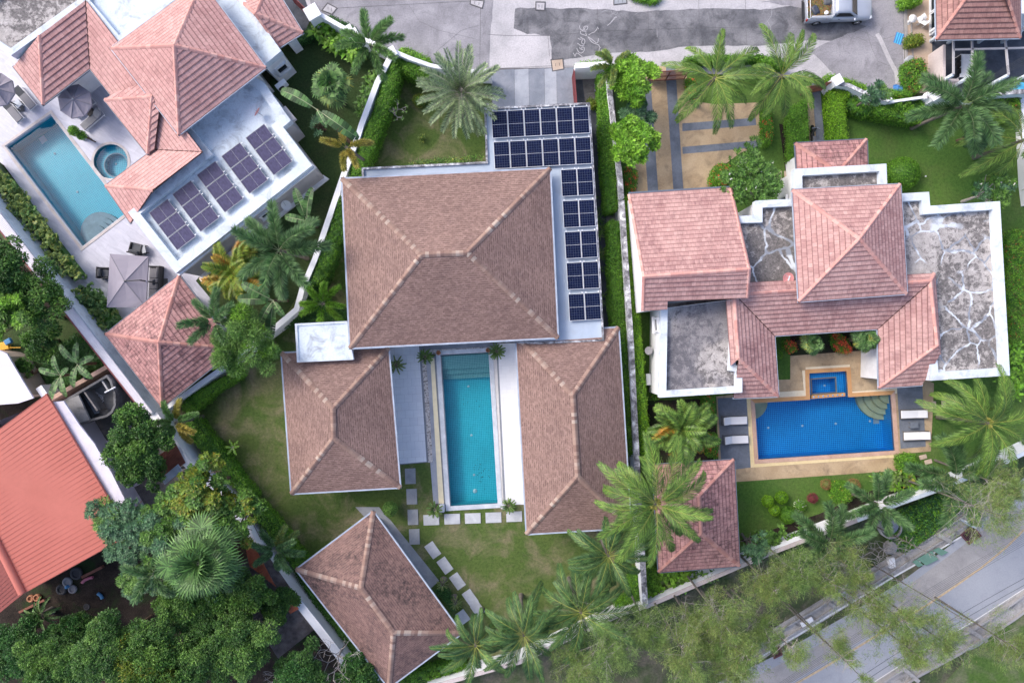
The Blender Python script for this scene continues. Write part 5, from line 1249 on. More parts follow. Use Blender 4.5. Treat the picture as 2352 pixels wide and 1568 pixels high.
# ---------------------------------------------------------------- pickup truck
p = P(1922, 26, .4); TR = thing('pickup_truck', 'silver grey pickup truck with caged bed full of cut branches parked at the top edge', 'pickup truck', (p.x, p.y, 0), rz=R(1.0))
def loft(mb, secs, m=0, smooth=True, n=16, pw=4.0):
    rows_ = []
    for x, hw, z0, z1 in secs:
        r_ = []
        for k in range(n):
            a = 2*math.pi*(k+.5)/n; ca, sa = math.cos(a), math.sin(a); s_ = 1/((abs(ca)**pw+abs(sa)**pw)**(1/pw))
            r_.append(Vector((x, hw*ca*s_, (z0+z1)/2+(z1-z0)/2*sa*s_)))
        rows_.append(r_)
    mb.grid(rows_, m=m, smooth=smooth, close=True); mb.face(rows_[0][::-1], m=m); mb.face(rows_[-1], m=m)
b = MB(); loft(b, [(2.48, .55, .45, .72), (2.42, .72, .38, .86), (2.2, .82, .34, .96), (1.6, .87, .32, 1.03), (1.0, .88, .32, 1.08), (.2, .88, .32, 1.08), (-.55, .88, .32, 1.06), (-.62, .88, .34, 1.06)], n=24, pw=5); bb_build(b, 'body', 'car_silver', TR)
b = MB(); loft(b, [(1.25, .74, .98, 1.04), (.62, .68, 1.0, 1.50), (.45, .66, 1.0, 1.56), (-.35, .66, 1.0, 1.56), (-.56, .68, 1.0, 1.48), (-.62, .72, 1.0, 1.1)], n=24, pw=5); bb_build(b, 'cab', 'car_silver', TR)
b = MB(); b.face([(1.22, -.66, 1.07), (1.22, .66, 1.07), (.64, .56, 1.505), (.64, -.56, 1.505)]); bb_build(b, 'windscreen', 'glass_dark', TR)
for s_ in (-1, 1):
    b = MB(); q = [(.98, s_*.765, 1.09), (.50, s_*.700, 1.46), (-.30, s_*.700, 1.47), (-.45, s_*.765, 1.1)]; b.face(q if s_ > 0 else q[::-1]); b.box((.28, s_*.73, 1.28), (.03, .09, .36), rot=Matrix.Rotation(s_*.18, 3, 'X')) if False else None
    bb_build(b, 'side_window', 'glass_dark', TR)
    b = MB(); b.box((1.0, s_*.98, 1.1), (.12, .2, .13), bev=.04); bb_build(b, 'mirror', 'car_silver', TR)
    b = MB(); b.box((2.30, s_*.68, .80), (.22, .26, .16), s_*-.5 if s_ > 0 else .5, bev=.05); bb_build(b, 'headlight', 'lamp_clear', TR)
    b = MB(); b.box((-2.46, s_*.84, .84), (.10, .14, .34), bev=.03); bb_build(b, 'tail_light', 'lamp_red', TR)
    b = MB(); b.box((-.1, s_*.895, .93), (.16, .03, .035), bev=.01); bb_build(b, 'door_handle', 'black_metal', TR)
b = MB()                                                   # bed
b.box((-1.55, 0, .58), (1.86, 1.66, .06)); 
for s_ in (-1, 1): b.box((-1.55, s_*.84, .70), (1.90, .08, .74), bev=.03)
b.box((-.66, 0, .80), (.05, 1.6, .5)); b.box((-2.47, 0, .74), (.06, 1.62, .54), bev=.02); bb_build(b, 'bed', 'car_silver', TR)
b = MB(); b.box((-2.62, 0, .5), (.14, 1.6, .14), bev=.04); b.box((-2.64, 0, .62), (.2, 1.2, .02)); bb_build(b, 'rear_bumper', 'black_metal', TR)
b = MB(); b.box((2.46, 0, .45), (.16, 1.3, .18), bev=.06); bb_build(b, 'front_bumper', 'metal_grey', TR)
b = MB()
for s_ in (-1, 1):
    for z_ in (1.14, 1.23, 1.32, 1.42): b.tube([(-2.3, s_*.84, z_), (-.72, s_*.84, z_)], .028, 6)
    for x_ in (-2.3, -1.5, -.72): b.tube([(x_, s_*.84, 1.02), (x_, s_*.84, 1.42)], .022, 6)
for x_ in (-.72, -.80): b.tube([(x_, -.84, 1.42), (x_, -.84, 1.5), (x_, .84, 1.5), (x_, .84, 1.42)], .024, 6)
b.tube([(-2.34, -.84, 1.04), (-2.34, -.84, 1.2), (-2.34, .84, 1.2), (-2.34, .84, 1.04)], .024, 6); bb_build(b, 'cage_rail', 'metal_white', TR)
for sx in (1.55, -1.55):
    for s_ in (-1, 1):
        b = MB(); rows_ = [[Vector((sx+r_*math.cos(a), s_*y_, .33+r_*math.sin(a))) for a in [2*math.pi*k/24 for k in range(24)]] for r_, y_ in ((.33, .70), (.345, .78), (.33, .88), (.22, .90))]
        b.grid(rows_ if s_ < 0 else rows_[::-1], close=True); o = bb_build(b, 'wheel', 'tyre', TR)
        b = MB(); rows_ = [[Vector((sx+r_*math.cos(a), s_*y_, .33+r_*math.sin(a))) for a in [2*math.pi*k/20 for k in range(20)]] for r_, y_ in ((.225, .885), (.20, .905), (.08, .87), (.05, .905))]
        b.grid(rows_ if s_ < 0 else rows_[::-1], close=True); b.face(rows_[-1]); rim = b.build('rim', M['chrome'], None, origin=(0, 0, 0)); rim.parent = o
def in_truck(x, y, z):
    c, s_ = math.cos(R(1)), math.sin(R(1)); return Vector((p_truck.x+x*c-y*s_, p_truck.y+x*s_+y*c, z))
p_truck = P(1922, 26, .4)
rr = random.Random(12); V = []
for k in range(900):
    a = rr.uniform(0, 6.28); x, y = rr.uniform(-2.35, -.85), rr.uniform(-.72, .72); z_ = .85+rr.random()*.35
    d = Vector((math.cos(a), math.sin(a), rr.uniform(-.3, .3)))*rr.uniform(.12, .35); n_ = Vector((-d.y, d.x, 0)).normalized()*.02; c_ = in_truck(x, y, z_)
    V.append([c_-n_*.3, c_+d*.5-n_, c_+d, c_+d*.5+n_])
V = np.array([[list(v) for v in q] for q in V]); mi = np.array([rr.choice([0, 0, 0, 1]) for _ in V])
tag(quads_mesh('cut_branches', V, mi, [M['dry_frond'], M['lf_fan_light']]), 'tan and green cut palm branches heaped in the pickup bed', 'branches')
def sack(label, x, y, z, s_, mat, name='sack'):
    c_ = in_truck(x, y, z); b = MB(); b.box(tuple(c_), s_, rr.uniform(-.5, .5), bev=min(s_)*.45); tag(b.build(name, M[mat]), label, 'sack')
sack('dark blue sack among the branches at the rear of the pickup bed', -1.95, -.25, 1.12, (.5, .7, .3), 'bag_dark')
sack('dark grey sack beside the pickup cab', -1.05, .35, 1.12, (.6, .5, .3), 'cushion_dark')
c_ = in_truck(-1.2, -.52, 1.2); b = MB(); b.lathe([(.13, 0), (.15, .12), (.14, .13), (0, .1)], tuple(c_), 16); tag(b.build('basin', M['plastic_white']), 'white round plastic basin lying on the branches in the pickup bed', 'basin')
# motorbike on the path
p = P(1867, 316, .5); t = thing('motorbike', 'black scooter parked on the dark path above the small porch roof', 'motorbike', (p.x, p.y, .02), rz=R(88))
b = MB(); loft(b, [(-.75, .10, .45, .75), (-.5, .17, .35, .82), (0, .15, .3, .8), (.15, .14, .25, .5), (.4, .12, .25, .5), (.55, .16, .4, .95), (.68, .08, .6, 1.0)], n=12, pw=2.5); bb_build(b, 'body', 'black_metal', t)
for x_ in (-.62, .72):
    b = MB(); rows_ = [[Vector((x_+r_*math.cos(a), y_, .27+r_*math.sin(a))) for a in [2*math.pi*k/18 for k in range(18)]] for r_, y_ in ((.16, -.05), (.27, -.05), (.28, 0), (.27, .05), (.16, .05))]; b.grid(rows_, close=True); bb_build(b, 'wheel', 'tyre', t)
b = MB(); b.tube([(.5, -.33, 1.05), (.6, 0, 1.0), (.5, .33, 1.05)], .02, 6); bb_build(b, 'handlebar', 'chrome', t)
b = MB(); b.box((-.3, 0, .84), (.62, .24, .07), bev=.03); bb_build(b, 'saddle', 'cushion_dark', t)
# street-side bits
def matlay(name, label, cat, x, y, sx, sy, rz, ms, n=7, bumpy=.01):
    p = P(x, y); b = MB(); c, s_ = math.cos(rz), math.sin(rz)
    for k in range(n):
        u0, u1 = -sx/2+sx*k/n, -sx/2+sx*(k+1)/n
        q = [(u0, -sy/2), (u1, -sy/2), (u1, sy/2), (u0, sy/2)]
        b.face([(p.x+a*c-d*s_, p.y+a*s_+d*c, .02+bumpy*math.sin(a*7+d*5)) for a, d in q], m=k % 2)
    tag(b.build(name, [M[ms[0]], M[ms[1]]]), label, cat)
matlay('striped_mat', 'blue and white striped mat lying on the street by the beige pavement', 'mat', 2064, 89, .62, .85, R(-18), ('tarp_blue', 'sky_blue'))
p = P(2072, 202, .2); b = MB(); rr = random.Random(6)
b.grid([[Vector((p.x-.6+.12*i, p.y-.25+.1*j+.05*math.sin(i), .04+rr.random()*.22*(1-abs(i-5)/5.5))) for j in range(6)] for i in range(11)], smooth=False); tag(b.build('tarpaulin', M['tarp_blue']), 'crumpled blue tarpaulin against the hedge at the street corner', 'tarpaulin')
p = P(2087, 138, .3); b = MB(); b.lathe([(.24, .06), (.25, .55), (.22, .56), (0, .52)], (p.x, p.y, 0), 18); tag(b.build('drum', M['metal_grey']), 'grey round bin beside the red flowered shrub on the pavement', 'bin')
t = thing('patio_table', 'small round white table on the beige pavement of the top right house', 'table', tuple(P(2097, 43, 0)))
p = P(2097, 43, .7); b = MB(); b.lathe([(.02, .68), (.30, .68), (.30, .72), (0, .73)], (p.x, p.y, 0), 20); b.build('tabletop', M['plastic_white'], t); b = MB(); b.lathe([(.2, .06), (.04, .12), (.04, .68)], (p.x, p.y, 0), 10); b.build('leg', M['metal_white'], t)
def chair(label, x, y, rz, mat='plastic_white', grp=None):
    p = P(x, y, .4); t = thing('chair', label, 'chair', (p.x, p.y, .05), grp, rz)
    b = MB(); b.box((0, 0, .43), (.42, .42, .04), bev=.015); bb_build(b, 'seat', mat, t); b = MB(); b.box((0, .2, .66), (.42, .04, .44), bev=.015); bb_build(b, 'backrest', mat, t)
    for a in (-1, 1):
        for c in (-1, 1): b = MB(); b.box((a*.18, c*.18, .2), (.035, .035, .42)); bb_build(b, 'leg', mat, t)
chair('white chair beside the small round white table on the pavement', 2112, 46, R(-60)); chair('white chair nearest the dark window on the pavement', 2121, 52, R(-120))
table('long white table standing on the dark yard of the top right house', 2219, 152, .95, 1.75, .75, R(-2), 'plastic_white', 'metal_white', 'dining_table')
for k, y in enumerate((139, 153, 168)): chair(f'{od[k]} dark chair from the top along the right side of the long white table', 2238, y, R(-90), 'black_metal', 'dark chairs at the long white table')
for k, y in enumerate((139, 153, 168)): chair(f'{od[k]} dark chair from the top along the left side of the long white table', 2203, y, R(90), 'black_metal', 'dark chairs at the long white table')
p = P(2348, 205, 1.0); b = MB(); b.lathe([(.5, .02), (.55, .9), (.5, 1.0), (0, 1.02)], (p.x, p.y, 0), 20); tag(b.build('water_tank', M['sky_blue']), 'bright sky blue round water tank at the right edge of the yard', 'water tank')
# garden lights and small things
def glight(label, x, y):
    p = P(x, y, .2); t = thing('garden_light', label, 'garden light', (p.x, p.y, 0)); b = MB(); b.lathe([(.02, 0), (.02, .3)], (p.x, p.y, 0), 8); b.build('stake', M['black_metal'], t)
    b = MB(); b.lathe([(.05, .28), (.07, .34), (.0, .38)], (p.x, p.y, 0), 10); b.build('lamp_head', M['plastic_white'], t)
for lab, x, y in (('small black and white garden light on the upper left lawn', 815, 165), ('garden light at the foot of the leaning golden palm', 852, 381), ('garden light in the hedge shadow of the lower left lawn', 535, 1060), ('garden light on the bright right lawn beside the round bush', 2124, 406)): glight(lab, x, y)
# bottom-right details: well, grates, green plates, struts, cables
p = P(*T(4, 4, (1150, 170))[0]); t = thing('well', 'round concrete well ring with broken lid under the foxtail palm', 'well', (p.x, p.y, 0))
b = MB(); b.lathe([(.82, 0), (.84, .5), (.74, .5), (.72, .02)], (p.x, p.y, 0), 28); b.build('ring', M['drain_concrete'], t)
b = MB(); b.lathe([(.70, .56), (.72, .62), (0, .66)], (p.x-.22, p.y+.28, 0), 24); b.build('lid', M['road_mid'], t)
p = P(*T(4, 4, (1120, 132))[0], .7); b = MB(); b.box((p.x, p.y, .665), (.22, .22, .02), R(30)); b.build('lid_hole', M['black_metal'], t)
p = P(*T(4, 4, (1160, 350))[0]); b = MB(); rr = random.Random(8); b.lathe([(.5, 0), (.55, .2), (.42, .42), (.2, .52), (0, .55)], (p.x, p.y, 0), 9, smooth=False); tag(b.build('boulder', M['drain_concrete']), 'pale grey boulder between the well and the drain', 'rock')
p = P(*T(4, 4, (1166, 480))[0]); b = MB(); b.box((p.x, p.y, .2), (.45, .75, .4), R(8), bev=.02); tag(b.build('box', M['plastic_white']), 'small white box dumped by the drain below the boulder', 'box')
def grate(label, pts, mat, n, name='drain_grate', z=.1):
    q = PL(pts, z); c = sum(q, Vector())/4; t = thing(name, label, 'drain grate', (c.x, c.y, 0)); b = MB(); b.wall(q, .02, z, .08, close=True); b.build('frame', M[mat], t)
    b = MB(); b.flat(q, .03); b.build('pit', M['black_metal'], t)
    for k in range(n):
        b = MB(); a, d = q[0].lerp(q[1], (k+.5)/n), q[3].lerp(q[2], (k+.5)/n); b.wall([a, d], z-.05, z-.005, .035); b.build('bar', M[mat], t)
grate('dark red drain grate at the kerb below the white sign corner', T(4, 4, (1800, 250), (1900, 160), (1975, 255), (1870, 328)), 'grate_red', 9)
grate('dark red drain grate at the kerb near the bottom edge', T(4, 4, (120, 1215), (185, 1195), (222, 1300), (150, 1335)), 'grate_red', 7)
for k, q in enumerate([[(1410, 458), (1540, 385), (1600, 460), (1490, 515)], [(1545, 382), (1600, 358), (1685, 398), (1625, 430)], [(1370, 485), (1405, 462), (1465, 512), (1420, 530)]]):
    b = MB(); b.prism(PL(T(4, 4, *q), .28), .22, .28, bottom=True); tag(b.build('drain_plate', M['green_plate']), ['largest green steel plate over the roadside drain', 'green steel plate at the upper end over the roadside drain', 'green steel plate partly under dead twigs over the drain'][k], 'drain plate')
for k, (a, c) in enumerate([((1870, 1080), (2030, 1190)), ((1300, 1430), (1430, 1545)), ((1600, 245), (1720, 315)), ((630, 850), (690, 885))]):
    b = MB(); p, q = P(*T(4, 4, a)[0], .4), P(*T(4, 4, c)[0], .4); b.wall([p, q], .12, .38, .3)
    tag(b.build('concrete_strut', M['drain_concrete']), f'concrete strut across the roadside drain, {od[k]} of four around the grey road', 'concrete strut', 'struts over the roadside drains')
q = T(4, 4, (1845, 128), (1925, 185)); b = MB(); b.wall([P(*q[0], .8), P(*q[1], .8)], .1, .85, .1); tag(b.build('marker_board', M['flat_white']), 'white marker board at the head of the dark red drain grate', 'marker')
p = P(*T(4, 4, (435, 1012))[0]); b = MB(); b.box((p.x, p.y, .08), (1.0, .45, .16), R(28), bev=.03); tag(b.build('paper_litter', M['cushion_white']), 'white litter sheet on the drain edge below the olive trees', 'litter')
def cable(label, a, c, z, r_=.022, sag=.5):
    p, q = P(*a, z), P(*c, z); b = MB(); b.tube([p.lerp(q, u/12)-Vector((0, 0, sag*4*(u/12)*(1-u/12))) for u in range(13)], r_, 5)
    tag(b.build('power_cable', M['cable']), label, 'cable', 'overhead cables along the road')
offs = [(0, 0), (0, 4), (1, 7), (2, 11), (2, 15), (3, 19), (3, 24)]
for k, (dx, dy) in enumerate(offs):
    cable(f'{od[k]} thin dark cable from the upper side in the bundle over the road', (1700+dx, 1628+dy), (2470+dx, 1160+dy), 7.5, .007)
for k, (dy) in enumerate((0, 16)):
    cable(f'thick dark cable near the far kerb, {["upper", "lower"][k]} of the pair', (1880, 1620+dy), (2470, 1265+dy), 7.5, .012)
for k in range(5):
    cable(f'{od[k]} cable from the upper side crossing the top right yard corner', (2195-k*4, 222+k*1), (2480, 55+k*9), 6.0, .014, .3)
# bottom-left yard litter: tyres, pots, pipes
def ring(label, x, y, r_, mat, name='old_tyre', cat='tyre', h=.2, grp=None):
    p = P(x, y, h); b = MB(); b.lathe([(r_*.55, .02), (r_*.92, .02), (r_, h*.5), (r_*.9, h), (r_*.6, h), (r_*.52, h*.6)], (p.x, p.y, 0), 20); tag(b.build(name, M[mat]), label, cat, grp)
ring('pale ringed tyre standing out on the dark soil below the metal roof', 165, 1353, .34, 'cushion_grey'); ring('dark old tyre left of the pale ringed tyre', 139.5, 1354, .42, 'rattan'); ring('dark old tyre near the end of the salmon roof', 174, 1317, .5, 'rattan')
ring('white rimmed old tyre against the wall under the roof edge', 153, 1337, .38, 'cushion_mid'); ring('thin ring lying on the bare dark soil', 198.7, 1393, .26, 'rattan', 'hoop', 'hoop', .04)
ring('orange brown pot left of two near the fern', 68.4, 1375, .28, 'clay', 'plant_pot', 'pot', .3); ring('orange brown pot right of two near the fern', 83, 1373, .28, 'clay', 'plant_pot', 'pot', .3)
p = P(154, 1347, .3); b = MB(); b.lathe([(.12, .02), (.13, .4), (0, .42)], (p.x, p.y, 0), 14); tag(b.build('bucket', M['paint_blue']), 'small blue bucket among the old tyres', 'bucket')
def arc_pipe(label, pts, mat, r_=.12):
    b = MB(); b.tube([P(x, y, .15) for x, y in pts], r_, 10); tag(b.build('pipe_piece', M[mat]), label, 'pipe piece')
arc_pipe('curved pink pipe piece on the dark soil', T(1, 4, (725, 668), (745, 645), (780, 628), (820, 618)), 'paint_pink'); arc_pipe('short curved blue pipe piece on the dark soil', T(1, 4, (862, 760), (890, 780), (903, 808)), 'paint_blue')
b = MB(); b.wall(PL(T(1, 4, (720, 620), (900, 530)), .3), 0, .35, .2); tag(b.build('low_brick_edging', M['rust_brown']), 'low reddish brown edging strip under the tree beside the salmon roof', 'edging')
b = MB(); b.wall(PL(T(1, 4, (165, 930), (390, 820)), .3), 0, .3, .16); tag(b.build('low_brick_edging', M['rust_brown']), 'low reddish edging strip beside the solitary fern', 'edging')
# play gear at the left edge
p = P(5, 795, .6); t = thing('cart', 'yellow and blue handcart at the left edge above the white roof', 'cart', (p.x, p.y, 0))
b = MB(); b.box((p.x, p.y, .5), (1.0, .6, .3), R(10), bev=.04); b.build('tray', M['paint_yellow'], t); b = MB(); b.box((p.x+.55, p.y+.35, .7), (.5, .4, .3), R(30), bev=.05); b.build('cover', M['paint_blue'], t)
b = MB(); b.tube([(p.x+.4, p.y-.1, .55), (p.x+1.5, p.y-.1, .75)], .03, 6); b.build('handle', M['paint_yellow'], t)
for s_ in (-1, 1):
    b = MB(); rows_ = [[Vector((p.x-.1+r_*math.cos(a), p.y+s_*y_, .25+r_*math.sin(a))) for a in [2*math.pi*k/14 for k in range(14)]] for r_, y_ in ((.08, .34), (.25, .34), (.25, .4), (.08, .4))]; b.grid(rows_, close=True); b.build('wheel', M['tyre'], t)
matlay('blue_cloth', 'blue cloth lying on the grass right of the handcart', 'cloth', 45, 828, .8, .5, R(-15), ('paint_blue', 'paint_blue'), 4, .03)
# ---------------------------------------------------------------- vegetation
UP = np.array([0, 0, 1.0])
def nrm(a): return a/np.maximum(np.linalg.norm(a, axis=-1, keepdims=True), 1e-9)
def rhomb(B, D, N, L, W, fold=.12):
    """leaf quads: base B, direction D, face normal N, length L, width W (arrays)"""
    S = nrm(np.cross(D, N)); L = np.asarray(L)[:, None]; W = np.asarray(W)[:, None]; N2 = nrm(np.cross(S, D))
    m = B+D*L*.45
    return np.stack([B, m+S*W*.5+N2*W*fold, B+D*L, m-S*W*.5+N2*W*fold], 1)
def rdir(rg, n, zmin=-1., zmax=1.):
    z = rg.uniform(zmin, zmax, n); a = rg.uniform(0, 2*np.pi, n); r = np.sqrt(np.maximum(0, 1-z*z))
    return np.stack([r*np.cos(a), r*np.sin(a), z], 1)
def in_poly(x, y, poly):
    ins = np.zeros(len(x), bool); n = len(poly)
    for i in range(n):
        x0, y0 = poly[i][0], poly[i][1]; x1, y1 = poly[(i+1) % n][0], poly[(i+1) % n][1]
        if y0 == y1: continue
        c = ((y0 > y) != (y1 > y)) & (x < (x1-x0)*(y-y0)/(y1-y0)+x0); ins ^= c
    return ins
def sample_poly(rg, poly, n):
    xs = [p[0] for p in poly]; ys = [p[1] for p in poly]; out = []; k = 0
    A = abs(sum(poly[i][0]*poly[(i+1) % len(poly)][1]-poly[(i+1) % len(poly)][0]*poly[i][1] for i in range(len(poly))))/2
    need = int(A*n)
    while k < need:
        x = rg.uniform(min(xs), max(xs), need*2+20); y = rg.uniform(min(ys), max(ys), need*2+20); s = in_poly(x, y, poly)
        out.append(np.stack([x[s], y[s]], 1)); k += s.sum()
    return np.concatenate(out)[:need] if out else np.zeros((0, 2))
def fbm(x, y, s=1.0):
    return (np.sin(x*1.7*s+1.3)*np.cos(y*2.1*s+.4)+.6*np.sin(x*4.3*s+y*3.1*s)+.4*np.sin(y*7.7*s-x*6.1*s+2))/2
seed_ = [100]
def hedge(label, pts, z, mat, L=.11, W=.065, dens=520, world=False, name='hedge', cat='hedge', extra=None, ex_frac=.08, rough=.10, kind=None, grp=None, soft=.35):
    seed_[0] += 1; rg = np.random.default_rng(seed_[0])
    q = pts if world else PL(pts, z); poly = [(p[0], p[1]) for p in q]
    cen = sum((Vector((p[0], p[1], 0)) for p in q), Vector())/len(q)
    t = thing(name, label, cat, tuple(cen), grp)
    if kind: t['kind'] = kind
    def edge_dist(xy):
        d = np.full(len(xy), 9.0)
        for i in range(len(poly)):
            a = np.array(poly[i]); b_ = np.array(poly[(i+1) % len(poly)]); ab = b_-a; u = np.clip(((xy-a)@ab)/(ab@ab+1e-9), 0, 1)
            d = np.minimum(d, np.linalg.norm(xy-(a+u[:, None]*ab), axis=1))
        return d
    xy = sample_poly(rg, poly, dens); ed = edge_dist(xy)
    zz = z-.30*min(1, z)*np.exp(-ed/.12)*soft*2+fbm(xy[:, 0], xy[:, 1], 1.6)*rough+rg.normal(0, .035, len(xy))
    B = np.column_stack([xy, zz]); N = nrm(UP+rg.normal(0, .45, B.shape)); D = nrm(rdir(rg, len(B), -.1, .55))
    s_ = rg.uniform(.7, 1.25, len(B)); Q = [rhomb(B-D*L*.5, D, N, L*s_, W*s_)]
    ar = sum(poly[i][0]*poly[(i+1) % len(poly)][1]-poly[(i+1) % len(poly)][0]*poly[i][1] for i in range(len(poly))); sg = 1 if ar > 0 else -1
    for i in range(len(poly)):
        a = np.array(poly[i]); b_ = np.array(poly[(i+1) % len(poly)]); l_ = np.linalg.norm(b_-a); n_ = int(l_*z*dens*.55)
        if n_ < 1: continue
        o_ = np.array([(b_-a)[1], -(b_-a)[0]])/l_*sg; u = rg.random(n_)[:, None]
        xy2 = a+(b_-a)*u+o_*(rg.normal(-.02, .05, n_)[:, None]+.04*np.sin(u*l_*3)); B = np.column_stack([xy2, rg.uniform(.02, z-.02, n_)])
        N = nrm(np.array([o_[0], o_[1], .5])+rg.normal(0, .45, B.shape)); D = nrm(rdir(rg, n_, -.4, .6)+np.array([o_[0], o_[1], 0])*.5)
        Q.append(rhomb(B, D, N, L*rg.uniform(.7, 1.2, n_), W*rg.uniform(.7, 1.2, n_)))
    V = np.concatenate(Q); mi = np.zeros(len(V), int); mats = [M[mat]]
    if extra:
        mats.append(M[extra]); cl = fbm(V[:, 0, 0]*3, V[:, 0, 1]*3, 1.0)+rg.normal(0, .3, len(V)); th = np.quantile(cl, 1-ex_frac); mi[(cl > th) & (V[:, 0, 2] > z*.6)] = 1
    quads_mesh('foliage', V, mi, mats, t)
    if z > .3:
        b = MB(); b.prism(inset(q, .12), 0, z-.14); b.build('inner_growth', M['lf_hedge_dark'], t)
    return t
def ball(label, x, y, r, z, mat, L=.08, W=.05, dens=900, name='shrub', cat='shrub', squash=1.0, extra=None):
    seed_[0] += 1; rg = np.random.default_rng(seed_[0]); c = P(x, y, z); Rr = r*(H-z)/F; zc = max(z-Rr*squash, .25)
    t = thing(name, label, cat, (c.x, c.y, 0)); n_ = int(4*np.pi*Rr*Rr*dens*.6)+40
    D0 = rdir(rg, n_, -.5, 1); B = np.array([c.x, c.y, zc])+D0*np.array([Rr, Rr, Rr*squash])*(1+fbm(D0[:, 0]*4, D0[:, 1]*4)[:, None]*.05+rg.normal(0, .03, n_)[:, None])
    N = nrm(D0+rg.normal(0, .4, B.shape)); D = nrm(rdir(rg, n_)+D0*.3); V = rhomb(B, D, N, L*rg.uniform(.7, 1.2, n_), W*rg.uniform(.7, 1.2, n_))
    mi = np.zeros(n_, int); mats = [M[mat]]
    if extra: mats.append(M[extra]); mi[rg.random(n_) < .12] = 1
    quads_mesh('foliage', V, mi, mats, t)
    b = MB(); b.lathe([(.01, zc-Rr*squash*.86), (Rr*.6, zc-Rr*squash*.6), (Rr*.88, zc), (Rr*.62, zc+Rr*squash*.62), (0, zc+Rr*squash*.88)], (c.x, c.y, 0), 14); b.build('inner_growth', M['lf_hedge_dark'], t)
    b = MB(); b.tube([(c.x, c.y, 0), (c.x, c.y, zc)], .05, 6); b.build('stem', M['trunk_brown'], t)
    return t
def limbs(t, base, top, R_, rg, mat='trunk_brown', n=7, r0=.16, nm='trunk'):
    b = MB(); base, top = Vector(base), Vector(top); m = base.lerp(top, .45)+Vector((rg.normal(0, .1), rg.normal(0, .1), 0))
    b.tube([base, base.lerp(m, .5), m], [r0*1.3, r0, r0*.85], 9)
    for k in range(n):
        a = 2*math.pi*k/n+rg.uniform(-.3, .3); e = top+Vector((math.cos(a)*R_*.72, math.sin(a)*R_*.72, rg.uniform(-.6, .1))); mid = m.lerp(e, .5)+Vector((0, 0, .25))
        b.tube([m, mid, e], [r0*.6, r0*.35, r0*.1], 6)
        for j in range(3):
            e2 = mid+Vector((rg.normal(0, R_*.25), rg.normal(0, R_*.25), rg.uniform(.1, .8))); b.tube([mid, e2], [r0*.22, .02], 5)
    b.build(nm, M[mat], t)
def tree(label, x, y, r, z, mat, L=.20, W=.09, clumps=64, per=330, squash=.55, name='broadleaf_tree', cat='tree', mat2=None, f2=.35, ros=0, trunk='trunk_brown', flowers=None, seed=None, up=.8, gap=0.0, whorl_el=(.1, .6)):
    seed_[0] += 1; rg = np.random.default_rng(seed or seed_[0]); c = P(x, y, z-r*.033*squash*.5); R_ = r*(H-z)/F; Rz = R_*squash; zc = z-Rz*.95
    t = thing(name, label, cat, (c.x, c.y, 0)); Q = []; MI = []
    for k in range(clumps):
        a = rg.uniform(0, 2*np.pi); rr_ = math.sqrt(rg.random())*.84; rc = R_*rg.uniform(.09, .25)
        rad = (R_-rc*.5)*rr_*(1.02+.20*math.sin(a*3+seed_[0])+.13*math.sin(a*5+2*seed_[0])+.10*math.sin(a*8+seed_[0])); zk = Rz*math.sqrt(max(0, 1-rr_**2*1.05))*rg.uniform(.35, 1.1)
        cc = np.array([c.x+rad*math.cos(a), c.y+rad*math.sin(a), zc+zk-rc*.35]); n_ = int(per*(rc/R_/.23)**2)
        D0 = nrm(rdir(rg, n_, -.35, 1)); sh = rg.uniform(.55, 1.05, n_)**.6
        B = cc+D0*np.array([rc, rc, rc*.75])*sh[:, None]*(1+.25*fbm(D0[:, 0]*5+k, D0[:, 1]*5, 1)[:, None])
        m2 = 1 if (mat2 and rg.random() < f2) else 0
        if ros:
            B = B[::ros]; nb = len(B); A0 = rg.uniform(0, 2*np.pi, nb)
            for j in range(ros):
                an = A0+2*np.pi*j/ros+rg.normal(0, .25, nb); el = rg.uniform(*whorl_el, nb); D = np.stack([np.cos(an)*np.cos(el), np.sin(an)*np.cos(el), np.sin(el)], 1)
                s_ = rg.uniform(.75, 1.15, nb); Q.append(rhomb(B, D, np.tile(UP, (nb, 1)), L*s_, W*s_)); MI.append(np.full(nb, m2))
        else:
            D = nrm(D0*.6+rdir(rg, n_)*.9); N = nrm(UP*up+D0*.5+rg.normal(0, .35, B.shape)); s_ = rg.uniform(.7, 1.25, n_)
            Q.append(rhomb(B, D, N, L*s_, W*s_)); MI.append(np.full(n_, m2))
    V = np.concatenate(Q); mi = np.concatenate(MI); mats = [M[mat]]+([M[mat2]] if mat2 else [])
    if flowers:
        mats.append(M['lf_white']); nf = flowers; idx = rg.integers(0, len(V), nf); idx = idx[V[idx, 0, 2] > zc+Rz*.4]; B = V[idx, 0]+np.array([0, 0, .08]); N = nrm(UP+rg.normal(0, .3, B.shape))
        for j in range(3):
            an = rg.uniform(0, 6.28, len(B)); D = np.stack([np.cos(an), np.sin(an), .1+0*an], 1); V = np.concatenate([V, rhomb(B, D, N, np.full(len(B), .11), np.full(len(B), .07))]); mi = np.concatenate([mi, np.full(len(B), len(mats)-1)])
    quads_mesh('crown', V, mi, mats, t)
    limbs(t, (c.x, c.y, 0), (c.x, c.y, zc+Rz*.3), R_, rg, trunk, r0=.05+R_*.035)
    return t
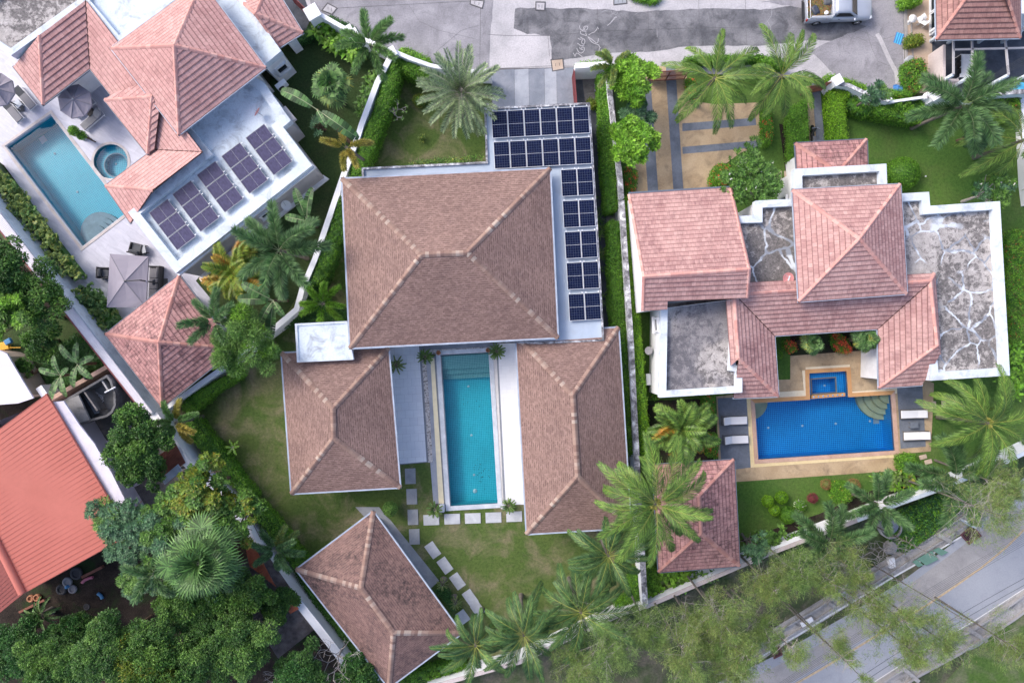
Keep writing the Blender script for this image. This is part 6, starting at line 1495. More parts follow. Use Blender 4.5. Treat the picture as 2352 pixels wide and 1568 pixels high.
# --- palms
def frond_axis(c, az, el0, L, droop, n, twist=0.0):
    s = np.linspace(0, 1, n+1); el = el0-droop*s**1.25; az_ = az+twist*s
    T_ = np.stack([np.cos(az_)*np.cos(el), np.sin(az_)*np.cos(el), np.sin(el)], 1)
    Pp = np.array(c)+np.concatenate([[np.zeros(3)], np.cumsum((T_[:-1]+T_[1:])/2*L/n, 0)])
    S = np.stack([-np.sin(az_), np.cos(az_), 0*az_], 1); U = np.cross(T_, S); U = U*np.sign(U[:, 2:3]+1e-9)
    return s, Pp, T_, S, U
def interp(s, A, q): return np.stack([np.interp(q, s, A[:, k]) for k in range(3)], 1)
def axis_strip(s, Pp, S, U, w_, q0=0.0, q1=1.0, taper=.2, lift=.012):
    out = []
    for i in range(len(s)-1):
        if s[i] < q0 or s[i+1] > q1: continue
        w0, w1 = w_*(1-(1-taper)*s[i]), w_*(1-(1-taper)*s[i+1])
        out.append([Pp[i]-S[i]*w0/2+U[i]*lift, Pp[i+1]-S[i+1]*w1/2+U[i+1]*lift, Pp[i+1]+S[i+1]*w1/2+U[i+1]*lift, Pp[i]+S[i]*w0/2+U[i]*lift])
        out.append([Pp[i]-S[i]*w0/2+U[i]*lift, Pp[i]-U[i]*w0*.6, Pp[i+1]-U[i+1]*w1*.6, Pp[i+1]-S[i+1]*w1/2+U[i+1]*lift])
        out.append([Pp[i]+S[i]*w0/2+U[i]*lift, Pp[i+1]+S[i+1]*w1/2+U[i+1]*lift, Pp[i+1]-U[i+1]*w1*.6, Pp[i]-U[i]*w0*.6])
    return np.array(out)
def strips2(B, D1, D2, N, L, W):
    """drooping leaflet: two joined quads"""
    S = nrm(np.cross(D1, N)); L = L[:, None]; W = W[:, None]; m = B+D1*L*.55; e = m+D2*L*.45
    return np.concatenate([np.stack([B-S*W*.35, B+S*W*.35, m+S*W*.5, m-S*W*.5], 1), np.stack([m-S*W*.5, m+S*W*.5, e+S*W*.06, e-S*W*.06], 1)])
def feather(rg, kind, c, az, el0, L, droop, tw=0.0, dens=1.0):
    s, Pp, T_, S, U = frond_axis(c, az, el0, L, droop, 14, tw); Q = []
    if kind == 'coco':
        n_ = int(76*dens); q = np.linspace(.13, .995, n_)
        for sg in (-1, 1):
            qq = q+rg.normal(0, .004, n_); B = interp(s, Pp, qq); t_ = nrm(interp(s, T_, qq)); sd = nrm(interp(s, S, qq))*sg; u = nrm(interp(s, U, qq))
            l_ = L*.29*np.clip((q-.06)*4.5, .3, 1)*np.clip(1.02-q, 0, 1)**.42*rg.uniform(.8, 1.12, n_); fw = 1.0+1.1*q[:, None]
            D1 = nrm(sd+t_*fw+u*.10+rg.normal(0, .05, B.shape)); D2 = nrm(sd*.7+t_*fw-UP*(.95)+rg.normal(0, .08, B.shape))
            Q.append(strips2(B, D1, D2, u, l_, np.full(n_, .030)))
    elif kind == 'fox':
        n_ = int(640*dens); q = rg.uniform(.12, 1.0, n_); B = interp(s, Pp, q); t_ = nrm(interp(s, T_, q)); sd = nrm(interp(s, S, q)); u = nrm(interp(s, U, q))
        ph = rg.uniform(0, 2*np.pi, n_)[:, None]; rad = sd*np.cos(ph)+u*np.sin(ph); l_ = L*.235*(1-.3*q**3)*np.clip(q*5, .4, 1)*rg.uniform(.75, 1.1, n_)
        D = nrm(rad+t_*.75-UP*.12); Q.append(rhomb(B, D, nrm(np.cross(D, np.cross(UP, D))+rg.normal(0, .2, B.shape)), l_, np.full(n_, .038), .05))
    elif kind == 'date':
        n_ = int(70*dens); q = np.linspace(.14, 1, n_)
        for sg in (-1, 1):
            B = interp(s, Pp, q); t_ = nrm(interp(s, T_, q)); sd = nrm(interp(s, S, q))*sg; u = nrm(interp(s, U, q)); l_ = L*.155*np.sin(np.pi*np.clip(.2+.72*q, 0, 1))**.5*rg.uniform(.8, 1.1, n_)
            D = nrm(sd+t_*1.05+u*.55+rg.normal(0, .10, B.shape)); Q.append(rhomb(B, D, u, l_, np.full(n_, .042), .05))
    elif kind == 'areca':
        n_ = int(40*dens); q = np.linspace(.22, 1, n_)
        for sg in (-1, 1):
            B = interp(s, Pp, q); t_ = nrm(interp(s, T_, q)); sd = nrm(interp(s, S, q))*sg; u = nrm(interp(s, U, q)); l_ = L*.28*np.sin(np.pi*np.clip(.25+.7*q, 0, 1))**.6*rg.uniform(.85, 1.1, n_)
            D = nrm(sd+t_*.8+u*.45); D2 = nrm(sd+t_*.8-UP*.5); Q.append(strips2(B, D, D2, u, l_, np.full(n_, .055)))
    return np.concatenate(Q), axis_strip(s, Pp, S, U, .042 if kind == 'coco' else .032)
def palm(label, x, y, r, z, kind, mat, rach, n=18, name='palm_tree', mat2=None, f2=0.0, base=None, els=None, seed=None, dens=1.0, azs=None, shaft=False, droop=None, coco=0, dead=0, cat='palm tree'):
    seed_[0] += 1; rg = np.random.default_rng(seed or seed_[0]); c = P(x, y, z); R_ = r*(H-z)/F
    bp = P(*base) if base else Vector((c.x+rg.normal(0, .15), c.y+rg.normal(0, .15), 0)); t = thing(name, label, cat, (bp.x, bp.y, 0))
    Q = []; MI = []; mats = [M[mat], M[rach]]+([M[mat2]] if mat2 else [])
    az0 = rg.uniform(0, 6.28)
    for k in range(n):
        az = (R(azs[k]) if azs else az0+k*2.39996+rg.normal(0, .08)); u = (k+.5)/n if azs is None else rg.uniform(.2, .9)
        if kind == 'coco': el = R(66-84*u+rg.normal(0, 6)); L = R_*(.98+.34*rg.random()); dr = R(50+60*rg.random())*(droop or 1)
        elif kind == 'fox': el = R(60-58*u); L = R_*(1.12+.1*rg.random()); dr = R(62+25*rg.random())*(droop or 1)
        elif kind == 'date': el = R(84-98*u); L = R_*(1.02+.1*rg.random()); dr = R(28+32*rg.random())*(droop or 1)
        else: el = R(78-50*u); L = R_*(1.15+.25*rg.random()); dr = R(60+40*rg.random())
        m_ = 2 if (mat2 and (rg.random() < f2 or k >= n-dead)) else 0
        off = np.array([math.cos(az), math.sin(az), 0])*.08
        if kind == 'areca': off = np.array([rg.normal(0, R_*.16), rg.normal(0, R_*.16), 0])
        lf, rc = feather(rg, kind, np.array(c)+off-np.array([0, 0, u*.25]), az, el, L, dr, rg.normal(0, .42 if kind == 'coco' else .2), dens)
        Q += [lf, rc]; MI += [np.full(len(lf), m_), np.full(len(rc), 1)]
    V = np.concatenate(Q); quads_mesh('crown', V, np.concatenate(MI), mats, t)
    rt = .13 if kind in ('coco', 'fox') else (.2 if kind == 'date' else .05); tp = Vector((c.x, c.y, z-.1)); b = MB()
    n2 = max(4, int(z/.35)); rows_ = []
    if kind == 'areca':
        for k in range(7): a = 6.28*k/7; b.tube([(bp.x+.2*math.cos(a), bp.y+.2*math.sin(a), 0), (c.x+.3*math.cos(a), c.y+.3*math.sin(a), z)], .04, 6)
    else:
        b.tube([bp.lerp(tp, k/n2)+Vector((0, 0, 0)) for k in range(n2+1)], [rt*(1.5-.6*min(1, k/3))*(1+.08*(k % 2)) for k in range(n2+1)], 10)
    b.build('trunk', M['trunk_grey'], t)
    if shaft: b = MB(); b.tube([tp-Vector((0, 0, .9)), tp-Vector((0, 0, .4)), tp+Vector((0, 0, .15))], [.11, .13, .06], 10); b.build('crownshaft', M['crownshaft'], t)
    for k in range(coco):
        a = rg.uniform(0, 6.28); b = MB(); rr_ = .12; cc = (c.x+.3*math.cos(a), c.y+.3*math.sin(a), z-.1-.15*rg.random()); b.lathe([(0, -rr_), (rr_*.8, -rr_*.6), (rr_, 0), (rr_*.8, rr_*.6), (0, rr_)], cc, 10); b.build('coconut', M['lf_golden'], t)
    return t
def fan_leaf(rg, c, az, el, pet, fr, seg=24, spread=290, droop=.35):
    d = np.array([math.cos(az)*math.cos(el), math.sin(az)*math.cos(el), math.sin(el)]); S = np.array([-math.sin(az), math.cos(az), 0]); hub = np.array(c)+d*pet
    d2 = nrm(d-UP*.35); U = nrm(np.cross(d2, S)); U = U*np.sign(U[2]+1e-9)
    an = np.radians(np.linspace(-spread/2, spread/2, seg)); l_ = fr*(1-.22*np.abs(an)/math.pi)*rg.uniform(.92, 1.05, seg)
    D = d2*np.cos(an)[:, None]+S*np.sin(an)[:, None]; B = np.tile(hub, (seg, 1)); N = np.tile(U, (seg, 1)); D2 = nrm(D-UP*droop*2.2)
    w_ = fr*2*math.sin(math.radians(spread/seg/2))*1.0
    Sd = nrm(np.cross(D, N)); m = B+D*l_[:, None]*.62+N*.02; e = m+D2*l_[:, None]*.38
    W = np.full(seg, w_*(.62 if seg < 25 else .40))[:, None]
    q = np.concatenate([np.stack([B-Sd*.01, B+Sd*.01, m+Sd*W*.5, m-Sd*W*.5], 1), np.stack([m-Sd*W*.5, m+Sd*W*.5, e+Sd*.006, e-Sd*.006], 1)])
    st = np.array([[np.array(c)-S*.02, np.array(c)+S*.02, hub+S*.015, hub-S*.015]]); return q, st
def fanpalm(label, x, y, r, z, mat, n=22, mat2=None, f2=.1, name='fan_palm', seg=22, fr=.48, trunk=True, droop=.35, cat='palm tree', elr=(82, -25)):
    seed_[0] += 1; rg = np.random.default_rng(seed_[0]); c = P(x, y, z); R_ = r*(H-z)/F; t = thing(name, label, cat, (c.x, c.y, 0)); Q = []; MI = []
    az0 = rg.uniform(0, 6.28)
    for k in range(n):
        u = (k+.5)/n; q, st = fan_leaf(rg, (c.x, c.y, c.z-u*.2), az0+k*2.4+rg.normal(0, .1), R(elr[0]+(elr[1]-elr[0])*u**.8+rg.normal(0, 9)), R_*((.22+.40*u) if fr > .4 else (.05+.66*math.sqrt(u)))*rg.uniform(.6, 1.15), R_*fr*rg.uniform(.9, 1.1), seg, droop=droop)
        m_ = 2 if mat2 and (rg.random() < f2 or (k >= n-3)) else 0
        Q += [q, st]; MI += [np.full(len(q), m_), [1]]
    quads_mesh('crown', np.concatenate(Q), np.concatenate(MI), [M[mat], M['rachis_pale']]+([M[mat2]] if mat2 else []), t)
    b = MB(); b.tube([(c.x, c.y, 0), (c.x, c.y, z*.5), (c.x, c.y, z)], [.18 if z > 2 else .08, .14 if z > 2 else .07, .12 if z > 2 else .05], 9); b.build('trunk', M['trunk_brown'], t); return t
def blade(rg, c, az, el, L, W, droop, n=12, tear=.25, pet=.15, cup=.25):
    s, Pp, T_, S, U = frond_axis(c, az, el, L*(1+pet), droop, n+3, rg.normal(0, .15)); Q = []
    for i in range(len(s)-1):
        s0, s1 = s[i], s[i+1]; p0 = pet/(1+pet)
        if s0 < p0: continue
        a, b_ = (s0-p0)/(1-p0), (s1-p0)/(1-p0); w0, w1 = [W*.5*max(.02, math.sin(math.pi*min(1, (v*.93+.05)))**.45) for v in (a, b_)]
        for sg in (-1, 1):
            dr0 = U[i]*cup*w0-UP*0; t0 = rg.uniform(0, tear)*L/n
            Q.append([Pp[i], Pp[i+1], Pp[i+1]+S[i+1]*sg*w1+U[i+1]*cup*w1-T_[i+1]*t0, Pp[i]+S[i]*sg*w0+U[i]*cup*w0+T_[i]*0])
    return np.array(Q), axis_strip(s, Pp, S, U, .05, taper=.1)
def paddles(label, x, y, z, leaves, mat, base=None, name='travellers_palm', cat='palm tree', trunkr=.11, cup=.2, tear=.3, tm='trunk_brown'):
    """leaves: (azimuth deg, elevation deg, length m, width m, droop deg)"""
    seed_[0] += 1; rg = np.random.default_rng(seed_[0]); c = P(x, y, z); bp = P(*base) if base else Vector((c.x, c.y, 0)); t = thing(name, label, cat, (bp.x, bp.y, 0)); Q = []; MI = []
    for az, el, L, W, dr in leaves:
        q, st = blade(rg, (c.x, c.y, c.z), R(az), R(el), L, W, R(dr), tear=tear, cup=cup); Q += [q, st]; MI += [np.zeros(len(q)), np.ones(len(st))]
    quads_mesh('crown', np.concatenate(Q), np.concatenate(MI), [M[mat], M['rachis_pale']], t)
    b = MB(); b.tube([bp, bp.lerp(c, .5), c], [trunkr*1.3, trunkr, trunkr*.7], 9); b.build('trunk', M[tm], t); return t
def leafy(label, pts, z, mat, L=.42, W=.14, dens=9, per=7, name='leafy_plants', cat='plants', mat2=None, f2=.15, el=(.3, 1.1), kind=None):
    """rosettes of long leaves filling a bed"""
    seed_[0] += 1; rg = np.random.default_rng(seed_[0]); q = PL(pts, z); poly = [(p.x, p.y) for p in q]; cen = sum(q, Vector())/len(q)
    t = thing(name, label, cat, (cen.x, cen.y, 0)); xy = sample_poly(rg, poly, dens); n_ = len(xy); Q = []; MI = []
    A0 = rg.uniform(0, 6.28, n_); zz = z*rg.uniform(.55, 1, n_); m2 = (rg.random(n_) < f2).astype(int) if mat2 else np.zeros(n_, int)
    for j in range(per):
        an = A0+2*np.pi*j/per+rg.normal(0, .3, n_); e = rg.uniform(*el, n_); D = np.stack([np.cos(an)*np.cos(e), np.sin(an)*np.cos(e), np.sin(e)], 1); D2 = nrm(D-UP*.9); B = np.column_stack([xy, zz-L*.4])
        s_ = rg.uniform(.7, 1.15, n_); Q.append(strips3(B, D, D2, L*s_, W*s_)); MI.append(np.tile(m2, 3))
    for k in range(n_): pass
    quads_mesh('foliage', np.concatenate(Q), np.concatenate(MI), [M[mat]]+([M[mat2]] if mat2 else []), t)
    b = MB()
    for x_, y_, z_ in zip(xy[::2, 0], xy[::2, 1], zz[::2]): b.tube([(x_, y_, 0), (x_, y_, z_-L*.35)], .018, 4, cap=False)
    b.build('stems', M['crownshaft'], t); return t
def strips3(B, D, D2, L, W):
    S = nrm(np.cross(D, UP)); L = L[:, None]; W = W[:, None]; Dm = nrm(D+D2); a = B+D*L*.33; b_ = a+Dm*L*.34; e = b_+D2*L*.33
    return np.concatenate([np.stack([B-S*W*.1, B+S*W*.1, a+S*W*.5, a-S*W*.5], 1), np.stack([a-S*W*.5, a+S*W*.5, b_+S*W*.45, b_-S*W*.45], 1), np.stack([b_-S*W*.45, b_+S*W*.45, e+S*W*.03, e-S*W*.03], 1)])

# --- hedges
hedge('tall green hedge along the inner side of the white wall by the date palm lawn', T(2, 1, (1235, 520), (1290, 610), (1255, 780), (1185, 960), (1130, 1110), (1065, 1280), (1005, 1440), (950, 1560), (845, 1560), (890, 1400), (968, 1180), (1068, 950), (1120, 770), (1185, 600)), 1.9, 'lf_hedge', rough=.14)
hedge('curving green hedge behind the date palm below the street wall', T(2, 1, (1250, 515), (1300, 512), (1440, 570), (1640, 650), (1620, 715), (1500, 718), (1400, 665), (1295, 620)), 1.6, 'lf_hedge', rough=.14)
hedge('low bright hedge on the street side of the curved wall', T(2, 1, (1290, 422), (1340, 412), (1450, 460), (1560, 512), (1560, 560), (1420, 520), (1290, 462)), .8, 'lf_bright', dens=450)
hedge('short clipped hedge piece between the curved wall and the date palm fronds', T(2, 1, (1640, 545), (1750, 555), (1760, 590), (1640, 570)), .8, 'lf_bright')
hedge('dark green creeper on the street side of the low white wall', T(2, 1, (625, 150), (690, 138), (800, 190), (905, 245), (900, 292), (830, 262), (700, 195)), .6, 'lf_ivy', rough=.1)
hedge('dark creeper bank beside the pink porch roof eave', T(2, 1, (370, 355), (490, 225), (560, 260), (540, 305), (400, 388)), .7, 'lf_ivy')
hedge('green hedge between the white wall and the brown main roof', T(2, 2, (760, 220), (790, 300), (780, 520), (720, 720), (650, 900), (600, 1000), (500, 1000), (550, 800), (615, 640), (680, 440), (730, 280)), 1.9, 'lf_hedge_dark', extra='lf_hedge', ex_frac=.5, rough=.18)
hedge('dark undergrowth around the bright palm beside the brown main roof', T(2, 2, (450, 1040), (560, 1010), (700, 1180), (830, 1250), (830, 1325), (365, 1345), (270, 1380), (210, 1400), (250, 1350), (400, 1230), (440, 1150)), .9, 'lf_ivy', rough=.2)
hedge('thin hedge strip above the white gate wall end', T(3, 1, (618, 552), (720, 540), (858, 527), (858, 556), (618, 566)), 2.1, 'lf_bright', dens=450)
hedge('long clipped hedge right of the grey side path, upper stretch', T(3, 1, (805, 650), (890, 640), (905, 760), (925, 870), (940, 1200), (960, 1505), (975, 1845), (880, 1860), (850, 1500), (832, 1200), (825, 900)), 1.9, 'lf_hedge', rough=.12)
hedge('round yellow green bush on the gravel by the hedge', T(3, 1, (715, 870), (755, 860), (785, 895), (785, 940), (735, 945), (715, 905)), .7, 'lf_yellow', name='shrub', cat='shrub')
hedge('long clipped hedge beside the east wing, lower stretch', T(3, 2, (898, 450), (940, 438), (992, 455), (1005, 700), (1025, 1000), (1050, 1400), (1062, 1552), (1080, 1800), (1105, 2300), (1112, 2500), (1080, 2520), (1030, 1950), (1005, 1560), (940, 1552), (925, 1200), (905, 800)), 1.9, 'lf_hedge', rough=.16)
hedge('long lime green hedge on the right side of the mottled wall', T(3, 2, (1030, 235), (1085, 225), (1105, 560), (1140, 900), (1175, 1300), (1197, 1600), (1225, 1920), (1250, 2220), (1258, 2560), (1165, 2560), (1150, 2200), (1115, 1800), (1092, 1400), (1060, 800)), 1.7, 'lf_hedge_lime', rough=.10, extra='lf_hedge', ex_frac=.25)
hedge('green hedge inside the stained lower left wall, upper stretch', T(1, 3, (1640, 700), (1710, 675), (1850, 850), (2000, 1050), (2150, 1250), (2250, 1370), (2200, 1425), (2080, 1310), (1900, 1130), (1750, 940), (1640, 800)), 1.5, 'lf_hedge', extra='lf_hedge_dark', ex_frac=.4, rough=.18)
hedge('green hedge inside the stained lower left wall, near the small palm', T(2, 4, (-40, -20), (60, -10), (120, 60), (250, 200), (370, 380), (455, 480), (370, 560), (200, 350), (80, 180), (-40, 80)), 1.5, 'lf_hedge', extra='lf_hedge_dark', ex_frac=.4, rough=.18)
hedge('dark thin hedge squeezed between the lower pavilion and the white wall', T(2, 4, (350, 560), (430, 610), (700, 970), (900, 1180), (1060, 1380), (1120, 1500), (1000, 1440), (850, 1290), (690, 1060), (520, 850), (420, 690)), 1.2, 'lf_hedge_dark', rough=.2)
hedge('green hedge below the white wall of the pink pyramid pavilion', T(1, 3, (1590, 560), (1690, 470), (1850, 380), (2010, 300), (2115, 300), (2060, 345), (1860, 475), (1740, 590), (1640, 640)), 1.5, 'lf_hedge', rough=.2)
hedge('wide clipped lime hedge between the dark path and the right lawn', T(4, 1, (640, 800), (680, 780), (820, 785), (825, 830), (778, 885), (790, 1060), (806, 1245), (668, 1252), (650, 1000)), 1.3, 'lf_hedge_lime', rough=.05)
hedge('dark green hedge along the curved wall at the top of the right lawn', T(4, 1, (800, 860), (880, 835), (960, 850), (1050, 950), (1015, 1015), (880, 990), (800, 930)), 1.2, 'lf_hedge', extra='lf_hedge_dark', ex_frac=.5, rough=.2)
hedge('bushy green hedge below the thin pale wall of the right lawn', T(4, 1, (1050, 950), (1180, 880), (1480, 858), (1485, 960), (1450, 1075), (1300, 1060), (1150, 1040), (1045, 1010)), 1.3, 'lf_hedge', extra='lf_bright', ex_frac=.3, rough=.28)
hedge('narrow hedge between the street and the curved white wall', T(4, 1, (620, 648), (760, 680), (860, 710), (970, 750), (975, 800), (860, 775), (760, 738), (640, 690)), .9, 'lf_bright', rough=.1)
hedge('narrow green strip with yellow blooms above the thin pale wall', T(4, 1, (1180, 788), (1380, 800), (1375, 842), (1185, 848)), .8, 'lf_hedge', extra='lf_golden', ex_frac=.04)
hedge('broad green ground hedge left of the dark path with the scooter', T(4, 1, (275, 970), (440, 860), (455, 1050), (458, 1260), (342, 1262), (325, 1420), (290, 1420)), .9, 'lf_hedge', rough=.12)
hedge('flat hedge along the street above the coconut palms', T(3, 1, (1570, 505), (1700, 480), (1900, 478), (2250, 480), (2300, 515), (1950, 535), (1620, 540)), 1.2, 'lf_hedge', rough=.1)
hedge('hedge strip along the street left of the brown garden gate', T(4, 1, (-10, 480), (60, 485), (180, 500), (300, 560), (280, 590), (40, 560)), 1.2, 'lf_hedge')
hedge('orange flowered shrubs in a strip left of the narrow shaded lawn', T(4, 1, (60, 960), (125, 950), (145, 1140), (120, 1270), (50, 1280), (45, 1100)), .7, 'lf_hedge', extra='lf_flower', ex_frac=.08, cat='flower bed', name='flower_shrubs')
hedge('orange flowered bed inside the driveway curve by the gate', T(3, 1, (1585, 690), (1650, 695), (1700, 790), (1695, 850), (1640, 875), (1600, 790)), .6, 'lf_hedge', extra='lf_flower', ex_frac=.16, cat='flower bed', name='flower_shrubs')
hedge('red flowered shrubs at the foot of the mottled wall by the driveway', T(3, 1, (1050, 1470), (1150, 1500), (1150, 1600), (1130, 1690), (1068, 1700), (1060, 1560)), .6, 'lf_hedge', extra='lf_flower', ex_frac=.22, cat='flower bed', name='flower_shrubs')
hedge('orange flowered shrubs under the frangipani at the driveway edge', T(3, 1, (1840, 1470), (1900, 1440), (1990, 1450), (1980, 1560), (1890, 1640), (1800, 1620), (1790, 1580)), .6, 'lf_hedge', extra='lf_flower', ex_frac=.14, cat='flower bed', name='flower_shrubs')
hedge('rust and lime hedge in the far right corner under the palm fronds', T(4, 1, (2080, 860), (2330, 850), (2322, 1030), (2210, 1050), (2100, 960)), 1.1, 'lf_hedge_lime', extra='lf_red', ex_frac=.4)
hedge('green hedge strip along the right edge beside the cracked roof', T(4, 2, (2200, 560), (2300, 520), (2420, 540), (2420, 1560), (2250, 1560), (2225, 1100)), 1.0, 'lf_hedge', extra='lf_red', ex_frac=.25, rough=.2)
hedge('flowering hedge left of the upper slate deck by the blue pool', T(3, 3, (1735, 480), (1840, 475), (1846, 600), (1845, 712), (1765, 712), (1745, 600)), .8, 'lf_hedge', extra='lf_flower', ex_frac=.08, cat='flower bed', name='flower_shrubs')
hedge('flowering hedge left of the lower slate deck by the blue pool', T(3, 3, (1765, 815), (1865, 828), (1868, 1030), (1780, 1010), (1745, 960), (1760, 900)), .8, 'lf_hedge', extra='lf_flower', ex_frac=.14, cat='flower bed', name='flower_shrubs')
hedge('small flowering bush below the stained terrace corner', T(3, 3, (1285, 425), (1345, 450), (1345, 505), (1295, 500)), .6, 'lf_hedge', extra='lf_flower', ex_frac=.12, cat='shrub', name='shrub')
hedge('red flowering shrub left of the fan palm in the pool court', T(4, 3, (255, 0), (340, 10), (352, 80), (290, 100), (262, 50)), .9, 'lf_hedge', extra='lf_flower', ex_frac=.55, cat='shrub', name='shrub')
hedge('red flowering shrub between the two court fan palms', T(4, 3, (690, -60), (770, -50), (840, 60), (830, 100), (740, 90), (690, 30)), .9, 'lf_hedge', extra='lf_flower', ex_frac=.55, cat='shrub', name='shrub')
hedge('olive bush on the beige pavement below the patio table', T(4, 1, (1322, 320), (1390, 298), (1470, 300), (1482, 365), (1400, 395), (1335, 405)), .7, 'lf_yellow', name='shrub', cat='shrub')
hedge('large round shrub covered in rust flowers on the pavement', T(4, 1, (1318, 555), (1380, 518), (1480, 520), (1510, 620), (1480, 720), (1440, 800), (1370, 800), (1325, 700)), 1.1, 'lf_hedge', extra='lf_red', ex_frac=.45, name='shrub', cat='shrub')
hedge('hedge at the top edge beside the pickup truck', T(4, 1, (1275, -40), (1470, -60), (1465, 5), (1400, 30), (1300, 55)), .9, 'lf_bright')
hedge('low weeds at the top edge above the dark road patch', T(3, 1, (1070, -30), (1380, -30), (1330, 12), (1290, 30), (1200, 10)), .4, 'lf_hedge', kind='stuff', name='weeds', cat='weeds')
hedge('thick green shrubbery beside the lower end of the mottled wall', T(3, 4, (1075, 560), (1170, 560), (1190, 700), (1195, 875), (1040, 900), (950, 880), (1090, 760)), 1.0, 'lf_hedge', rough=.25)
hedge('light green shrubs under the corner of the rose tiled garden house', T(3, 4, (1235, 560), (1325, 560), (1350, 640), (1340, 740), (1240, 770)), 1.1, 'lf_bright', rough=.25)
hedge('green hedge below the bottom corner of the lower pavilion', T(2, 4, (1300, 1510), (1500, 1440), (1700, 1380), (1850, 1370), (1870, 1430), (1680, 1500), (1450, 1570), (1300, 1570)), 1.1, 'lf_hedge', rough=.3)
hedge('square clipped bush in the lower garden bed right of the blue pool', T(4, 3, (665, 1250), (820, 1245), (835, 1400), (760, 1440), (680, 1400)), .8, 'lf_hedge', extra='lf_golden', ex_frac=.03, name='shrub', cat='shrub')
hedge('bushy green shrub at the lower right corner of the sand paving', T(4, 3, (1260, 1010), (1400, 1000), (1440, 1100), (1380, 1170), (1290, 1170), (1255, 1090)), .8, 'lf_hedge', rough=.2, name='shrub', cat='shrub')
hedge('green ground cover bank between the white wall and the roadside drain', T(4, 4, (1200, 60), (1500, -60), (1900, -200), (1850, -20), (1740, 100), (1500, 280), (1330, 400), (1200, 370), (1150, 260), (1190, 180)), .35, 'lf_ivy', extra='lf_hedge', ex_frac=.4, kind='stuff', name='ground_cover', cat='ground cover', dens=320, L=.14, W=.09)
hedge('dark grassy plants under the banana clump', T(1, 3, (360, 190), (520, 60), (640, -60), (850, 60), (900, 200), (760, 260), (620, 370), (520, 440), (420, 420), (400, 320)), .5, 'lf_ivy', L=.3, W=.04, dens=300, kind='stuff', name='ground_cover', cat='ground cover', rough=.2)
# --- beds of lady palms on the left terrace
def rhapis(label, pts, z, dens, mat2f):
    seed_[0] += 1; rg = np.random.default_rng(seed_[0]); q = PL(pts, z); poly = [(p.x, p.y) for p in q]; cen = sum(q, Vector())/len(q); t = thing('lady_palm_bed', label, 'plants', (cen.x, cen.y, 0)); Q = []; MI = []
    for x_, y_ in sample_poly(rg, poly, dens):
        zz = z*rg.uniform(.6, 1); m_ = 1 if rg.random() < mat2f*(1+np.sin(x_*.8+y_*.5)) else 0
        for j in range(3):
            a, st = fan_leaf(rg, (x_, y_, zz-.25), rg.uniform(0, 6.28), rg.uniform(.4, 1.3), .22, .30*rg.uniform(.7, 1.1), 13, 230, .5); Q.append(a); MI.append(np.full(len(a), m_))
    quads_mesh('foliage', np.concatenate(Q), np.concatenate(MI), [M['lf_fan'], M['lf_fan_light']], t)
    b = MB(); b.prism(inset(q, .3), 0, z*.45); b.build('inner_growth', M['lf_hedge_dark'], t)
rhapis('long bed of fan leaved lady palms beside the pale blue wall, upper', [(-40, 340), (5, 395), (40, 440), (80, 495), (130, 560), (175, 618), (182, 636), (140, 634), (110, 600), (70, 545), (35, 505), (0, 462), (-40, 410)], 1.5, 12, .45)
rhapis('shorter bed of fan leaved lady palms beside the grey rectangular parasol', [(163, 660), (200, 656), (240, 690), (272, 740), (262, 752), (232, 768), (212, 742), (180, 705), (168, 685)], 1.5, 12, .15)

# --- leafy rows
leafy('row of bright green heliconias inside the low street wall', T(2, 1, (500, 190), (570, 170), (680, 230), (800, 300), (880, 360), (930, 440), (900, 520), (820, 510), (720, 420), (640, 370), (560, 300), (500, 240)), 1.3, 'lf_bright', .75, .22, 7, 8)
leafy('green leafy plants along the wall between the foxtail palm and the paddle palm', T(2, 1, (980, 590), (1060, 590), (1110, 640), (1040, 820), (980, 960), (920, 1080), (880, 1060), (930, 850), (990, 720)), 1.1, 'lf_mid', .6, .17, 7, 7)
leafy('glossy big leaved heliconias below the rose tiled garden house', T(3, 4, (1370, 590), (1450, 590), (1620, 640), (1640, 720), (1500, 760), (1380, 790), (1260, 830), (1240, 760)), 1.3, 'lf_bright', .85, .24, 6, 7, mat2='lf_fan_light')
leafy('green and cream leaved plants over the wall right of the garden house', T(3, 4, (1660, 600), (1740, 590), (1880, 600), (1860, 640), (1720, 690), (1640, 700)), 1.3, 'lf_mid', .6, .18, 7, 7, mat2='lf_fan_light', f2=.3)
leafy('bright leaved plants hanging over the white wall beside the papaya', T(3, 4, (2250, 250), (2352, 280), (2400, 320), (2352, 400), (2200, 480), (2080, 500), (2100, 440)), 1.5, 'lf_mid', .5, .16, 8, 7)
leafy('leafy plants along the white wall under the lower foxtail palms', T(4, 4, (30, 330), (120, 230), (260, 190), (330, 250), (400, 200), (420, 280), (300, 330), (150, 380), (30, 430)), 1.4, 'lf_mid', .5, .16, 8, 7)
leafy('lime leaved plants over the wall left of the large foxtail palm', T(4, 3, (1050, 1200), (1150, 1180), (1280, 1190), (1500, 1200), (1520, 1290), (1420, 1400), (1300, 1400), (1200, 1290), (1090, 1240)), 1.4, 'lf_bright', .6, .18, 8, 7, mat2='lf_fan_light')
leafy('broad leaved plants at the right edge beside the white terrace corner', T(4, 3, (2230, 20), (2352, 0), (2420, 300), (2352, 500), (2220, 400), (2160, 330), (2250, 300)), 1.3, 'lf_bright', .6, .2, 7, 7)
leafy('fringe of pale spiky plants along the flat roof edge of the upper lawn', T(2, 1, (1350, 1430), (1460, 1400), (1600, 1395), (1850, 1380), (2010, 1370), (2040, 1410), (1800, 1440), (1400, 1458)), .6, 'lf_mid', .40, .05, 20, 9, mat2='lf_fan_light', f2=.45, el=(.5, 1.4))
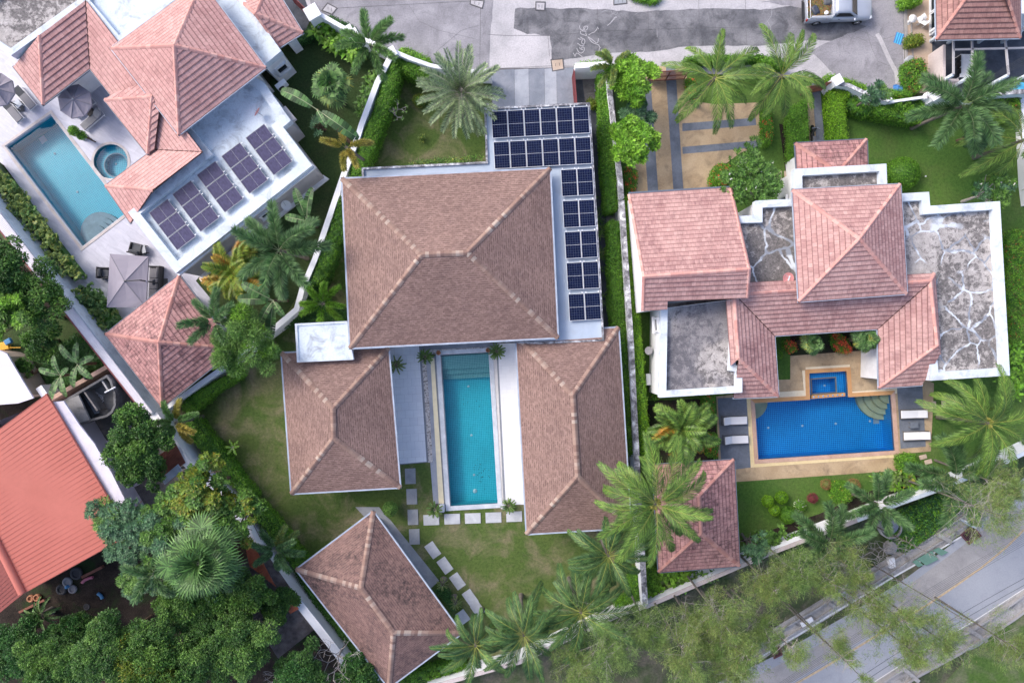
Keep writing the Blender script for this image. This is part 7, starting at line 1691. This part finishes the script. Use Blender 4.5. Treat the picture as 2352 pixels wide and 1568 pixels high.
leafy('fringe of grassy plants along the edge of the grey side path', T(3, 2, (795, 200), (830, 300), (850, 480), (860, 800), (880, 1000), (890, 1230), (850, 1240), (830, 900), (800, 500)), .7, 'lf_mid', .5, .04, 8, 9, mat2='lf_fan_light', f2=.35)

# --- clipped balls, small shrubs
ball('large round clipped dome bush on the bright right lawn', 2088, 393, 38, 1.2, 'lf_hedge', dens=700, squash=.85)
for lab, x, y, r in (('left one of three green clipped balls in the lower right garden', 1767.6, 1153, 12.5), ('upper right one of three green clipped balls in the lower right garden', 1800.7, 1145, 13.5), ('lowest of three green clipped balls in the lower right garden', 1783, 1174, 11.5)): ball(lab, x, y, r, .8, 'lf_hedge_lime')
ball('low green mound bush beside the papaya in the lower right garden', 1815, 1186, 19, .8, 'lf_hedge')
ball('dry twiggy brown bush right of the square clipped bush', 1965, 1116, 14, .6, 'dry_frond', L=.12, W=.02); ball('pinkish dry flowering bush in the lower right garden bed', 1841, 1164, 13, .6, 'lf_hedge', extra='lf_white'); ball('small brown dry bush left of the square clipped bush', 1901, 1113, 11, .5, 'dry_frond', L=.12, W=.02)
ball('small crimson leaved plant in the lower right garden', 1870, 1145, 8, .6, 'burgundy', L=.22, W=.05)
ball('pale green bush at the top corner of the lower brown pavilion', 893, 1172, 16, 1.6, 'lf_feather', L=.1); ball('small clipped shrub on the court grass beside the rose tiled wing', 1790, 815, 11, .8, 'lf_hedge')
ball('lower cloud of the clipped tree in the vase planter', 181, 308, 10, 2.0, 'lf_bright', name='clipped_tree', cat='shrub'); ball('upper cloud of the clipped tree over the pool edge', 162, 297, 11, 2.5, 'lf_bright', name='clipped_tree', cat='shrub')
# --- bare frangipani
seed_[0] += 1; rg = np.random.default_rng(77); c = P(908, 264, 0); t = thing('frangipani', 'nearly leafless grey branched frangipani on the upper lawn', 'tree', (c.x, c.y, 0)); b = MB(); tips = []
def fork(p, d, l_, r_, dep):
    e = p+d*l_; b.tube([p, p.lerp(e, .5)+Vector((rg.normal(0, .03), rg.normal(0, .03), 0)), e], [r_, r_*.85, r_*.7], 6, cap=False)
    if dep == 0: tips.append(e); return
    for k in range(2 if rg.random() < .7 else 3):
        a = rg.uniform(0, 6.28); nd = (d+Vector((math.cos(a), math.sin(a), rg.uniform(-.2, .5)))*.9).normalized(); fork(e, nd, l_*.82, r_*.68, dep-1)
fork(Vector((c.x, c.y, 0)), Vector((0, 0, 1)), .75, .075, 0)
for a in (0.3, 1.9, 3.4, 5.0): fork(Vector((c.x, c.y, .7)), Vector((math.cos(a), math.sin(a), .7)).normalized(), .42, .05, 3)
b.build('branches', M['branch_pale'], t); Bt = np.array([list(p) for p in tips if rg.random() < .6]); Q = []
for j in range(5):
    an = rg.uniform(0, 6.28, len(Bt)); D = np.stack([np.cos(an), np.sin(an), .3+0*an], 1); Q.append(rhomb(Bt, nrm(D), np.tile(UP, (len(Bt), 1)), np.full(len(Bt), .16), np.full(len(Bt), .055)))
quads_mesh('leaves', np.concatenate(Q), np.zeros(sum(len(q) for q in Q)), [M['lf_feather']], t)
ball('sparse yellow green bush between the bare frangipani and the date palm', 961, 227, 14, .9, 'lf_yellow', L=.13, W=.05, dens=260); ball('small pale plant alone on the upper lawn', 969, 317, 7, .3, 'lf_fan_light', L=.2, W=.04, dens=400)

# --- broadleaf trees
tree('lime green frangipani at the gate end of the mottled wall', 1451, 180, 62, 4.5, 'lf_bright', .30, .085, 44, 300, ros=8, mat2='lf_lime', name='frangipani', trunk='branch_pale', whorl_el=(.15, .8))
tree('lime green frangipani overhanging the mottled wall lower down', 1456, 322, 62, 4.5, 'lf_bright', .30, .085, 44, 300, ros=8, mat2='lf_lime', name='frangipani', trunk='branch_pale', whorl_el=(.15, .8))
tree('darker green frangipani between the two lime ones by the driveway', 1466, 255, 42, 3.4, 'lf_blue', .28, .08, 26, 200, ros=8, name='frangipani', trunk='branch_pale')
tree('wide frangipani with white flowers above the rose tiled gable', 1722, 408, 80, 4.2, 'lf_mid', .24, .075, 60, 190, ros=8, mat2='lf_feather', flowers=26, name='frangipani', trunk='branch_pale')
tree('blue green papaya beside the thin pale wall', 2013, 214, 34, 4.0, 'lf_blue', .32, .09, 12, 170, ros=8, name='papaya', trunk='trunk_grey', mat2='lf_feather')
tree('blue green papaya at the lower right corner of the garden house', 1735, 1252, 36, 3.2, 'lf_blue', .34, .09, 12, 170, ros=8, name='papaya', trunk='trunk_grey')
tree('dark frangipani with white flowers at the upper right lawn edge', 2285, 440, 52, 4.0, 'lf_mid', .24, .08, 34, 170, ros=8, flowers=10, name='frangipani', trunk='branch_pale', mat2='lf_blue')
tree('bluish low tree under the foxtail palm on the right lawn', 2252, 300, 46, 3.0, 'lf_blue', .24, .08, 26, 200, ros=8)
tree('sparse blue green sapling under the paddle palm trunk', 730, 282, 28, 2.0, 'lf_blue', .28, .06, 14, 50, ros=7)
tree('feathery light green tree beside the pink pyramid pavilion', 562, 790, 84, 6.5, 'lf_feather', .26, .035, 60, 620, mat2='lf_bright', f2=.15, up=.4)
tree('dense mid green tree at the far left below the pale wall', 78, 690, 88, 6.0, 'lf_mid', .22, .08, 60, 420, mat2='lf_dark', f2=.4)
tree('dark crowned tree cut by the left edge under the pale wall', -2, 620, 75, 6.5, 'lf_dark', .22, .08, 50, 420, mat2='lf_mid', f2=.3)
tree('low bushy shrub between the dense tree and the banana clump', 95, 782, 52, 2.4, 'lf_dark', .2, .07, 34, 300, mat2='lf_mid', f2=.5)
tree('low shrub over the edge of the plain white roof', 52, 850, 30, 2.0, 'lf_mid', .2, .07, 20, 220, mat2='lf_dark', f2=.5)
tree('light leaved tree at the left edge above the banana plants', 8, 722, 62, 6.8, 'lf_bright', .30, .08, 34, 260, ros=8, mat2='lf_mid', f2=.5)
tree('dark glossy tree behind the corrugated canopy end', 312, 1012, 82, 6.0, 'lf_dark', .19, .09, 70, 420, mat2='lf_mid', f2=.5)
tree('dark glossy lower tree over the lilac paving', 330, 1070, 62, 5.2, 'lf_dark', .19, .09, 44, 420, mat2='lf_mid', f2=.3)
tree('yellow green tree over the stained white wall', 450, 1135, 94, 7.5, 'lf_yellow', .22, .09, 64, 420, ros=7, mat2='lf_mid', f2=.55)
tree('broad yellow tinged tree right of the big fan palm', 526, 1200, 84, 7.0, 'lf_mid', .22, .09, 56, 420, ros=7, mat2='lf_yellow', f2=.35)
tree('grey green tree overhanging the edge of the salmon metal roof', 292, 1212, 90, 7.0, 'lf_blue', .22, .06, 70, 460, ros=7, mat2='lf_feather', f2=.2)
tree('grey green tree between the salmon roof and the fan palm', 385, 1240, 82, 7.5, 'lf_blue', .22, .07, 50, 400, ros=7, mat2='lf_mid', f2=.5)
tree('low grey green tree leaning over the bare soil', 318, 1330, 52, 5.5, 'lf_blue', .22, .06, 40, 320, ros=7, mat2='lf_feather', f2=.3)
wood = [(238, 1500, 70, 7, 'lf_dark', 'lf_feather', 'bright green tree at the lower left near the dark gully'), (340, 1478, 64, 6.5, 'lf_dark', 'lf_feather', 'light green tree directly below the bare soil patch'), (455, 1420, 62, 5, 'lf_dark', 'lf_feather', 'dark green tree below the big fan palm'),
        (555, 1475, 74, 6, 'lf_dark', 'lf_feather', 'dark green tree beside the grey tiled shed roof'), (120, 1550, 80, 6, 'lf_mid', 'lf_dark', 'green tree touching the bottom edge near the lower left corner'), (330, 1535, 84, 7, 'lf_mid', 'lf_yellow', 'yellow tinged tree at the bottom edge below the light green tree'),
        (452, 1520, 72, 6, 'lf_dark', 'lf_feather', 'dark tree at the bottom edge between the yellow tinged tree and the shed'), (690, 1548, 56, 5, 'lf_dark', 'lf_ivy', 'dark leafy tree at the bottom edge next to the white wall'), (25, 1495, 68, 3.0, 'lf_ivy', 'lf_dark', 'deep shaded tree in the lower left corner'),
        (176, 1440, 34, 2.2, 'lf_dark', 'lf_ivy', 'low dark tree beside the solitary fern'), (635, 1385, 40, 3.5, 'lf_dark', 'lf_mid', 'low tree growing over the middle of the grey tiled shed'), (560, 1365, 56, 5, 'lf_mid', 'lf_dark', 'green tree between the fan palm and the orange roof strip'),
        (815, 1560, 48, 4, 'lf_ivy', 'lf_dark', 'small dark tree at the bottom edge over the white wall'), (115, 1492, 44, 2.5, 'lf_ivy', 'lf_dark', 'dark low tree right of the deep shaded corner tree'),
        (420, 1372, 56, 5.5, 'lf_mid', 'lf_feather', 'green tree directly under the big fan palm'), (500, 1350, 52, 5, 'lf_mid', 'lf_blue', 'green tree squeezed under the lower rim of the big fan palm'), (165, 1530, 50, 6, 'lf_feather', 'lf_dark', 'pale green tree between two darker ones at the lower left')]
for x, y, r, z, m1, m2, lab in wood: tree(lab, x, y, r*1.16, z, m1, .17, .06, 92, 480, mat2=m2, f2=.42, squash=.6)
# dead pale branches at the bottom
seed_[0] += 1
for lab, x, y, z0, sp in (('pale dead branches sticking out over the white wall at the bottom', 778, 1505, 4.5, 1.5), ('pale dead twigs at the bottom edge of the dark wood', 655, 1550, 5.2, 1.0)):
    c = P(x, y, z0-1.6); t = thing('dead_tree', lab, 'dead tree', (c.x, c.y, 0)); b = MB(); tips = []; b.tube([(c.x, c.y, 0), (c.x, c.y, z0-1.6)], [.1, .06], 6)
    for a in np.linspace(0, 6, 6): fork(Vector((c.x, c.y, z0-1.6)), Vector((math.cos(a), math.sin(a), .6)).normalized(), .55*sp, .035, 3)
    b.build('branches', M['branch_pale'], t)
for lab, x, y, z0, L0 in (('bare grey twiggy shrub over the roadside drain', 1980, 1280, 1.6, .8), ('bare twiggy shrub beneath the olive trees at the verge', 1900, 1290, 2.0, .8), ('low tangle of dead twigs by the drain plates', 2030, 1262, 1.2, .6)):
    c = P(x, y, z0*.5); t = thing('dead_shrub', lab, 'dead shrub', (c.x, c.y, 0)); b = MB(); tips = []; b.tube([(c.x, c.y, 0), (c.x, c.y, z0*.5)], [.05, .04], 6)
    for a in np.linspace(0, 6, 8): fork(Vector((c.x, c.y, z0*.5)), Vector((math.cos(a), math.sin(a), .5)).normalized(), L0, .022, 3)
    b.build('branches', M['branch_pale'], t)

# --- palms
palm('big coconut palm spreading over the east wing and garden house roofs', 1506, 1158, 138, 9.5, 'coco', 'lf_coco', 'rachis_yellow', 24, mat2='lf_golden', dead=1, coco=6, dens=1.15, seed=11)
palm('coconut palm with long fronds above the tan driveway', 1643, 178, 112, 5.6, 'coco', 'lf_coco', 'rachis_yellow', 15, seed=12, azs=[98, 62, 150, 12, 38, -18, -48, -80, -92, -125, -160, 172, 120, 75, -5])
palm('coconut palm next to the brown garden gate', 1797, 172, 104, 5.6, 'coco', 'lf_coco', 'rachis_yellow', 15, seed=13)
palm('coconut palm left below the biggest one, beside the mottled wall end', 1398, 1277, 92, 7.0, 'coco', 'lf_coco_dark', 'rachis_yellow', 20, seed=14)
palm('middle coconut palm of the bottom row', 1335, 1408, 108, 7.0, 'coco', 'lf_coco_dark', 'rachis_yellow', 21, seed=15)
palm('coconut palm left of the middle in the bottom row', 1203, 1460, 100, 7.0, 'coco', 'lf_coco_dark', 'rachis_yellow', 20, seed=16)
palm('leftmost coconut palm of the bottom row at the pavilion corner', 1092, 1484, 82, 6.3, 'coco', 'lf_coco_dark', 'rachis_yellow', 17, seed=17)
palm('coconut palm with nuts right of the white loungers', 2272, 972, 118, 5.5, 'coco', 'lf_coco', 'rachis_yellow', 18, coco=5, seed=18)
palm('coconut palm at the right edge below the foxtail palm', 2352, 322, 125, 5.0, 'coco', 'lf_coco', 'rachis_yellow', 16, seed=19)
palm('large foxtail palm between the grey wall and the white boundary wall', 640, 575, 92, 6.2, 'fox', 'lf_fox', 'rachis_pale', 10, shaft=True, seed=21, droop=.8, dens=1.3)
palm('foxtail palm beside the pink pyramid pavilion', 492, 738, 64, 5.2, 'fox', 'lf_fox', 'rachis_pale', 8, shaft=True, seed=22, droop=.8)
palm('foxtail palm over the street wall with browning fronds', 850, 102, 66, 5.8, 'fox', 'lf_fox_green', 'rachis_pale', 9, shaft=True, mat2='lf_fan_light', f2=.12, seed=23, droop=.9)
palm('small foxtail palm at the end of the corrugated canopy wall', 402, 972, 48, 3.8, 'fox', 'lf_fox_green', 'rachis_pale', 9, mat2='lf_golden', f2=.2, seed=24)
palm('short bright green palm beside the brown main roof', 740, 697, 48, 2.8, 'fox', 'lf_bright', 'rachis_pale', 9, seed=25, dens=.9)
palm('small foxtail palm leaning over the stained white wall', 635, 1263, 50, 3.8, 'fox', 'lf_fox', 'rachis_pale', 9, seed=26, mat2='lf_fan_light', f2=.15)
palm('large foxtail palm above the upper right lawn', 2214, 243, 98, 5.6, 'fox', 'lf_fox', 'rachis_pale', 12, shaft=True, base=(2094, 294), seed=27, droop=.8, dens=1.3)
palm('large foxtail palm below the nut bearing coconut palm', 2197, 1102, 92, 4.2, 'fox', 'lf_fox', 'rachis_pale', 10, shaft=True, seed=28, droop=.75, dens=1.3)
palm('foxtail palm above the concrete well ring', 2016, 1158, 68, 4.0, 'fox', 'lf_fox', 'rachis_pale', 9, shaft=True, seed=29, droop=.8)
palm('foxtail palm over the lower right white wall, left of the well', 1905, 1247, 82, 4.2, 'fox', 'lf_fox', 'rachis_pale', 9, shaft=True, seed=30, droop=.8, dens=1.2)
palm('foxtail palm half hidden at the left of the big fan palm', 352, 1318, 58, 7.2, 'fox', 'lf_fox', 'rachis_pale', 8, seed=31)
palm('small yellow green palm at the top of the clipped side path hedge', 1408, 152, 42, 4.2, 'fox', 'lf_fan_light', 'rachis_yellow', 7, seed=32, dens=.8)
palm('leaning golden palm with four fronds over the white wall', 794, 338, 50, 5.5, 'fox', 'lf_golden', 'rachis_yellow', 5, base=(853, 380), seed=33, azs=[20, 165, -50, -100, 110], dens=.9)
palm('silvery date palm with many stiff fronds on the upper lawn', 1059, 213, 96, 4.2, 'date', 'lf_date', 'branch_pale', 48, seed=34, name='date_palm')
fanpalm('light green fan palm on the upper left lawn', 757, 192, 60, 4.2, 'lf_fan', 24, mat2='lf_fan_light', f2=.3)
fanpalm('very large dark fan palm in the middle of the lower left trees', 462, 1290, 118, 8.0, 'lf_fan', 34, fr=.42, seg=28, droop=.22, elr=(75, -5))
fanpalm('left fan palm in the court above the blue pool', 1868, 786, 34, 2.8, 'lf_fan', 16, mat2='lf_fan_light'); fanpalm('right fan palm in the court above the blue pool', 1993, 780, 38, 3.2, 'lf_fan', 18, mat2='lf_fan_light')
for lab, x, y, r in (('spiky dark sago palm at the head left corner of the teal pool', 976, 819, 17), ('spiky dark sago palm at the head right corner of the teal pool', 1141, 807, 18), ('spiky dark sago palm at the foot left corner of the teal pool', 999, 1171, 17), ('spiky dark sago palm at the foot right corner of the teal pool', 1169, 1162, 16)):
    palm(lab, x, y, r, .7, 'date', 'lf_mid', 'rachis_pale', 26, name='sago_palm', cat='plant', droop=1.6, dens=.5)
palm('solitary bright fern on the dark soil below the salmon roof', 92, 1413, 36, 1.4, 'date', 'lf_fox_green', 'rachis_pale', 22, name='tree_fern', cat='fern', droop=1.5, dens=.8)
palm('small striped yucca by the lower pavilion apron', 1016, 1343, 12, .6, 'date', 'lf_fan_light', 'rachis_pale', 22, name='yucca', cat='plant', dens=.3); palm('second striped yucca further down beside the lower pavilion', 1046, 1386, 13, .6, 'date', 'lf_fan_light', 'rachis_pale', 22, name='yucca', cat='plant', dens=.3)
hedge('dark leaved plants between the two striped yuccas', T(2, 4, (1610, 740), (1700, 720), (1790, 850), (1760, 920), (1650, 790)), .4, 'lf_ivy', name='shrub', cat='shrub')
palm('small spiky plant beside the pale terrace under the west wing eave', 909, 838, 20, .6, 'date', 'lf_fan_light', 'rachis_pale', 16, name='yucca', cat='plant', dens=.4)
palm('orange tinged golden cane palm clump below the grey wall', 548, 630, 62, 3.0, 'areca', 'lf_yellow', 'rachis_yellow', 24, mat2='lf_orange', f2=.3, name='cane_palm', seed=41)
palm('green cane palm clump with golden tips beside the blue pool garden bed', 1570, 985, 62, 3.2, 'areca', 'lf_coco', 'rachis_yellow', 26, mat2='lf_orange', f2=.14, name='cane_palm', seed=42)
paddles('tall travellers palm with two torn leaves and a leaning trunk', 728, 252, 7.2, [(148, 20, 2.6, .8, 60), (-38, 25, 3.0, .85, 70), (-60, 40, 1.4, .4, 60)], 'lf_paddle', base=(803, 326))
paddles('travellers palm with upright leaves beside the white satellite dish', 706, 508, 3.0, [(105, 35, 2.2, .7, 50), (82, 40, 2.2, .65, 50), (170, 20, 1.6, .6, 60), (-70, 25, 1.0, .35, 50)], 'lf_paddle', base=(728, 520))
paddles('travellers palm with drooping leaves below the large foxtail palm', 628, 690, 4.5, [(175, 25, 2.2, .8, 50), (-95, 10, 2.5, .75, 60), (150, 35, 2.2, .75, 60), (-120, 30, 1.8, .6, 70), (-60, 20, 1.2, .5, 50)], 'lf_paddle', base=(660, 690))
paddles('banana clump with broad leaves left of the pinkish brown wall', 178, 836, 2.6, [(20, 35, 1.4, .5, 50), (75, 40, 1.5, .5, 60), (130, 30, 1.7, .5, 60), (-40, 35, 1.5, .5, 60), (-100, 30, 1.6, .5, 70), (60, 70, .9, .4, 50)], 'lf_banana', name='banana_plant', cat='banana plant', cup=.1)
paddles('second banana clump left of the first, lower leaves hanging', 140, 862, 2.2, [(160, 30, 1.5, .5, 60), (-110, 30, 1.7, .5, 60), (-70, 30, 1.5, .45, 60), (110, 35, 1.4, .45, 60), (30, 50, 1.0, .4, 60)], 'lf_banana', name='banana_plant', cat='banana plant', cup=.1)
paddles('small lime banana plant alone on the lower left lawn', 535, 1027, .8, [(100, 30, .6, .2, 40), (50, 30, .65, .2, 40), (-60, 30, .6, .2, 40), (-120, 35, .6, .2, 40), (10, 35, .55, .18, 40), (170, 35, .5, .18, 40)], 'lf_lime', name='banana_plant', cat='banana plant', trunkr=.05, cup=.15, tear=0)

# --- casuarina trees (tall, wispy) along the lower right road
def casuarina(label, x, y, zt, mat, n=34, spread=1.9, seed=1, bare=.35, name='casuarina_tree', z0=3.0, mat2='lf_casu_dark', base=None):
    """x, y: where the crown top shows; trunk stands vertically beneath"""
    rg_ = np.random.default_rng(seed); c = P(x, y, zt); z0 = zt-3.6 if name != 'dead_tree' else 3.0; t = thing(name, label, 'tree', (c.x, c.y, 0)); b = MB(); Q = []; MI = []
    lean = Vector((rg_.normal(0, .3), rg_.normal(0, .3), 0)); axis = lambda z_: Vector((c.x-lean.x*(1-z_/zt), c.y-lean.y*(1-z_/zt), z_))
    b.tube([axis(zt*k/10) for k in range(11)], [(.085 if name != 'dead_tree' else .045)*(1-k/11)+.012 for k in range(11)], 7); b.build('trunk', M['trunk_grey'], t); b = MB()
    for k in range(n):
        u = (k+rg_.random())/n; z_ = z0+(zt-z0)*u; a = rg_.uniform(0, 6.28); l_ = spread*(1.15-.75*u)*rg_.uniform(.6, 1.15); p0 = axis(z_); d = Vector((math.cos(a), math.sin(a), .45)).normalized()
        pts = [p0+d*l_*s_+Vector((0, 0, -.15*l_*s_*s_)) for s_ in (0, .35, .7, 1)]; b.tube(pts, [.018, .013, .009, .004], 4, cap=False)
        foliage = rg_.random() > bare*(1-u*.6)
        for j in range(6):
            s_ = rg_.uniform(.3, 1); q = p0+d*l_*s_; e = q+Vector((rg_.normal(0, .35), rg_.normal(0, .35), rg_.uniform(0, .35)))*l_*.4; b.tube([q, e], [.006, .003], 3, cap=False)
            if not foliage: continue
            m_ = int(rg_.random() < .35); nt = 50; B = np.array(e)+rg_.normal(0, 1, (nt, 3))*np.array([.15, .15, .10])*(.6+l_*.25); D = nrm(rdir(rg_, nt, -.1, .9)+np.array([d.x, d.y, .2])*.6)
            Q.append(rhomb(B, D, nrm(UP+rg_.normal(0, .6, (nt, 3))), rg_.uniform(.14, .32, nt), np.full(nt, .018), .0)); MI.append(np.full(nt, m_))
    b.build('branches', M['branch_pale'], t)
    if Q: quads_mesh('crown', np.concatenate(Q), np.concatenate(MI), [M[mat], M[mat2]], t)
    return t
cas = [(1858, 1335, 9, 1.9, 'lf_casu_dark', .1, 'dense olive casuarina at the verge below the foxtail palm'), (1785, 1362, 8.5, 1.9, 'lf_casu', .2, 'yellow green casuarina below the papaya wall'), (1668, 1440, 10, 2.4, 'lf_casu', .2, 'wide yellow green casuarina above the bottom red grate'),
       (1720, 1515, 11, 1.9, 'lf_casu', .45, 'thin casuarina nearly over the bottom red grate'), (1600, 1452, 8, 1.6, 'lf_casu', .3, 'narrow casuarina below the mottled wall end'), (1395, 1520, 10, 2.8, 'lf_casu_dark', .05, 'broad soft green casuarina at the bottom middle'),
       (1500, 1470, 9, 2.0, 'lf_casu_dark', .15, 'soft green casuarina right of the broad bottom one'), (1330, 1555, 9, 2.0, 'lf_casu', .15, 'casuarina at the bottom edge left of the broad one'), (1590, 1530, 11, 2.4, 'lf_casu', .15, 'yellow green casuarina at the bottom edge near the road'),
       (2010, 1400, 9.5, 1.9, 'lf_casu', .4, 'sparse casuarina over the near lane of the road'), (2085, 1432, 11.5, 2.3, 'lf_casu', .3, 'bushy casuarina over the middle of the road'), (2190, 1492, 12, 2.4, 'lf_casu', .25, 'casuarina spreading over the far kerb'),
       (1990, 1330, 8, 1.6, 'lf_casu', .5, 'half bare casuarina beside the drain'), (1945, 1520, 11, 1.8, 'lf_casu', .7, 'mostly bare tall casuarina over the yellow line'), (2300, 1185, 11, 2.8, 'lf_casu', .3, 'large casuarina at the right edge over the road'),
       (2345, 1130, 9, 1.8, 'lf_casu', .3, 'smaller casuarina at the right edge above the large one'), (1830, 1500, 11, 1.7, 'lf_casu', .75, 'bare tall casuarina over the lower lane'), (1920, 1345, 9, 1.7, 'lf_casu', .35, 'casuarina between the dense olive one and the drain'),
       (1690, 1552, 10, 2.2, 'lf_casu', .1, 'green casuarina at the bottom edge right of the red grate'), (1765, 1465, 9, 1.8, 'lf_casu_dark', .1, 'green casuarina covering the near kerb of the road'), (1640, 1492, 9, 1.8, 'lf_casu_dark', .1, 'green casuarina left of the bottom red grate'), (2110, 1505, 11, 1.8, 'lf_casu', .3, 'wispy casuarina over the far lane'),
       (2352, 1500, 9, 2.0, 'lf_casu', .4, 'casuarina at the lower right corner verge')]
for k, (x, y, z, sp, m_, br, lab) in enumerate(cas): casuarina(lab, x, y, z, m_, int(18+sp*10), sp, 500+k, min(.9, br+.12))
casuarina('long thin dead trunk leaning over the far kerb of the road', 2232, 1432, 11, 'lf_casu', 26, 1.0, 601, 2.0, name='dead_tree')
casuarina('thin dead trunk beside the green drain plates', 2154, 1280, 7.5, 'lf_casu', 16, .7, 602, 2.0, name='dead_tree')
casuarina('thin bare trunk crossing the middle of the lower road', 1990, 1566, 12, 'lf_casu', 26, 1.0, 603, 2.0, name='dead_tree')
